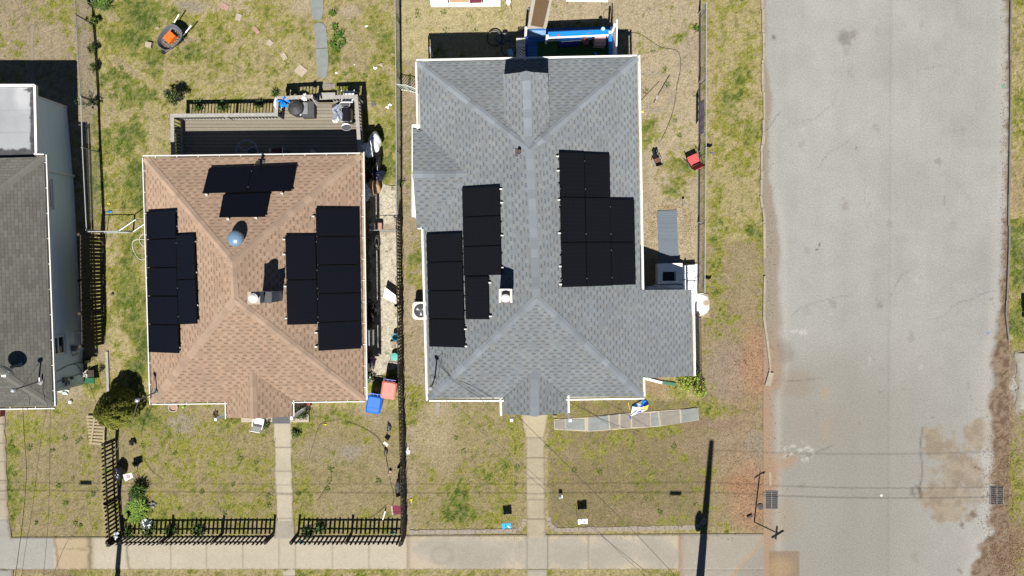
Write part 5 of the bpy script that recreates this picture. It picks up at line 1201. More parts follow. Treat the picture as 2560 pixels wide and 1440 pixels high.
b.build('rim', mat('periwinkle_enamel', (.25, .28, .55), .4, .05), t); b = MB(); b.tube([(p.x, p.y, ZD), (p.x, p.y, ZD + .69)], .025, 8); b.lathe((p.x, p.y, ZD), [(.22, 0), (.2, .03)], 18); b.build('pedestal', M['darkgrey'], t)
b = MB(); q = at(782, 380, 1.3); b.face([at(775, 384, 1.0), at(793, 384, 1.0), at(779, 371, 1.3)]); b.hexa([at(775, 386, ZD), at(793, 386, ZD), at(793, 380, ZD), at(775, 380, ZD)], [at(776, 384, 1.2), at(790, 384, 1.0), at(780, 374, 1.25), at(777, 374, 1.25)]); tag(b.build('folded_board', M['steel']), 'grey pointed board leaning in the shade against the back wall of the brown house', 'board')

# ------------------------------------------------------------ blue porch of the grey house
ZP = .55; pr = thing('blue_porch', 'blue painted porch with white lattice ends behind the grey house', 'porch', tuple(at(1420, 110, 0)))
b = MB(); q = [at(1318, 72, ZP), at(1535, 66, ZP), at(1538, 165, ZP), at(1320, 165, ZP)]; b.prism([(p.x, p.y) for p in q], .3, ZP, M['blue'], M['deck_blue']); b.build('porch_floor', None, pr)
b = MB(); q = [at(x, y, ZP + .012) for x, y in ((1344, 104), (1520, 98), (1522, 160), (1344, 160))]; b.prism([(p.x, p.y) for p in q], ZP, ZP + .015); tag(b.build('turf_rug', M['turf']), 'dark green artificial turf rug on the blue porch', 'rug')
ZT = 1.5
b = MB(); A, B = at(1370, 87, ZT), at(1524, 80, ZT); b.beam(A, B, .19, .04, M['blue']); b.beam(A + Vector((0, -.125, -.012)), B + Vector((0, -.125, -.012)), .055, .05, M['white']); C2 = at(1525, 80, ZT); D2 = at(1528, 148, ZT); b.beam(C2, D2, .14, .04, M['blue']); b.beam(at(1317, 92, ZT), at(1317, 145, ZT), .12, .04, M['navy'])
b.build('rail_cap', None, pr)
b = MB()
for z in (ZP + .12, ZT - .10): b.beam(Vector((A.x, A.y, z)), Vector((B.x, B.y, z)), .04, .09, M['white'])
n = 22
for i in range(n + 1):
    p = A.lerp(B, i / n); b.beam((p.x, p.y, ZP + .05), (p.x, p.y, ZT - .03), .05, .03, M['white'])
b.build('balustrade', None, pr)
for (x, y, z0, z1, w_) in ((1368, 90, .3, 1.56, .10), (1525, 80, .3, 1.60, .10), (1315, 70, .2, 2.35, .10), (1537, 62, .2, 2.45, .09)):
    p = at(x, y, z1); b = MB(); b.box((p.x, p.y, 0), (w_, w_, z1)); b.build('post', M['white'], pr)
b = MB(); A, B = at(1315, 100, .9), at(1315, 150, .9); A = Vector((A.x - .0, A.y, 0)); B = Vector((A.x, B.y, 0)); lattice(b, A, B, .05, 1.5, .125, wd=.04, th=.012); C_p = at(1284, 99, 1.3); D_p = at(1284, 150, 1.3)
lattice(b, Vector((C_p.x + .12, C_p.y, 0)), Vector((A.x, C_p.y, 0)), .3, 1.5, .10, wd=.03, th=.01)
b.build('lattice', M['white'], pr)
b = MB(); A, B = at(1536, 64, 1.6), at(1540, 148, 1.6); B = Vector((A.x + .02, B.y, 0)); A = Vector((A.x, A.y, 0)); lattice(b, A, B, ZP, 1.95, .14, wd=.045, th=.012)
b.beam(A + Vector((0, 0, 2.35)), B + Vector((0, 0, 1.98)), .05, .05); b.build('lattice', M['white'], pr)
# trellis laid flat-ish against the left end, like the photograph's slanting panel
b = MB(); n = 6
P0, P1, P2, P3 = at(1290, 108, .75), at(1311, 98, 1.15), at(1314, 150, 1.15), at(1292, 150, .75)
for i in range(n):
    for s_ in (0, 1):
        u0, u1 = (0, 1) if s_ else (1, 0); v0 = i / n - .1; v1 = v0 + .45
        pa = lerp(lerp(P0, P1, u0), lerp(P3, P2, u0), max(0, min(1, v0))); pb = lerp(lerp(P0, P1, u1), lerp(P3, P2, u1), max(0, min(1, v1))); b.beam(pa, pb, .022, .01)
b.build('trellis', M['white'], pr)
b = MB(); b.hexa([at(1320, 92, ZP), at(1366, 92, ZP), at(1366, 76, ZP), at(1320, 76, ZP)], [at(1320, 92, ZP + .01), at(1366, 92, ZP + .01), at(1366, 76, ZP + .01), at(1320, 76, ZP + .01)]); b.build('worn_board', mat('worn_blue_board', (.16, .27, .42), .7, .3, 12), pr)
# bench / table with blue top, pink chest, basket, ball, handle
def hexpx(b, c4, z0, z1, m=None): return b.hexa([at(x, y, z1) * 1 for x, y in c4][0:0] or [Vector((at(x, y, z1).x, at(x, y, z1).y, z0)) for x, y in c4], [at(x, y, z1) for x, y in c4], m)
t = thing('bench', 'blue bench with a white edged seat on the blue porch', 'bench', tuple(at(1440, 100, ZP))); b = MB(); hexpx(b, [(1396, 103), (1476, 99), (1476, 91), (1396, 95)], ZP + .38, ZP + .45, M['blue']); hexpx(b, [(1403, 104.5), (1470, 100.5), (1470, 99), (1403, 103)], ZP + .40, ZP + .47, M['white']); b.build('seat', None, t)
b = MB(); hexpx(b, [(1396, 97), (1476, 93), (1476, 91), (1396, 95)], ZP + .0, ZP + .38, M['navy']); hexpx(b, [(1397, 112), (1448, 110), (1448, 104), (1397, 105)], ZP, ZP + .36, M['navy']); b.build('base', None, t)
t = thing('storage_chest', 'pale pink storage chest at the right end of the blue porch', 'chest', tuple(at(1500, 100, ZP))); b = MB(); hexpx(b, [(1485, 112), (1515, 112), (1515, 87), (1487, 88)], ZP, ZP + .50, M['lilac']); b.build('chest_body', None, t); b = MB(); hexpx(b, [(1487, 106), (1514, 105), (1515, 87), (1488, 88)], ZP + .51, ZP + .55, M['lilac']); b.build('lid', None, t)
for x in (1483, 1519):
    b = MB(); hexpx(b, [(x - 2, 108), (x + 1.5, 108), (x + 1.5, 97), (x - 2, 97)], ZP, ZP + .52, M['blackplastic']); b.build('handle', None, t)
p = at(1463, 101, ZP + .6); t = thing('flower_basket', 'orange and red basket of dried flowers on the blue bench', 'basket', (p.x, p.y, ZP + .45)); b = MB(); b.lathe((p.x, p.y, ZP + .45), [(.09, 0), (.15, .12), (.13, .13)], 16); b.build('bowl', M['maroon'], t)
b = MB(); rd = random.Random(3)
for k in range(160):
    a, r_, z = rd.uniform(0, 6.28), rd.uniform(0, .17), rd.uniform(.10, .22); q = Vector((p.x + r_ * math.cos(a), p.y + r_ * math.sin(a), ZP + .45 + z)); s_ = .03
    b.face([q + Vector((rd.uniform(-s_, s_), rd.uniform(-s_, s_), rd.uniform(-s_, s_) * .5)) for _ in range(3)], [M['orange'], M['cardboard'], M['maroon'], M['dirtywhite']][k % 4])
b.build('bouquet', None, t)
p = at(1508, 71, 1.55); b = MB(); b.lathe((p.x, p.y, 1.50), [(.0, -.08), (.06, -.06), (.085, 0), (.06, .06), (0, .085)], 18); tag(b.build('globe', mat('pale_cyan_glass', (.40, .66, .70), .2, .05)), 'pale blue glass ball on the back rail of the blue porch', 'ball')
p = at(1395.5, 87, 1.55); b = MB(); b.lathe((p.x, p.y, 1.52), [(.055, 0), (.045, .02), (.02, .03), (0, .035)], 14); tag(b.build('rosette', M['red']), 'small red flower ornament on the blue porch rail', 'ornament')
b = MB(); b.beam(at(1465, 82.5, 1.53), at(1476, 82, 1.53), .03, .03); tag(b.build('latch', M['steel_dark']), 'small dark latch on the middle of the blue porch rail', 'latch')
b = MB(); b.tube([at(1485, 132, ZP + .3), at(1490, 134, ZP + .32), at(1494, 140, ZP + .3)], .035, 8); tag(b.build('pool_noodle', M['blue']), 'bright blue toy tube on the turf in the shade', 'toy')
b = MB(); b.ring(at(1522, 37, .03), .235, .008, 32, 5); tag(b.build('hoop', M['rust']), 'thin dark hoop lying on the ground behind the blue porch', 'hoop')
b = MB(); b.lathe(at(1323, 25, 0), [(.07, 0), (.065, .1), (.05, .1), (.05, .02)], 16, M['steel_dark']); tag(b.build('tin_can', None), 'small open tin by the ramp to the blue porch', 'tin')
# ramp with brown mat
t = thing('entry_ramp', 'pale wooden ramp covered by a brown coir mat up to the blue porch', 'ramp', tuple(at(1352, 40, 0))); b = MB()
ra = [(1321, 72, ZP), (1363, 72, ZP), (1379, -12, .18), (1334, -12, .18)]
T4 = [at(*q) for q in ra]; b.hexa([p - Vector((0, 0, .06)) for p in T4], T4); b.build('ramp_board', M['ramp_white'], t)
b = MB(); T5 = [at(*q) for q in ((1327, 64, ZP + .01), (1358, 69, ZP + .01), (1373, 2, .25), (1340, -8, .22))]; b.hexa([p + Vector((0, 0, .0)) for p in T5], [p + Vector((0, 0, .02)) for p in T5]); b.build('coir_mat', M['mat_brown'], t)
b = MB()
for s_ in ((1334, -12, .18, 1321, 72, ZP), (1379, -12, .18, 1363, 72, ZP)): b.beam(at(*s_[:3]) + Vector((0, 0, .02)), at(*s_[3:]) + Vector((0, 0, .02)), .10, .09)
b.build('side_board', M['ramp_white'], t)
# hose snaking across the dirt yard
def cordobj(name, label, cat, pts, r, m, z=.015, n=6, zz=None):
    P = []
    K = [at(x, y, 0) for x, y in pts]
    for i in range(len(K) - 1):
        p0, p1, p2, p3 = K[max(i - 1, 0)], K[i], K[i + 1], K[min(i + 2, len(K) - 1)]
        for k in range(4):
            t_ = k / 4; P.append(.5 * ((2 * p1) + (-p0 + p2) * t_ + (2 * p0 - 5 * p1 + 4 * p2 - p3) * t_ * t_ + (-p0 + 3 * p1 - 3 * p2 + p3) * t_ ** 3))
    P.append(K[-1]); P = [Vector((p.x, p.y, z)) for p in P]; b = MB(); b.tube(P, r, n); return tag(b.build(name, m), label, cat)
cordobj('garden_hose', 'thin dark hose snaking across the bare yard right of the grey house', 'hose', [(1542, 68), (1560, 80), (1590, 83), (1612, 92), (1640, 112), (1660, 120), (1690, 126), (1701, 146), (1700, 180), (1692, 215), (1688, 250), (1680, 285), (1668, 318), (1652, 352)], .010, M['wire'])
cordobj('garden_hose', 'white looped hose on the grass by the left wall of the brown house', 'hose', [(366, 583), (352, 590), (349, 602), (356, 613), (368, 617), (380, 612), (372, 602), (350, 598), (335, 602), (331, 614), (338, 634), (350, 648), (366, 649)], .012, M['hose'])

# ------------------------------------------------------------ wooden frame bed, table, bicycle at the top
t = thing('sandbox', 'long white framed play table holding red and tan trays at the top edge', 'play table', tuple(at(1165, 2, 0))); b = MB(); hexpx(b, [(1077, 13), (1251, 12), (1251, -12), (1074, -10)], .18, .42, M['white']); b.build('frame', None, t)
b = MB(); hexpx(b, [(1124, 5), (1172, 5), (1172, -12), (1124, -12)], .42, .47, M['cardboard']); b.build('tray', None, t); b = MB(); hexpx(b, [(1174, 7), (1204, 6), (1204, -12), (1174, -12)], .42, .47, M['maroon']); b.build('tray', None, t)
for x in (1120, 1206):
    b = MB(); b.beam(at(x - 3, -12, .52), at(x + 1, 7, .52), .04, .09, M['darkgrey']); b.build('handle', None, t)
t = thing('folding_table', 'white folding table cut by the top edge, right of the ramp', 'table', tuple(at(1468, -10, 0))); b = MB(); hexpx(b, [(1415, 3), (1520, 5), (1520, -30), (1415, -30)], .70, .74, M['white']); b.build('tabletop', None, t)
for x in (1421, 1508):
    for y in (-4, -26):
        q = at(x, y, .7); b = MB(); b.tube([(q.x, q.y, 0), (q.x, q.y, .70)], .016, 6); b.build('leg', M['steel_dark'], t)
p = at(1271, 6, .5); t = thing('stool', 'small round white topped stool with splayed rusty legs at the top edge', 'stool', (p.x, p.y, 0)); b = MB(); b.lathe((p.x, p.y + .05, .42), [(.14, 0), (.14, .04)], 20, M['white'], sx=.65, sy=1.1); b.build('seat', None, t)
for s_ in (-1, 1):
    for q_ in (-1, 1):
        b = MB(); b.tube([(p.x + s_ * .07, p.y + .05 + q_ * .08, .42), (p.x + s_ * .14, p.y + .05 + q_ * .2, 0)], .011, 5); b.build('leg', M['rust'], t)
b = MB(); rd = random.Random(2)
for k, x in enumerate((1112, 1140, 1150, 1160, 1172, 1182, 1230)): q = at(x, 17, 0); b.box((q.x, q.y, 0), (rd.uniform(.1, .2), .09, .07), rd.uniform(-.1, .1))
tag(b.build('edging_bricks', M['paver']), 'row of pale bricks along the front of the white play table', 'bricks')
# tilted planks and bicycle in the shade behind the grey house
b = MB(); b.beam(at(1072, 117, .02), at(1079, 132, .02), .10, .03); b.beam(at(1079, 132, .025), at(1081, 142, .03), .09, .03); tag(b.build('bent_strip', M['dirtywhite']), 'bent white strip lying in the shade by the back left corner of the grey house', 'strip')
def bicycle(name, label, px0, px1, z, lean):
    A, B = at(*px0, 0), at(*px1, 0); d = (B - A).normalized(); o = Vector((-d.y, d.x, 0)); up = (Vector((0, 0, 1)) * math.cos(lean) + o * math.sin(lean)); t = thing(name, label, 'bicycle', tuple(A)); r = .33
    nrm = d.cross(up).normalized(); W = []
    for c0 in (A, B):
        c = c0 + up * r; b = MB(); b.ring(c, r, .022, 30, 6, None, nrm); w = b.build('wheel', M['blackplastic'], t); b = MB(); b.ring(c, r - .03, .01, 30, 5, None, nrm); b.build('rim', M['steel_dark'], w); W.append(c)
    b = MB(); bb = (W[0] + W[1]) / 2 - up * .05; st = bb - d * .12 + up * .42; hd = W[1] - d * .16 + up * .48
    for p, q in ((bb, st), (st, hd), (bb, hd - up * .1), (W[0], bb), (W[0], st), (W[1], hd)): b.tube([p, q], .016, 6)
    b.build('frame', M['navy'], t); b = MB(); b.tube([hd + nrm * .26 - d * .05, hd + up * .05, hd - nrm * .26 - d * .05], .014, 6); b.build('handlebar', M['blackplastic'], t); b = MB(); b.blobm(st + up * .06, (.12, .06, .03), 10, 6, 0); b.build('saddle', M['blackplastic'], t)
bicycle('bicycle', 'bicycle lying over in the deep shade behind the grey house', (1226, 112), (1262, 138), 0, 1.15)
b = MB(); q = at(1276, 132, .3); b.box((q.x, q.y, .05), (.2, .28, .35), .2); tag(b.build('plastic_tub', mat('pale_blue_plastic', (.2, .42, .6), .5, .1)), 'light blue tub beside the porch lattice in the shade', 'tub')

# ------------------------------------------------------------ back stoop east of the grey house
t = thing('side_stoop', 'white painted stoop with a dark basement opening beside the grey house', 'stoop', tuple(at(1700, 690, 0)))
b = MB(); hx = lambda c4, z0, z1, m: hexpx(b, c4, z0, z1, m)
hx([(1604, 742), (1742, 742), (1743, 660), (1690, 664)], .02, .10, M['white_wall'])
z = .55
# raised block with a rectangular well: four sides round the opening
hx([(1645, 710), (1706, 708), (1706, 702), (1645, 703)], 0, z, M['white_wall']); hx([(1645, 679.5), (1706, 679), (1706, 658), (1645, 659)], 0, z, M['white_wall'])
hx([(1645, 703), (1656.5, 703), (1656.5, 679.5), (1645, 679.5)], 0, z, M['white_wall']); hx([(1690.5, 702.5), (1706, 702), (1706, 679), (1690.5, 679)], 0, z, M['white_wall'])
b.build('stoop_block', None, t)
b = MB(); hexpx(b, [(1656, 703), (1691, 702.6), (1691, 679), (1656, 679.6)], -.0, .12, M['blackplastic']); b.build('well_floor', None, t)
b = MB(); hexpx(b, [(1707, 742), (1743, 742), (1741, 662), (1707, 664)], .0, .36, M['white_wall']); b.build('landing', None, t)
b = MB(); hexpx(b, [(1612, 722), (1706, 720), (1706, 712), (1640, 713)], .0, .3, M['white_wall']); b.build('lower_step', None, t)
b = MB(); b.tube([at(1707, 700.5, .75), at(1722, 697, .76), at(1744, 694, .75)], .012, 6); b.tube([at(1707, 700.5, .75), at(1722, 692, .8), at(1744, 694, .75)], .006, 5)
for x, y in ((1707, 700.5), (1744, 694)): q = at(x, y, .75); b.tube([(q.x, q.y, .1), (q.x, q.y, .75)], .012, 6)
b.build('handrail', M['steel_dark'], t)
b = MB(); b.tube([at(1609, 716, .5), at(1641, 716.5, .5)], .018, 6); b.build('pipe_rail', M['steel'], t)
rd = random.Random(8)
for i, x in enumerate((1703, 1716, 1732)):
    b = MB(); q = at(x, 660, 0); b.box((q.x, q.y, 0), (.2, .10, .08), rd.uniform(-.05, .05)); tag(b.build('loose_brick', M['paver_pink']), ('left', 'middle', 'right')[i] + ' pale painted brick along the back of the white stoop', 'brick', 'bricks along the back of the white stoop')
# whitewashed apron
def wash(x, y, u, v):
    n = fbm(x, y, 12, 3, 91); c = np.broadcast_to(np.array((.68, .68, .66)), x.shape + (3,)).copy(); r = np.hypot((x - 1745) / 32, (y - 765) / 30)
    c = mixc(c, C_(196, 176, 140), sstep(.72, 1.05, r + (n - .5) * .5)); return mixc(c, C_(196, 178, 140), blob(x, y, (1765, 757, 11, 10, .9)))
q = [(1722, 735), (1772, 732), (1776, 795), (1724, 797)]
sheet('whitewashed_apron', q, .02, wash, M['walk'], 1.6, skirt=.03, wob=8)
b = MB(); b.beam(at(1743.5, 778, 1.0), at(1747.5, 788, 1.02), .09, .05); b.tube([at(1741, 788, .0), at(1746, 788, .98)], .045, 8, M['wood_brown']); tag(b.build('gate_stub', M['wood_brown']), 'short dark post at the round whitewashed apron', 'post')
t = thing('stoop_gate', 'short galvanised gate across the foot of the white stoop', 'gate', tuple(gpt((1727, 731)))); b = MB()
for z_ in (.1, 1.22): b.tube([gpt((1712, 732)) + Vector((0, 0, z_)), gpt((1744, 731)) + Vector((0, 0, z_))], .02, 7)
for x in (1712, 1728, 1744): b.tube([gpt((x, 732)), gpt((x, 732)) + Vector((0, 0, 1.25))], .02, 7)
b.build('frame', M['steel'], t)
# rubber mat path
b = MB(); hexpx(b, [(1648, 662), (1697, 662), (1692, 525), (1643, 527)], .005, .03); tag(b.build('rubber_mat', M['rubber_mat']), 'long blue grey ribbed mat laid on the sandy yard right of the grey house', 'mat')
# sand spilled round it
litter('sand_crumbs', 'yellowish sand crumbs scattered round the ribbed mat', 'sand', [(1630, 560, 20, 60, 260), (1715, 560, 22, 60, 300), (1667, 519, 26, 6, 160)], [lin(214, 190, 140), lin(200, 168, 110)], (.008, .03))

# verge fence dressings
b = MB(); q0, q1 = at(1756, 250, 1.05), at(1755.5, 334, 1.05); n = 8
for i in range(n):
    a, e = q0.lerp(q1, i / n), q0.lerp(q1, (i + 1) / n); dx = .02 * (i % 2); b.face([(a.x - .05, a.y, .80 + .03 * (i % 3)), (e.x - .05, e.y, .80 + .03 * ((i + 1) % 3)), (e.x + .02 + dx, e.y, 1.2), (a.x + .02 + .02 * ((i + 1) % 2), a.y, 1.2)])
tag(b.build('faded_banner', M['purple']), 'faded purple cloth banner tied along the verge chain link fence', 'banner')
def pennant(label, tip, m, w_=.36, h_=.28, z=.9, rz=0.0, name='garden_flag'):
    p = at(*tip, z); t = thing(name, label, 'flag', (p.x, p.y, 0), rz); b = MB(); c, s_ = math.cos(rz), math.sin(rz); b.tube([(p.x, p.y, 0), (p.x, p.y, z + .03), (p.x + w_ * c, p.y + w_ * s_, z + .03)], .006, 5); b.build('stake', M['black'], t)
    b = MB(); n = 6
    for i in range(n):
        u0, u1 = i / n, (i + 1) / n; f0, f1 = .03 * math.sin(u0 * 7), .03 * math.sin(u1 * 7)
        P = lambda u, f, z_: (p.x + c * w_ * u - s_ * f, p.y + s_ * w_ * u + c * f, z_)
        b.face([P(u0, f0, z - h_ * (1 - .2 * u0)), P(u1, f1, z - h_ * (1 - .2 * u1)), P(u1, f1 * .4, z), P(u0, f0 * .4, z)])
    b.build('cloth', m, t); return t
flagm = mat('blue_purple_flag', (.07, .09, .25), .7, .4, 8)
pennant('small blue and purple flag on the verge, beside the red folding chair', (1772, 381), flagm, .32, .26, .78)
pennant('small blue flag on the verge near the white stoop', (1769, 718), mat('blue_flag', (.03, .10, .42), .7, .3, 8), .32, .26, .75)

# red folding chair
def beach_chair():
    p = at(1733, 401, .35); rz = R(-152); t = thing('folding_chair', 'red folding camp chair against the verge chain link fence', 'chair', (p.x, p.y, 0), rz)
    W = Matrix.Translation((p.x, p.y, 0)) @ Matrix.Rotation(R(25), 4, 'Z'); T = lambda *v: W @ Vector(v)
    b = MB(); b.hexa([T(-.23, -.22, .40), T(.23, -.22, .40), T(.23, .22, .42), T(-.23, .22, .42)], [T(-.23, -.22, .415), T(.23, -.22, .415), T(.23, .22, .435), T(-.23, .22, .435)]); b.build('seat', M['red'], t)
    b = MB(); b.hexa([T(-.23, -.23, .42), T(-.23, -.25, .42), T(.23, -.25, .42), T(.23, -.23, .42)][::-1], [T(-.25, -.42, .92), T(-.25, -.44, .92), T(.25, -.44, .92), T(.25, -.42, .92)][::-1]); b.build('backrest', M['red'], t)
    for s_ in (-1, 1):
        for (y0, y1) in ((.30, -.24), (-.34, .2)):
            b = MB(); b.tube([T(s_ * .26, y0, 0), T(s_ * .25, y1, .44 if y0 > 0 else .60)], .012, 6); b.build('leg', M['steel_dark'], t)
        b = MB(); b.tube([T(s_ * .26, -.3, .6), T(s_ * .30, .0, .6), T(s_ * .27, .2, .6)], .016, 6); b.build('armrest', M['black'], t)
        b = MB(); b.tube([T(s_ * .25, -.24, .42), T(s_ * .26, -.45, .94)], .013, 6); b.build('back_frame', M['steel_dark'], t)
beach_chair()

# small rusty chair with black bag
t = patio_chair('small rusty folding chair standing in the yard right of the grey house', (1645, 402), R(200), 0, M['rust'], s_=.62, fm=M['steel'])
crumple('black_cloth', 'black cloth heaped beside the small rusty chair', 'cloth', (1637, 385), .02, (.10, .22, .16), M['bag_black'], 9)
crumple('wreath', 'tiny gold scrap lying beside the eave of the grey house', 'scrap', (1606, 279), .02, (.06, .05, .02), M['yellow'], 19)
b = MB(); b.tube([at(1674, 187, .03), at(1634, 257, .03)], .014, 6); tag(b.build('long_stick', M['wood_dark']), 'long dark stick lying on the bare yard right of the grey house', 'stick')
b = MB(); b.tube([at(1603, 250, .03), at(1649, 203, .03)], .010, 6); tag(b.build('long_stick', M['wood_brown']), 'thinner brown stick beside the eave of the grey house', 'stick')
b = MB(); b.beam(at(1640, 247, .03), at(1644, 239, .03), .05, .02); tag(b.build('wood_chip', M['dirtywhite']), 'small white chip at the end of the long dark stick', 'chip')
def solar_light(label, px, h=.35):
    p = at(*px, 0); t = thing('garden_light', label, 'garden light', (p.x, p.y, 0)); b = MB(); b.tube([(p.x, p.y, 0), (p.x, p.y, h)], .009, 6); b.build('stake', M['black'], t); b = MB(); b.lathe((p.x, p.y, h), [(.03, 0), (.06, .03), (.05, .05), (0, .06)], 14); b.build('lamp_head', M['steel_dark'], t)
solar_light('little dark garden light at the head of the ribbed mat', (1706, 512), .45)
# rain spout board and condenser by the grey house
b = MB(); hexpx(b, [(1086, 1037), (1099, 1037), (1101, 1006), (1090, 1006)], .02, .10, M['concrete']); tag(b.build('splash_block', None), 'grey concrete splash block below the front left eave of the grey house', 'splash block')
p = at(1052, 777, .8); t = thing('air_conditioner', 'pale round grilled air conditioning condenser by the left wall of the grey house', 'air conditioner', (p.x, p.y, 0)); b = MB()
def rrect(cx, cy, w_, h_, r_, n=5, rz=0.0):
    out = []
    for (sx, sy, a0) in ((1, 1, 0), (-1, 1, 90), (-1, -1, 180), (1, -1, 270)):
        for k in range(n + 1):
            a = R(a0 + 90 * k / n); out.append((sx * (w_ / 2 - r_) + r_ * math.cos(a), sy * (h_ / 2 - r_) + r_ * math.sin(a)))
    c, s_ = math.cos(rz), math.sin(rz); return [(cx + c * x - s_ * y, cy + s_ * x + c * y) for x, y in out]
b.prism(rrect(p.x, p.y, .70, .74, .14), .05, .80, M['steel'], M['dirtywhite']); b.prism(rrect(p.x, p.y, .8, .84, .02), 0, .05, M['kerb_grey']); b.build('casing', None, t)
b = MB(); b.lathe((p.x, p.y, .79), [(.29, 0), (.29, .025)], 30, M['blackplastic']); o = b.build('fan_grille', None, t)
b = MB()
for k in range(22):
    a = math.pi * k / 22; b.tube([(p.x + .29 * math.cos(a), p.y + .29 * math.sin(a), .822), (p.x - .29 * math.cos(a), p.y - .29 * math.sin(a), .822)], .0025, 4)
for r_ in (.1, .18, .25): b.ring((p.x, p.y, .822), r_, .003, 28, 4)
b.build('wire_guard', M['steel_dark'], t)
b = MB()
for k in range(3):
    a = .6 + k * 2.09; c, s_ = math.cos(a), math.sin(a); b.face([(p.x, p.y, .818), (p.x + .2 * math.cos(a - .25), p.y + .2 * math.sin(a - .25), .818), (p.x + .2 * math.cos(a + .25), p.y + .2 * math.sin(a + .25), .818)])
b.build('fan_blade', M['alu'], t)

# ------------------------------------------------------------ plants
def leafmat(name, c, var=.35):
    m = mat(name, c, .7, var, 20, spec=.3); return m
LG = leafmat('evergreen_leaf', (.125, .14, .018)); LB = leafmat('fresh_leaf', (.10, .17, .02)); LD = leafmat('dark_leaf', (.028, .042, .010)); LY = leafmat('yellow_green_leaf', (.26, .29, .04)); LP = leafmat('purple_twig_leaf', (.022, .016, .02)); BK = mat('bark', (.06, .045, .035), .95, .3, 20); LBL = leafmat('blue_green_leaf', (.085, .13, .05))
def leaves(b, n, fn, size, mats, rd, flat=.6, ln=1.6, tang=False):
    for k in range(n):
        c, nn = fn(rd); s_ = size * rd.uniform(.6, 1.3)
        if tang:
            a = nn.cross(Vector((rd.gauss(0, 1), rd.gauss(0, 1), rd.gauss(0, 1)))).normalized(); q = nn.cross(a).normalized() + nn * rd.uniform(-.5, .5); a = a + nn * rd.uniform(-.3, .6)
            b.face([c - a * s_ * ln / 2, c + q * s_ * .4, c + a * s_ * ln / 2, c - q * s_ * .4], mats[k % len(mats)]); continue
        a = Vector((rd.gauss(0, 1), rd.gauss(0, 1), rd.gauss(0, flat))).normalized(); q = a.cross(nn + Vector((rd.uniform(-.4, .4), rd.uniform(-.4, .4), rd.uniform(-.3, .3))))
        if q.length < .05: continue
        q.normalize(); b.face([c - a * s_ * ln / 2, c + q * s_ * .4, c + a * s_ * ln / 2, c - q * s_ * .4], mats[k % len(mats)])
def tree_cone(px, r, h, n, name, label, cat, mats, seed=1):
    p = at(*px, 0); rd = random.Random(seed); t = thing(name, label, cat, (p.x, p.y, 0)); b = MB(); b.tube([(p.x, p.y, 0), (p.x, p.y, h * .9)], [.07, .02], 8); b.build('trunk', BK, t)
    ph = [rd.uniform(0, 6.28) for _ in range(6)]
    def rad(z, a): 
        u = z / h; base = math.sin(min(1, u * 2.6 + .35) * math.pi / 2) * (1 - max(0, (u - .22) / .78) ** 1.7) ** .62
        return r * base * (1 + .07 * math.sin(5 * a + ph[0] + 4 * u) + .06 * math.sin(9 * a + ph[1] - 7 * u))
    def fn(rd):
        u = rd.random() ** .8; z = .06 * h + u * h * .94; a = rd.uniform(0, 6.28); R0 = rad(z, a)
        cell = math.sin(a * 11 + ph[2]) * math.sin(z * 9 + ph[3] + a * 3)
        rr = R0 * (1 - (.14 if cell < -.55 else 0) - abs(rd.gauss(0, .035)))
        return Vector((p.x + rr * math.cos(a), p.y + rr * math.sin(a), z + (.05 if cell > 0 else -.03))), Vector((math.cos(a), math.sin(a), .6))
    b = MB(); leaves(b, n, fn, .045, mats, rd, 1.0, 1.8, True)
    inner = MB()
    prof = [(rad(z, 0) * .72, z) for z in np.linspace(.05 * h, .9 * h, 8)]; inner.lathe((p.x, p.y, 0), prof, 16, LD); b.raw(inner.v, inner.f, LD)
    b.build('crown', None, t); return t
tree_cone((315, 1014), .82, 2.05, 15000, 'evergreen_shrub', 'tall dense egg shaped evergreen by the front left corner of the brown house', 'shrub', [LG, LG, leafmat('olive_leaf', (.17, .17, .022)), leafmat('moss_leaf', (.11, .12, .014))], 4)
def shrub(px, r, h, n, name, label, cat, mats, seed=1, size=.06, dens=.5, stems=6, group=None):
    p = at(*px, 0); rd = random.Random(seed); t = thing(name, label, cat, (p.x, p.y, 0), group=group); b = MB()
    for k in range(stems):
        a = rd.uniform(0, 6.28); q = r * rd.uniform(.3, .8); b.tube([(p.x, p.y, 0), (p.x + q * .4 * math.cos(a), p.y + q * .4 * math.sin(a), h * .5), (p.x + q * math.cos(a), p.y + q * math.sin(a), h * rd.uniform(.7, .95))], [.012, .008, .003], 5)
    b.build('stem', BK, t); cl = [(rd.uniform(0, 6.28), rd.uniform(.15, .85), rd.uniform(.35, .9)) for _ in range(14)]
    def fn(rd):
        a0, q0, z0 = cl[rd.randrange(len(cl))]; c = Vector((p.x + q0 * r * math.cos(a0), p.y + q0 * r * math.sin(a0), z0 * h)); d = Vector((rd.gauss(0, 1), rd.gauss(0, 1), rd.gauss(0, 1))).normalized() * r * dens * rd.random() ** .5
        c = c + d; c.z = max(.03, c.z); return c, d.normalized()
    b = MB(); leaves(b, n, fn, size, mats, rd); b.build('crown', None, t); return t
shrub((1722, 960), .62, .75, 2600, 'shrub', 'bright yellow green bush at the corner of the grey roofed wing', 'shrub', [LY, LY, leafmat('lime_leaf', (.14, .20, .03)), LB], 2, .055)
shrub((448, 250), .45, 1.05, 1500, 'twiggy_shrub', 'dark purplish twiggy shrub at the outer left corner of the deck', 'shrub', [LP, LP, LD, LB], 6, .05, .35, 16)
shrub((752, 1027), .42, .65, 1700, 'shrub', 'dark leafy bush right of the brown front gable', 'shrub', [LD, leafmat('bush_leaf', (.05, .075, .014)), LD], 8, .05)
shrub((668, 1060), .26, .35, 500, 'shrub', 'small dark green plant left of the brown house front path', 'plant', [LD, LBL], 9, .045)
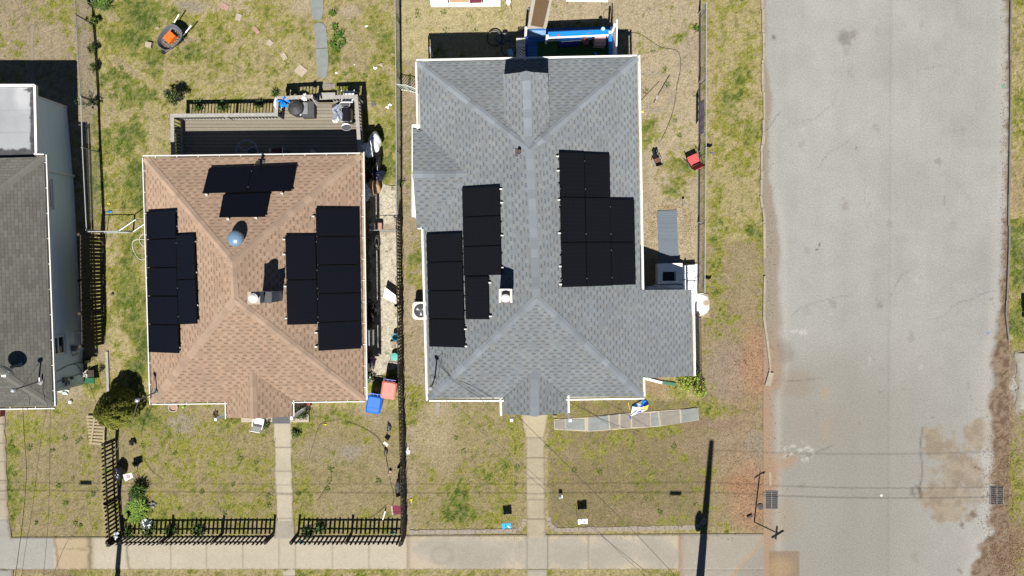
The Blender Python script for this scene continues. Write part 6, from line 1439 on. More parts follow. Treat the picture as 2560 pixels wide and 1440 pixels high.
shrub((740, 1082), .22, .25, 400, 'shrub', 'low blue green plant right of the brown house front path', 'plant', [LD, LBL, LB], 10, .045)
shrub((925, 947), .20, .45, 260, 'potted_plant', 'pale leaved plant beside the blue bin on the gravel', 'plant', [LBL, M['steel'], LB], 11, .06)
shrub((1002, 462), .15, .3, 160, 'vine', 'small vine at the foot of the wire fence by the gravel', 'plant', [LD, LB], 12, .05)
for i, (x, y, lab) in enumerate([(243, 60, 'weeds along the left wire fence near the top edge'), (240, 130, 'weeds at the bend of the left wire fence'), (243, 262, 'tangle of weeds at the fence post by the old grey house'), (247, 175, 'thin weeds along the middle of the dark wire fence'), (226, 264, 'bare twigs leaning over the wire fence top')]):
    shrub((x, y), .22, .6 if i != 4 else 1.1, 260 if i != 4 else 60, 'weeds', lab, 'plant', [LD, LB, LD], 20 + i, .05, .4, 9)
def tuft(px, r, h, n, name, label, cat, mats, seed=1, wd=.012, group=None, droop=.5):
    p = at(*px, 0); rd = random.Random(seed); b = MB()
    for k in range(n):
        a = rd.uniform(0, 6.28); q0 = rd.random() ** .5 * r * .55; L = h * rd.uniform(.6, 1.2); c, s_ = math.cos(a), math.sin(a); a2 = rd.uniform(0, 6.28); B = Vector((p.x + q0 * math.cos(a2), p.y + q0 * math.sin(a2), 0)); D = Vector((c, s_, 0)); N = Vector((-s_, c, 0)); reach = r * rd.uniform(.35, .8)
        P = [B, B + D * reach * .35 + Vector((0, 0, L * .7)), B + D * reach * .8 + Vector((0, 0, L * .85)), B + D * reach + Vector((0, 0, L * (1 - droop)))]; W = [wd, wd, wd * .7, .001]
        for i in range(3): b.face([P[i] - N * W[i], P[i] + N * W[i], P[i + 1] + N * W[i + 1], P[i + 1] - N * W[i + 1]], mats[k % len(mats)])
    return tag(b.build(name, None), label, cat, group)
tuft((353, 1222), .42, .55, 240, 'leaf_clump', 'dark strappy leaf clump in the front left corner lawn', 'plant', [LB, LD, leafmat('strap_leaf', (.06, .13, .02))], 1)
tuft((346, 1272), .55, .30, 900, 'leaf_clump', 'broad bright green leaf mat in the front left corner lawn', 'plant', [LB, leafmat('fresh_leaf_light', (.17, .24, .03)), leafmat('strap_leaf', (.06, .13, .02))], 2, .016)
tuft((262, 12), .45, .4, 220, 'leaf_clump', 'bright strappy leaf clump at the top edge by the left fence', 'plant', [LB, LB, LBL], 3)
tuft((236, 10), .3, .4, 90, 'leaf_clump', 'greyish strappy clump by the left fence at the top edge', 'plant', [LBL], 4)
for i, (x, y) in enumerate([(832, 35), (838, 70), (840, 95), (833, 112), (845, 125), (852, 88), (858, 108)]):
    tuft((x, y), .22, .25, 46, 'bulb_plant', ('topmost', 'second', 'fourth', 'fifth', 'lower left', 'third', 'lowest')[i] + ' clump of green bulb leaves beside the back slate walk', 'plant', [leafmat('strap_leaf', (.06, .13, .02)), LB], 30 + i, .012, 'bulb leaves along the back path')
tuft((1740, 72), .22, .15, 40, 'weed_clump', 'feathery weed by the verge fence near the top', 'plant', [LD, LB], 50)
for i, (x, y, r_) in enumerate([(650, 262, .3), (560, 268, .35), (500, 268, .35), (870, 250, .3), (690, 236, .2)]):
    tuft((x, y), r_, .3, 60, 'tall_grass', ('tall grass tuft just left of the raised deck part', 'middle tall grass tuft behind the long deck rail', 'left tall grass tuft behind the long deck rail', 'tall grass behind the white deck chair', 'short grass tuft at the corner of the raised deck')[i], 'grass tuft', [LD, leafmat('strap_leaf', (.06, .13, .02))], 60 + i, .012, 'grass tufts behind the deck')
for i, (x, y) in enumerate([(320, 1332), (372, 1328), (430, 1326), (500, 1326), (770, 1330), (800, 1318)]):
    tuft((x, y), .35, .25, 110, 'weed_clump', ('weeds in the left corner of the front picket fence', 'second weed clump from the left along the front pickets', 'third weed clump from the left along the front pickets', 'rightmost weed clump of the left front pickets', 'weeds through the right front pickets', 'weeds above the shadow of the right front pickets')[i], 'weeds', [LD, leafmat('strap_leaf', (.06, .13, .02))], 70 + i, .01, 'weeds at the foot of the front pickets')
rd = random.Random(5); spots_ = []
for (x0, y0, x1, y1, n) in ((30, 1060, 245, 1330, 26), (300, 1100, 680, 1290, 14), (745, 1120, 990, 1290, 9), (250, 60, 400, 250, 12), (560, 1090, 680, 1250, 6), (850, 20, 970, 240, 8), (1020, 20, 1300, 80, 10), (1610, 120, 1740, 340, 14), (1400, 1090, 1740, 1290, 12), (1030, 1060, 1300, 1300, 10)):
    for k in range(int(n * .6)): spots_.append((rd.uniform(x0, x1), rd.uniform(y0, y1)))
vs = []; fs = []; cs = []
for (x, y) in spots_:
    p = at(x, y, 0); R_ = rd.uniform(.05, .12)
    for k in range(rd.randint(14, 34)):
        a = rd.uniform(0, 6.28); q0 = rd.random() * R_; B = p + Vector((math.cos(a), math.sin(a), 0)) * q0; a += rd.uniform(-.8, .8); D = Vector((math.cos(a), math.sin(a), 0)); N = Vector((-D.y, D.x, 0)) * .016; L_ = rd.uniform(.04, .09); i0 = len(vs)
        vs += [tuple(B), tuple(B + D * L_ * .5 + N + Vector((0, 0, L_ * .5))), tuple(B + D * L_ + Vector((0, 0, L_ * .45))), tuple(B + D * L_ * .5 - N + Vector((0, 0, L_ * .5)))]; fs.append((i0, i0 + 1, i0 + 2, i0 + 3)); c_ = np.array((.075, .10, .02)) * rd.uniform(.6, 1.6); cs += [c_] * 4
attr_mesh('lawn_weeds', np.array(vs), np.array(fs), np.array(cs), M['blades'], 'stuff', 'small dark green weed rosettes dotted over the thin lawns', 'weeds')

# ------------------------------------------------------------ back lawn of the brown house
def slab(name, label, cat, poly, z0, z1, m, group=None, bev=.0):
    b = MB(); P = [at(x, y, 0) for x, y in poly]; cx_ = sum(p.x for p in P) / len(P); cy_ = sum(p.y for p in P) / len(P)
    out = []
    for k, p in enumerate(P):
        q = P[(k + 1) % len(P)]; out.append((p.x, p.y)); h_ = .5 + .1 * math.sin(k * 3.3 + cx_ * 9); o_ = .012 * math.sin(k * 7.7 + cy_ * 5); d = (q - p); L = max(d.length, .01); out.append((p.x + d.x * h_ - d.y / L * o_, p.y + d.y * h_ + d.x / L * o_))
    b.prism(out, z0, z1); return tag(b.build(name, m), label, cat, group)
def rrpx(cx, cy, w_, h_, deg): 
    a = R(deg); c, s_ = math.cos(a), math.sin(a); return [(cx + c * u - s_ * v, cy + s_ * u + c * v) for u, v in ((-w_ / 2, -h_ / 2), (w_ / 2, -h_ / 2), (w_ / 2, h_ / 2), (-w_ / 2, h_ / 2))]
for (cx_, cy_, w_, h_, dg, mm, lab) in ((753, 177, 25, 23, 40, 'paver', 'largest pale square paver, nearest the deck'), (710, 142, 12, 17, -30, 'paver', 'narrow pale paver, second from the deck'), (675, 108, 14, 14, 40, 'paver', 'small pale square paver in the middle of the diagonal row'), (640, 76, 10, 21, -40, 'paver_pink', 'pinkish paver, fourth from the deck'), (597, 44, 14, 17, 20, 'paver', 'pale paver, fifth from the deck'), (562, 17, 14, 20, -60, 'paver_pink', 'pink paver nearest the top edge')):
    slab('paving_stone', lab, 'paving stone', rrpx(cx_, cy_, w_, h_, dg), -.02, .035, M[mm], 'square stepping stones across the back lawn')
slab('flagstone', 'long blue grey flagstone cut by the top edge', 'flagstone', [(775, -20), (808, -20), (809, 20), (805, 46), (798, 52), (784, 50), (778, 30)], -.02, .03, M['slate'], 'slate walk in the back lawn')
slab('flagstone', 'blue grey flagstone in the middle of the back walk', 'flagstone', [(786, 62), (795, 57), (808, 59), (816, 70), (820, 120), (790, 121)], -.02, .032, M['slate'], 'slate walk in the back lawn')
slab('flagstone', 'tapering blue grey flagstone at the deck end of the back walk', 'flagstone', [(790, 122), (820, 121), (821, 150), (818, 190), (810, 197), (798, 195), (793, 180)], -.02, .030, M['slate'], 'slate walk in the back lawn')
slab('flagstone', 'short grey flagstone at the foot of the deck steps', 'flagstone', [(806, 209), (838, 209), (838, 222), (806, 221)], -.02, .025, M['slate_warm'])
slab('flagstone', 'dark slate scrap in the grass right of the deck', 'flagstone', [(928, 252), (936, 254), (940, 263), (933, 267), (929, 264)], -.01, .03, mat('purple_slate', (.09, .085, .1), .9, .2))
for i, (x, y, s_, lab) in enumerate([(953, 162, .11, 'largest white scrap beside the fence in the back lawn'), (938, 170, .08, 'round cream scrap just left of the largest white scrap'), (916, 66, .05, 'small white scrap right of the slate walk near the top'), (982, 136, .07, 'white scrap touching the wire fence rail'), (975, 262, .07, 'upper cream lump beside the fence, level with the deck rail'), (968, 268, .07, 'lower cream lump beside the fence, level with the deck rail'), (394, 70, .08, 'white torn scrap left of the wheelbarrow'), (841, 182, .05, 'pale scrap right of the tapering flagstone'), (886, 162, .03, 'tiny white scrap in the middle of the lawn above the deck chair')]):
    p = at(x, y, 0); b = MB(); b.blobm((p.x, p.y, s_ * .3), (s_, s_ * .7, s_ * .4), 8, 6, .5, None, i); tag(b.build('paper_scrap', M['bag_white'] if i % 3 else M['paver']), lab, 'litter', 'litter scraps on the back lawn')
b = MB(); p = at(274, 530, 0); b.blobm((p.x, p.y, .02), (.09, .05, .03), 10, 6, .4, None, 3); tag(b.build('wrapper', M['blue']), 'small blue wrapper on the grass left of the brown house', 'litter')
b = MB(); p = at(272, 509, 0); b.blobm((p.x, p.y, .02), (.07, .05, .03), 10, 6, .3, None, 4); tag(b.build('wrapper', M['yellow']), 'small pale yellow wrapper on the grass left of the brown house', 'litter')
b = MB(); p = at(282, 735, 0); b.blobm((p.x, p.y, .04), (.06, .06, .06), 10, 6, .1, None, 4); tag(b.build('ball', M['darkgrey']), 'small dark ball on the grass left of the brown house', 'ball')
slab('cinder_block', 'pale square block on the lawn beside the wheelbarrow', 'block', rrpx(375, 114, 15, 13, 10), -.01, .16, M['paver'])
# wheelbarrow
p = at(426, 96, .5); t = thing('wheelbarrow', 'grey wheelbarrow with white grips on the back lawn', 'wheelbarrow', (p.x, p.y, 0)); th_ = math.atan2(.70, .62)
W = Matrix.Translation((p.x, p.y, 0)) @ Matrix.Rotation(th_, 4, 'Z'); W = W @ Matrix.Diagonal((1.17, 1.22, 1, 1)); T = lambda *v: W @ Vector(v)
def tubshape(scale, z, n=28, ex=3.0, front=1.25):
    out = []
    for k in range(n):
        a = 2 * math.pi * k / n; c, s_ = math.cos(a), math.sin(a); q = (abs(c) ** ex + abs(s_) ** ex) ** (-1 / ex); x = q * c * .50 * scale; y = q * s_ * .34 * scale * (1 - .12 * (x < 0) * (abs(x) / .5)); out.append(T(x, y, z))
    return out
b = MB(); L_ = [tubshape(1.0, .62), tubshape(.94, .62), tubshape(.80, .42), tubshape(.62, .34)]; O_ = [tubshape(1.0, .62), tubshape(.86, .40), tubshape(.64, .31)]
for S_ in (L_, O_):
    for i in range(len(S_) - 1):
        for k in range(28): b.face([S_[i][k], S_[i][(k + 1) % 28], S_[i + 1][(k + 1) % 28], S_[i + 1][k]])
    b.face(S_[-1])
b.build('tray', mat('grey_plastic_tub', (.10, .105, .12), .5, .1), t, smooth=False)
for s_ in (-1, 1):
    b = MB(); b.tube([T(-.5, s_ * .06, .22), T(-.2, s_ * .18, .30), T(.45, s_ * .26, .48), T(.62, s_ * .27, .52)], .018, 7); b.build('handle_bar', M['steel_dark'], t)
    b = MB(); b.tube([T(.52, s_ * .265, .505), T(.86, s_ * .285, .60)], .026, 8); b.build('grip', M['white'], t)
    b = MB(); b.tube([T(.30, s_ * .24, .42), T(.36, s_ * .24, .0), T(.2, s_ * .24, .0), T(.14, s_ * .2, .34)], .014, 6); b.build('leg', M['steel_dark'], t)
b = MB(); b.lathe(T(-.48, 0, .19), [(.0, -.05), (.12, -.05), (.19, -.03), (.19, .03), (.12, .05), (0, .05)], 20, None, tuple((W.to_3x3() @ Vector((0, 1, 0))))); b.build('wheel', M['blackplastic'], t)
b = MB(); b.prism([(T(x, y, 0).x, T(x, y, 0).y) for x, y in ((-.16, -.14), (.20, -.14), (.20, .13), (-.16, .13))], .44, .66, M['orange']); tag(b.build('orange_box', None), 'orange box lying in the grey wheelbarrow', 'box')
b = MB(); rd = random.Random(4)
for k in range(900):
    a, q_ = rd.uniform(0, 6.28), rd.random() ** .5; c = T(q_ * .34 * math.cos(a), q_ * .24 * math.sin(a), .42 + rd.uniform(0, .05)); s_ = .03; b.face([c + Vector((rd.uniform(-s_, s_), rd.uniform(-s_, s_), rd.uniform(-.01, .01))) for _ in range(3)], [M['cardboard'], M['wood_tan'], M['wood_brown']][k % 3])
tag(b.build('leaf_litter', None), 'dry brown leaves heaped in the grey wheelbarrow', 'leaves', kind='stuff')

# ------------------------------------------------------------ gravel strip clutter
def bag(name, label, px, z, r, m, seed, jit=.16):
    p = at(*px, z); b = MB(); rd = random.Random(seed); b.blobm((p.x, p.y, z + r[2] * .8), r, 22, 14, jit, None, seed, flat=.3)
    a = rd.uniform(0, 6.28); b.blobm((p.x + r[0] * .5 * math.cos(a), p.y + r[1] * .6 * math.sin(a), z + r[2] * 1.5), (r[0] * .35, r[1] * .3, r[2] * .35), 12, 8, .4, None, seed + 1); return tag(b.build(name, m, smooth=True), label, 'bag')
bag('trash_bag', 'full white trash bag heaped at the back right corner of the brown house', (940, 358), .35, (.24, .44, .28), M['bag_white'], 3)
bag('trash_bag', 'white trash bag in the shade against the brown house wall', (922, 378), .2, (.34, .32, .30), M['bag_white'], 5)
bag('trash_bag', 'black trash bag below the white ones on the grass', (944, 405), .1, (.20, .48, .26), M['bag_black'], 7, .25)
bag('trash_bag', 'dark round trash bag by the start of the gravel', (946, 440), .0, (.32, .26, .32), mat('navy_bag', (.01, .012, .03), .3, .2), 9)
bag('box_pile', 'tan cardboard lump at the start of the gravel', (938, 468), .05, (.28, .34, .30), M['cardboard'], 11, .12)
bag('plastic_bag', 'pale blue bag in the shade against the brown house wall by the gravel', (920, 480), .1, (.26, .34, .26), M['bag_white'], 13, .3)
bag('plastic_bag', 'small dark red bundle in the shade below the trash bags', (915, 440), .1, (.14, .14, .2), M['maroon'], 14, .3)
p = at(946, 566, .3); b = MB(); b.prism(rrect(p.x, p.y, .30, .30, .04), .0, .34, M['paver_pink']); tag(b.build('bucket_box', None), 'pale tan box standing on the gravel by the little wire gate', 'box')
bag('plastic_bag', 'pale bag in the shade beside the tan box on the gravel', (934, 566), .0, (.14, .16, .2), M['dirtywhite'], 15, .2)
t = thing('gravel_gate', 'thin wire gate across the gravel strip beside the brown house', 'gate', tuple(gpt((930, 578)))); b = MB()
for z_ in (.1, 1.1): b.tube([gpt((935, 578)) + Vector((0, 0, z_)), gpt((1001, 578)) + Vector((0, 0, z_))], .014, 6, M['steel'] if z_ > 1 else M['steel_dark'])
for x in (938, 1001): b.tube([gpt((x, 578)), gpt((x, 578)) + Vector((0, 0, 1.12))], .016, 6, M['steel_dark'])
b.build('frame', None, t)
p = at(940, 606, .35); t = thing('tyre', 'old tyre standing upright in the shade by the gravel', 'tyre', (p.x, p.y, 0)); b = MB(); nn = (1, .05, .25)
b.ring((p.x, p.y, .36), .28, .07, 30, 8, None, nn); b.build('rubber', M['blackplastic'], t); b = MB(); b.ring((p.x + .02, p.y, .36), .20, .02, 26, 6, None, nn); b.build('rim', M['alu'], t)
p = [at(958, 744, .12), at(988, 757, .12), at(989, 738, .55), at(963, 718, .5)]; b = MB(); b.hexa([q - Vector((0, 0, .02)) for q in p], p); tag(b.build('white_board', M['white_wall']), 'white board leaning against the picket fence over the gravel', 'board')
# window air conditioner in the east wall
a = at(913, 845, 1.3); q = [at(915, 864, 1.55), at(930, 864, 1.55), at(930, 826, 1.55), at(915, 826, 1.55)]
b = MB(); b.hexa([Vector((v.x - (.05 if i in (0, 3) else 0), v.y, 1.15)) for i, v in enumerate(q)], [Vector((v.x - (.05 if i in (0, 3) else 0), v.y, 1.55)) for i, v in enumerate(q)], M['steel']); ac = b.build('window_air_conditioner', None, bh)
b = MB(); b.hexa([Vector((v.x, v.y, 1.17)) for v in (q[1], q[1] + Vector((.02, 0, 0)), q[2] + Vector((.02, 0, 0)), q[2])], [Vector((v.x, v.y, 1.53)) for v in (q[1], q[1] + Vector((.02, 0, 0)), q[2] + Vector((.02, 0, 0)), q[2])], M['alu']); b.build('grille', None, ac)
for (nm, lab, cat, px, z, r_, m_, sd_) in (('toy_cart', 'dark jumble of tools in the shade below the window air conditioner', 'tools', (932, 778), .1, (.2, .45, .3), 'blackplastic', 21), ('plant_pot', 'dark flower pots along the right wall of the brown house', 'pots', (928, 905), .0, (.13, .30, .25), 'darkgrey', 22)):
    p = at(*px, z); b = MB(); b.blobm((p.x, p.y, z + .15), r_, 16, 10, .5, None, sd_); tag(b.build(nm, M[m_]), lab, cat)
b = MB(); b.beam(at(939, 772, .6), at(941, 778, .6), .06, .02); tag(b.build('tool_handle', M['dirtywhite']), 'small pale handle among the shaded tools', 'tool')
p = at(933, 898, .5); b = MB(); b.blobm((p.x, p.y, .45), (.10, .12, .1), 12, 8, .7, None, 31); tag(b.build('cloth_bundle', M['lilac']), 'small pale pink bundle among the pots by the brown house wall', 'bundle')
p = at(988, 843, .4); t = thing('bucket', 'blue bucket on the gravel against the picket fence', 'bucket', (p.x, p.y, 0)); b = MB(); b.lathe((p.x, p.y, 0), [(.10, 0), (.14, .36), (.13, .36), (.10, .1)], 18, mat('cyan_plastic', (.03, .25, .38), .4, .1), cap=False); b.build('pail', None, t); b = MB(); b.ring((p.x, p.y, .37), .14, .012, 20, 5, mat('cyan_plastic', (.03, .25, .38), .4, .1)); b.build('rim', None, t)
p = at(983, 857, .15); b = MB(); b.box((p.x, p.y, 0), (.28, .12, .15), .05); tag(b.build('paver_block', M['stone']), 'grey block on the gravel below the blue bucket', 'block')
p = at(986, 892, .3); b = MB(); b.lathe((p.x, p.y, 0), [(.12, 0), (.17, .28), (.16, .30), (.01, .31)], 20); tag(b.build('round_tub', M['teal']), 'pale teal round tub on the gravel by the picket fence', 'tub')
t = thing('wire_stand', 'low wire stand on the gravel behind the salmon bin', 'stand', tuple(at(985, 905, 0))); b = MB(); b.tube([at(974, 906, .3), at(974, 903, .32), at(992, 907, .32), at(992, 910, .3)], .010, 5); b.tube([at(974, 906, 0), at(974, 906, .3)], .010, 5); b.tube([at(992, 910, 0), at(992, 910, .3)], .010, 5); b.build('frame', M['steel'], t)
# wheeled bins
def wheelie(label, pxc, rz, lid, body, groove=False):
    H_ = 1.06; p = at(*pxc, H_); t = thing('wheeled_bin', label, 'bin', (p.x, p.y, 0), rz); W = Matrix.Translation((p.x, p.y, 0)) @ Matrix.Rotation(rz, 4, 'Z'); T = lambda *v: W @ Vector(v)
    def rr(w_, h_, r_, z, yo=0): return [T(x, y + yo, z) for x, y in rrect(0, 0, w_, h_, r_, 4)]
    b = MB(); A_, B_ = rr(.46, .52, .06, .05, .03), rr(.58, .66, .06, .96)
    n = len(A_)
    for k in range(n): b.face([A_[k], A_[(k + 1) % n], B_[(k + 1) % n], B_[k]])
    b.face(A_[::-1]); b.build('body', body, t)
    b = MB(); A_, B_, C_3 = rr(.62, .74, .08, .95), rr(.62, .74, .08, 1.0), rr(.50, .62, .10, 1.055)
    for P_, Q_ in ((A_, B_), (B_, C_3)):
        for k in range(n): b.face([P_[k], P_[(k + 1) % n], Q_[(k + 1) % n], Q_[k]])
    b.face(C_3); b.face(A_[::-1])
    if groove: b.beam(T(-.27, -.14, 1.058), T(.27, -.14, 1.058), .012, .01, None)
    b.build('lid', lid, t, smooth=False)
    b = MB(); b.tube([T(-.27, .44, .98), T(.27, .44, .98)], .02, 7)
    for u in (-.26, -.09, .09, .26): b.beam(T(u, .34, .97), T(u, .44, .98), .025, .03)
    b.build('handle', body, t)
    for s_ in (-1, 1):
        b = MB(); b.lathe(T(s_ * .25, .30, .12), [(0, -.03), (.12, -.03), (.12, .03), (0, .03)], 16, None, tuple(W.to_3x3() @ Vector((1, 0, 0)))); b.build('wheel', M['blackplastic'], t)
wheelie('blue wheeled bin at the front right corner of the brown house', (934, 1012), R(-9), M['bluebin'], M['bluebin'], True)
wheelie('wheeled bin with a salmon pink lid against the picket fence', (971, 976), R(-8), M['pink'], M['navy'])

# ------------------------------------------------------------ left strip
t = thing('pallet', 'wooden pallet lying half under the egg shaped evergreen', 'pallet', tuple(at(240, 1075, 0))); b = MB()
for i in range(9):
    y = 1042 + i * 8.2; dx = -i * .9 + 0; b.beam(at(216 + i * .9, y, .12), at(262 - dx * 0, y + 2 + i * .2, .12), .09, .02)
b.build('slat', M['wood_pale'], t)
b = MB()
for x0, x1 in ((238, 228), (262, 259)): b.beam(at(x0, 1036, .13), at(x1, 1107, .13), .07, .05)
b.build('stringer', M['wood_pale'], t)
b = MB(); b.beam(at(267, 879, .04), at(271, 1002, .04), .11, .05); tag(b.build('timber', M['wood_grey']), 'long grey timber lying on the ground left of the brown house', 'timber')
t = thing('green_bin', 'green folded garden chair pad beside the left house corner', 'chair pad', tuple(at(222, 945, 0))); b = MB(); q = [at(211, 958, .25), at(236, 959, .35), at(235, 944, .35), at(213, 946, .25)]; b.hexa([v - Vector((0, 0, .04)) for v in q], q); b.build('green_pad', M['green'], t)
b = MB(); q = [at(216, 944, .2), at(235, 943, .3), at(234, 925, .3), at(219, 926, .2)]; b.hexa([v - Vector((0, 0, .03)) for v in q], q); tag(b.build('grey_board', M['wood_brown']), 'square grey board leaning beside the green pad', 'board')
b = MB(); p = at(211, 936, .3); b.blobm((p.x, p.y, .15), (.10, .17, .15), 12, 8, .4, None, 5); tag(b.build('white_bundle', M['dirtywhite']), 'white bundle at the foot of the left house wall', 'bundle')
crumple('lawn_ornament', 'white twisted scrap below the left house corner', 'scrap', (161, 979), .02, (.14, .08, .06), M['dirtywhite'], 41, jit=.8)
b = MB(); p = at(176, 1005, .05); b.blobm((p.x, p.y, .07), (.075, .075, .075), 16, 10, 0); tag(b.build('white_ball', M['white']), 'small white ball on the lawn in front of the old grey roofed house', 'ball')
tuft((222, 900), .2, .3, 40, 'weed_clump', 'dark spiky weed beside the left house wall', 'plant', [LD], 81); tuft((255, 922), .15, .2, 36, 'weed_clump', 'small dark weed near the long grey timber', 'plant', [LD], 82)

# ------------------------------------------------------------ brown house front lawn
b = MB(); p = at(432, 1019, .1); b.lathe((p.x, p.y, 0), [(.19, 0), (.21, .10), (.17, .10), (.14, .03), (.01, .02)], 22, M['paver']); b.lathe((p.x, p.y, .03), [(.13, 0), (.01, .02)], 18, M['paver_pink']); tag(b.build('stone_basin', None), 'round pale basin half under the front eave of the brown house', 'basin')
p = at(457, 1018, .2); b = MB(); b.lathe((p.x, p.y, 0), [(.03, 0), (.05, .2), (.01, .22)], 12); tag(b.build('green_cup', mat('lime_plastic', (.2, .4, .03), .5, .05)), 'small lime green cup by the round basin', 'cup')
p = at(646, 1059, .4); patio_chair('white plastic chair beside the front door of the brown house', (646, 1058), R(170), 0, M['white'], s_=.85)
crumple('dead_leaf_heap', 'small dark heap of twigs in front of the brown eave', 'twigs', (540, 1038), .0, (.09, .14, .05), M['soil'], 44, jit=.7)
b = MB(); q = [at(762, 1014, .3), at(775, 1014, .3), at(775, 1006, .3), at(762, 1006, .3)]; b.hexa([Vector((v.x, v.y, 0)) for v in q], q); tag(b.build('brick_pier', M['brick']), 'low red brick pier under the front eave right of the small gable', 'pier')
def sign(label, pxs, h, m, rz, w_, hh, tilt=.45, deco=None, name='yard_sign', cat='sign'):
    p = at(*pxs, h); t = thing(name, label, cat, (p.x, p.y, 0), rz); W = Matrix.Translation((p.x, p.y, 0)) @ Matrix.Rotation(rz, 4, 'Z'); T = lambda *v: W @ Vector(v)
    b = MB(); b.tube([T(-w_ / 2, 0, 0), T(-w_ / 2, 0, h + .01)], .007, 5); b.tube([T(-w_ / 2, 0, h), T(w_ / 2, 0, h)], .006, 5); b.build('stake', M['black'], t)
    b = MB(); n = 7
    def P(u, v):  # v from 0 (top) to 1 (bottom), cloth blown out northwards
        return T(w_ * (u - .5), -tilt * hh * v - .015 * math.sin(u * 6 + v * 2), h - .01 - hh * v * math.sqrt(max(.05, 1 - tilt * tilt)) + .012 * math.sin(u * 9))
    for i in range(n):
        for j in range(n): b.face([P(i / n, (j + 1) / n), P((i + 1) / n, (j + 1) / n), P((i + 1) / n, j / n), P(i / n, j / n)])
    b.build('banner', m, t)
    if deco:
        for (strokes, mm) in deco:
            b = MB()
            for (pts, wd) in strokes:
                q = [P(u, v) + W.to_3x3() @ Vector((0, -.004, .008)) for u, v in pts]
                for a_, c_ in zip(q[:-1], q[1:]): b.beam(a_, c_, wd, .003)
            b.build('print', mm, t)
    return t
plum = mat('plum_ink', (.28, .07, .22), .7, .05)
arc = lambda cx_, cy_, rx, ry, a0, a1, n=10: [(cx_ + rx * math.cos(R(a0 + (a1 - a0) * k / n)), cy_ + ry * math.sin(R(a0 + (a1 - a0) * k / n))) for k in range(n + 1)]
sign('white garden flag with small plum coloured marks beside the grey house path', (1457, 1298), .85, M['white_wall'], .08, .40, .34, .80,
     [([([(.38, .3), (.38, .6)], .012), (arc(.30, .76, .08, .1, 20, 320), .014), (arc(.46, .78, .06, .08, 180, 400), .012), ([(.62, .22), (.72, .35), (.74, .55)], .012), (arc(.66, .66, .07, .12, 0, 360), .03)], plum)], name='garden_flag', cat='flag')
bluecloth = mat('sky_blue_print', (.02, .26, .58), .6, .45, 9)
sign('sky blue garden flag on the grey house lawn, left of its path', (1265, 1308), .8, bluecloth, .12, .36, .34, .85, [([([(.45, .2), (.40, .8)], .03)], M['navy']), ([(arc(.8, .6, .12, .2, 60, 200), .03)], M['white'])], name='garden_flag', cat='flag')
p = at(1402, 1243, .3); b = MB(); b.box((p.x, p.y, .0), (.15, .13, .26), .1, M['white']); b.box((p.x - .02, p.y + .02, .26), (.12, .10, .03), .1, M['darkgrey']); tag(b.build('utility_marker', None), 'small white box standing on the grey house lawn', 'box')
# round cushion / sign with a red ring emblem
p = at(319, 1193, .75); t = thing('printed_bag', 'white printed bag with a red round emblem by the left picket fence', 'bag', (p.x, p.y, 0)); b = MB(); q = [at(307, 1187, .8), at(329, 1182, .85), at(333, 1193, .75), at(313, 1204, .68)]
b.hexa([v - Vector((0, 0, .03)) for v in q][::-1], q[::-1]); b.build('panel', M['dirtywhite'], t); c = (q[0] + q[1] + q[2] + q[3]) / 4 + Vector((0, 0, .015)); b = MB(); b.ring(c, .085, .010, 22, 5, M['red'], (q[1] - q[0]).cross(q[2] - q[0]) * -1); b.ring(c + Vector((.01, .015, 0)), .04, .016, 14, 5, M['red'], (0, 0, 1), -1.2, 3.4); b.build('emblem', None, t)
b = MB(); b.tube([(c.x, c.y, 0), (c.x, c.y, c.z - .03)], .012, 6); b.build('stake', M['black'], t)
bag('black_bucket_bag', 'large black bag standing in the corner between fence and printed white bag', (301, 1180), .15, (.24, .34, .20), M['bag_black'], 51, .1)
crumple('dark_pot', 'upper dark clod pot on the brown house front lawn', 'pot', (333, 1105), 0, (.13, .13, .12), M['blackplastic'], 52, jit=.25); crumple('dark_pot', 'lower dark clod pot on the brown house front lawn, above the printed bag', 'pot', (342, 1157), 0, (.14, .12, .12), M['blackplastic'], 53, jit=.25)
crumple('brown_sack', 'brown plastic sack lying in the strappy leaves of the front corner', 'sack', (334, 1240), .1, (.18, .33, .10), mat('brown_plastic', (.045, .028, .032), .5, .2), 54, jit=.2)
crumple('newspaper', 'crumpled white newspaper by the front picket fence', 'paper', (368, 1311), .02, (.18, .18, .08), M['bag_white'], 55, jit=.6); crumple('grey_rag', 'small grey rag right of the bright leaf mat', 'rag', (381, 1262), .02, (.14, .09, .05), M['steel_dark'], 56, jit=.6)
crumple('post_cap', 'pale crumpled cap on the corner post of the front fence', 'cap', (291, 1337), 1.16, (.08, .13, .05), M['steel'], 57, jit=.6)
# maroon flag, pennants and sticks at the right of the lawn
t = thing('garden_flag', 'maroon cloth flag with a pale band flying by the front right picket corner', 'flag', tuple(at(978, 1282, 0))); q0 = at(978, 1266, .95); b = MB(); b.tube([(q0.x, q0.y, 0), q0], .008, 6); b.build('stake', M['steel_dark'], t)
b = MB(); n = 8; C_4 = [at(977, 1264, .95), at(1007, 1264, .95), at(1006, 1284, .80), at(980, 1288, .80)]
for i in range(n):
    for j in range(4):
        f = lambda u, v: lerp(lerp(C_4[0], C_4[1], u), lerp(C_4[3], C_4[2], u), v) + Vector((0, 0, .02 * math.sin(u * 12 + v * 3)))
        b.face([f(i / n, (j + 1) / 4), f((i + 1) / n, (j + 1) / 4), f((i + 1) / n, j / 4), f(i / n, j / 4)], M['maroon'] if i > 0 else M['paver'])
b.build('cloth', mat('maroon_cloth', (.22, .02, .06), .8, .1), t)
sign('small white and lilac pennant right of the lawn beside the bins', (967, 1107), .4, M['dirtywhite'], -.7, .22, .2, .8, name='garden_flag', cat='flag')
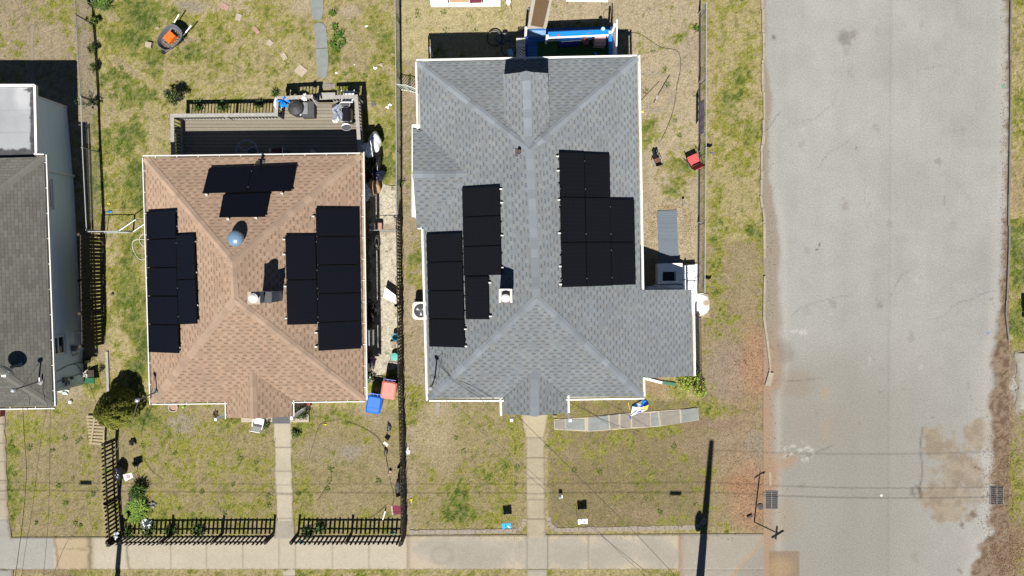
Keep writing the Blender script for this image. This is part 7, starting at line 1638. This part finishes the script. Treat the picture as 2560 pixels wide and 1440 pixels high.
sign('faded pink scrap of a pennant near the long picket fence', (971, 1182), .15, M['paver_pink'], 1.2, .2, .12, .9, name='garden_flag', cat='flag')
b = MB(); b.beam(at(963, 1278, .2), at(957, 1300, .05), .05, .02); tag(b.build('white_stick', M['dirtywhite']), 'white stick leaning in the front right corner of the brown house lawn', 'stick')
for (pts, nm, lab, r_) in (([(773, 1145), (785, 1105), (797, 1068), (812, 1056), (856, 1048)], 'branch', 'thin arched branch on the lawn right of the left path', .007), ([(862, 1052), (905, 1068), (940, 1090), (955, 1110), (961, 1122), (970, 1168)], 'branch', 'long curving branch running down towards the long picket fence', .009), ([(826, 1162), (829, 1200), (814, 1220), (797, 1248)], 'branch', 'thin bent twig in the middle of the right front lawn', .006),
                           ([(970, 1168), (978, 1210), (984, 1232), (982, 1262)], 'branch', 'thin twig above the maroon flag', .006), ([(920, 1297), (945, 1282), (966, 1262)], 'branch', 'dark twig behind the right run of front pickets', .008), ([(362, 1150), (375, 1172), (392, 1186), (408, 1200)], 'branch', 'thin twig on the lawn near the printed bag', .006), ([(576, 1047), (610, 1050), (640, 1062)], 'cable', 'dark cable lying below the brown front gable', .006)):
    cordobj(nm, lab, nm, pts, r_, M['wood_dark'], .03, 5)
for (px, lab, s_) in (((972, 1070), 'dark leaf shaped scrap on the lawn below the salmon bin', .12), ((964, 1130), 'dark scrap at the bend of the long curving branch', .10)):
    b = MB(); p = at(*px, .1); b.blobm((p.x, p.y, .05), (s_ * .8, s_ * 1.5, .05), 10, 6, .4, None, 77); tag(b.build('dark_scrap', M['blackplastic']), lab, 'scrap')
bag('grey_pouch', 'dark grey pouch hung on the inner side of the long picket fence', (996, 1213), .3, (.10, .30, .15), M['darkgrey'], 60)
crumple('green_scrap', 'teal plastic scrap among the right front pickets', 'scrap', (982, 1331), .1, (.09, .06, .04), M['teal'], 61, jit=.6); crumple('green_scrap', 'teal plastic scrap at the gate end of the right front pickets', 'scrap', (752, 1356), .05, (.08, .06, .04), M['teal'], 62, jit=.6)
crumple('yellow_scrap', 'tiny bright yellow scrap right of the long picket fence', 'scrap', (1028, 1251), .01, (.045, .07, .02), M['yellow'], 63, jit=.6); crumple('white_scrap', 'small white torn scrap right of the long picket fence', 'scrap', (1019, 1129), .01, (.07, .13, .02), M['dirtywhite'], 64, jit=.7); crumple('yellow_bag', 'thin yellow wrapper on the lawn right of the left path', 'scrap', (813, 1061), .01, (.07, .025, .015), M['yellow'], 65, jit=.5)

# ------------------------------------------------------------ grey house front
SL = [([(1386, 1052), (1412, 1046), (1414, 1075), (1388, 1070)], 1), ([(1414, 1047), (1461, 1049), (1462, 1074), (1415, 1073)], 0), ([(1471, 1045), (1520, 1038), (1523, 1073), (1471, 1077)], 0), ([(1524, 1038), (1546, 1035), (1547, 1069), (1526, 1072)], 1),
      ([(1551, 1034), (1577, 1034), (1577, 1068), (1552, 1070)], 1), ([(1580, 1040), (1598, 1034), (1624, 1034), (1625, 1066), (1580, 1067)], 1), ([(1627, 1034), (1644, 1031), (1649, 1063), (1628, 1065)], 0), ([(1648, 1030), (1698, 1026), (1700, 1058), (1653, 1063)], 1), ([(1702, 1024), (1738, 1019), (1745, 1024), (1745, 1049), (1704, 1056)], 0)]
words = ['first slab beside the path, dull and narrow', 'pale blue slab, second from the path', 'large pale blue slab with dark specks, third from the path', 'narrow grey slab, fourth from the path', 'brownish slab by the wrapped toy, fifth from the path', 'wide brownish slab right of the wrapped toy', 'narrow blue slab, seventh from the path', 'wide brown grey slab, second from the outer end', 'blue outermost slab at the verge end']
for k, ((poly, wm), wd_) in enumerate(zip(SL, words)): slab('bluestone_slab', wd_, 'flagstone', poly, -.02, .04 + .002 * (k % 2), M['slate_warm'] if wm else M['slate'], 'bluestone slabs in front of the grey house')
b = MB(); b.prism([(at(x, y, 0).x, at(x, y, 0).y) for x, y in ((1384, 1048), (1470, 1043), (1575, 1032), (1745, 1020), (1747, 1050), (1640, 1067), (1470, 1079), (1386, 1074))], -.03, .022); tag(b.build('path_bed', M['mortar']), kind='structure')
t = thing('deflated_toy', 'crumpled blue, white and yellow foil balloon in front of the grey house', 'balloon', tuple(at(1597, 1018, 0))); mm_ = [M['white'], M['blue'], M['yellow'], M['navy'], M['dirtywhite']]
b = MB(); P = [(1576, 1040), (1581, 1016), (1592, 1008), (1606, 1001), (1618, 1002), (1622, 1012), (1618, 1024), (1604, 1031), (1588, 1037)]; c = at(1599, 1019, .22); n = len(P); rd = random.Random(9)
for i in range(n):
    p, q = at(*P[i], .06 + .06 * (i % 2)), at(*P[(i + 1) % n], .06 + .06 * ((i + 1) % 2)); mi = lerp(p, c, .5) + Vector((0, 0, .08 * (1 if i % 2 else -.3))); mj = lerp(q, c, .5) + Vector((0, 0, .08 * (1 if (i + 1) % 2 else -.3)))
    b.face([p, q, mj, mi], mm_[(0, 1, 4, 1, 3, 2, 4, 3, 0)[i]]); b.face([mi, mj, c], mm_[(0, 0, 4, 1, 1, 0, 2, 0, 0)[i]])
b.build('foil', None, t); b = MB(); b.tube([at(1571, 1006, .03), at(1574, 1024, .05)], .015, 6, M['yellow']); b.tube([at(1575, 1040, .05), at(1577, 1047, .03)], .03, 6, M['navy']); b.build('ribbon', None, t)
b = MB(); b.beam(at(1613, 946, .06), at(1655, 957, .06), .10, .08); tag(b.build('white_board_edge', M['white']), 'white painted board on the ground at the inner corner of the grey roof wing', 'board')
b = MB(); b.beam(at(1656, 956, .05), at(1689, 961, .05), .12, .06); tag(b.build('green_board', M['green']), 'dark green board between the white board and the yellow green bush', 'board')
crumple('bolt_scrap', 'small white scrap beside the flared head of the grey house path', 'scrap', (1281, 1048), .02, (.06, .05, .04), M['dirtywhite'], 66); crumple('stone', 'small pale stone beside the first bluestone slab', 'stone', (1387, 1040), .01, (.09, .04, .04), M['paver'], 67, jit=.2)
# fallen kerb piece with its dark gap
b = MB(); b.beam(at(1928, 931, .05), at(1918, 964, .05), .22, .10); tag(b.build('broken_kerb_stone', M['kerb']), 'broken pale kerb stone lying askew at the street edge', 'kerb stone')

# ------------------------------------------------------------ street furniture
def drain(label, x0, y0, x1, y1, bars, dirt=False):
    p = at((x0 + x1) / 2, (y0 + y1) / 2, 0); t = thing('storm_drain', label, 'storm drain', (p.x, p.y, 0)); w_, h_ = (x1 - x0) / S, (y1 - y0) / S
    b = MB(); b.box((p.x, p.y, .006), (w_, h_, .004)); b.build('pit', M['black'], t); b = MB(); m_ = mat('worn_iron', (.12, .115, .115), .7, .2)
    for k in range(bars + 1): y = p.y - h_ / 2 + h_ * k / bars; b.box((p.x, y, .011), (w_ + .02, .015, .022), 0, m_)
    for x in (-w_ / 2, 0, w_ / 2): b.box((p.x + x, p.y, .013), (.035, h_ + .02, .024), 0, m_)
    b.build('grate', None, t)
drain('iron storm drain grate beside the street sign, west edge of the street', 1913, 1228, 1944, 1271, 9); drain('iron storm drain grate half buried in leaves, east edge of the street', 2475, 1216, 2507, 1260, 9)
b = MB(); p = at(1901, 1267, 0); b.lathe((p.x, p.y, .0), [(.13, 0), (.13, .018), (.01, .02)], 20); tag(b.build('valve_cover', M['black']), 'round black valve cover touching the drain by the street sign', 'cover')
b = MB(); q0, q1 = at(1868, 1294, .3), at(1880, 1288, .3); b.beam(at(1868, 1294, .05), at(1881, 1288, .05), .07, .05); tag(b.build('dark_block', M['black']), 'small dark block left of the street sign foot', 'block')
B0 = at(1886, 1305, 0); T0 = at(1940, 1331, 2.4); t = thing('street_sign', 'leaning street name sign with two crossed brown blades at the corner', 'street sign', tuple(B0)); b = MB(); b.tube([B0, T0], .028, 8); b.build('pole', mat('sign_post_brown', (.08, .07, .055), .7, .2), t)
sb = mat('sign_blade_brown', (.07, .075, .06), .6, .2)
for (a, z, L_) in ((R(83), 2.44, .52), (R(32), 2.58, .54)):
    d = Vector((math.cos(a), math.sin(a), 0)); c = T0 + Vector((.0, 0, z - 2.4)); n_ = Vector((-d.y, d.x, 0)) * .0; tp = .03; b = MB(); b.hexa([c - d * L_ / 2 + Vector((-.01, .005, -.08)), c + d * L_ / 2 + Vector((-.01, .005, -.08)), c + d * L_ / 2 + Vector((0.008, .012, -.08)), c - d * L_ / 2 + Vector((0.008, .012, -.08))], [c - d * L_ / 2 + Vector((.0, -.008, .08)), c + d * L_ / 2 + Vector((.0, -.008, .08)), c + d * L_ / 2 + Vector((.018, 0, .08)), c - d * L_ / 2 + Vector((.018, 0, .08))]); b.build('sign_blade', sb, t)
b = MB(); p = at(2203, 1238, .0); b.lathe((p.x, p.y, .005), [(.05, 0), (.045, .02), (0, .025)], 14); tag(b.build('white_disc', M['white']), 'small white disc lying in the middle of the street', 'litter')
p = at(2551, 790, 0); t = thing('shadow_caster_post', 'dark box on a post added at the right edge to cast the sign shadow', 'shadow_caster', (p.x, p.y + 0, 0)); b = MB(); b.box((p.x + .12, p.y, 0), (.09, .09, .85), 0); b.build('post', M['wood_brown'], t); b = MB(); b.box((p.x + .12, p.y + .05, .85), (.24, .5, .24), 0); b.build('shadow_caster', M['steel_dark'], t)  # invented box on a post, put in to cast the shadow of an unseen sign
# utility poles just beyond the pavement (out of the picture; their shadows fall into it)
def pole(label, px, h, r0=.19, r1=.11, tr=True):
    p = at(*px, 0); t = thing('utility_pole', label, 'utility pole', (p.x, p.y, 0)); b = MB(); b.tube([(p.x, p.y, 0), (p.x - .0, p.y, h)], [r0, r1], 14); b.build('shaft', M['wood_brown'], t)
    if tr:
        b = MB(); b.lathe((p.x - .26, p.y, 4.6), [(.12, 0), (.17, .3), (.17, .85), (.08, 1.2)], 16); b.build('transformer', M['steel_dark'], t)
        b = MB(); b.beam((p.x, p.y - .25, 7.6), (p.x, p.y + .25, 7.6), .08, .08); b.build('bracket', M['wood_brown'], t)
    return p
PP = pole('tall wooden utility pole at the street corner beyond the pavement', (1746, 1492), 10.6)
PL = pole('short wooden pole beyond the pavement left of the brown house', (288, 1500), 4.2, .12, .10, False)
def hang(name, label, a, b_, sag, r, m, z=None, n=24, cat='cable'):
    a, b_ = Vector(a), Vector(b_); P = [a.lerp(b_, k / n) - Vector((0, 0, sag * 4 * (k / n) * (1 - k / n))) for k in range(n + 1)]; q = MB(); q.tube(P, r, 6); return tag(q.build(name, m), label, cat)
# street lines, a little south of the pavement
for (y0, y1, z, sg, lab, r_) in ((PP.y + .15, PP.y + .9, 7.6, .25, 'upper street cable, northern strand', .008), (PP.y - .15, PP.y + .7, 7.4, .22, 'upper street cable, southern strand', .010)):
    hang('overhead_cable', lab + ' west of the corner pole', (PP.x, y0, z), (-32, y1 - .6, z), sg, r_, M['wire']); hang('overhead_cable', lab + ' crossing the street', (PP.x, y0, z), (26, y0 + .1, z - .05), .45, r_, M['wire'])
hang('overhead_cable', 'single high cable crossing the street near the top of the corner pole', (PP.x, PP.y + .02, 10.0), (27, PP.y + .5, 9.8), .5, .008, M['wire'])
for (x, lab) in ((1688, 'long black splice case on the street cable near the corner pole'), (213, 'long black splice case on the street cable at the left')):
    gx_ = at(x, 0, 0).x; z = 7.35; L = MB(); yy = PP.y - .15 if x > 1000 else PP.y + .3; L.tube([(gx_ - .62, yy, z - .03), (gx_ - .12, yy, z - .03)], .085, 10); tag(L.build('splice_case', M['black']), lab, 'cable case')
# service drops (visible)
def drop(label, A, pts, m, r=.009):
    P = [Vector(A)] + [at(x, y, z) for x, y, z in pts]; Q = []
    for i in range(len(P) - 1):
        p0, p1, p2, p3 = P[max(i - 1, 0)], P[i], P[i + 1], P[min(i + 2, len(P) - 1)]
        for k in range(6):
            t_ = k / 6; Q.append(.5 * ((2 * p1) + (-p0 + p2) * t_ + (2 * p0 - 5 * p1 + 4 * p2 - p3) * t_ * t_ + (-p0 + 3 * p1 - 3 * p2 + p3) * t_ ** 3))
    Q.append(P[-1]); b = MB(); b.tube(Q, r, 6); return tag(b.build('service_cable', m), label, 'cable')
drop('pale twisted service cable from the grey roof mast crossing the flag with plum marks', TG, [(1200, 1078, 4.5), (1330, 1197, 4.7), (1457, 1302, 5.1), (1560, 1385, 5.6), (1650, 1456, 6.2)], M['wire_light'], .011)
drop('dark service cable close beside the pale twisted one', TG + Vector((.04, .03, 0)), [(1205, 1070, 4.5), (1330, 1182, 4.7), (1470, 1304, 5.1), (1560, 1392, 5.6), (1640, 1462, 6.2)], M['wire'], .006)
drop('separate dark service cable to the right of the pair from the grey house', at(1290, 1036, 3.2), [(1380, 1125, 3.9), (1480, 1225, 4.6), (1590, 1335, 5.4), (1700, 1452, 6.2)], M['wire'], .008)
drop('service cable from the brown roof mast running down over the front left fence', TB, [(318, 1080, 4.1), (262, 1170, 4.4), (215, 1270, 4.9), (160, 1370, 5.4), (128, 1452, 5.9)], M['wire_light'], .010)
drop('left service cable from the old grey house down across its lawn', at(57, 1016, 2.9), [(60, 1080, 3.4), (66, 1180, 4.0), (58, 1290, 4.7), (48, 1370, 5.3), (36, 1456, 5.9)], M['wire'], .010)
drop('right service cable from the old grey house down across its lawn', at(119, 1012, 2.9), [(104, 1090, 3.5), (92, 1180, 4.1), (78, 1290, 4.8), (64, 1370, 5.4), (52, 1456, 5.9)], M['wire'], .006)
drop('third thin service cable over the lawn of the old grey house', at(126, 1013, 2.9), [(125, 1100, 3.5), (124, 1200, 4.1), (120, 1310, 4.8), (114, 1380, 5.4), (108, 1456, 5.9)], M['wire'], .006)
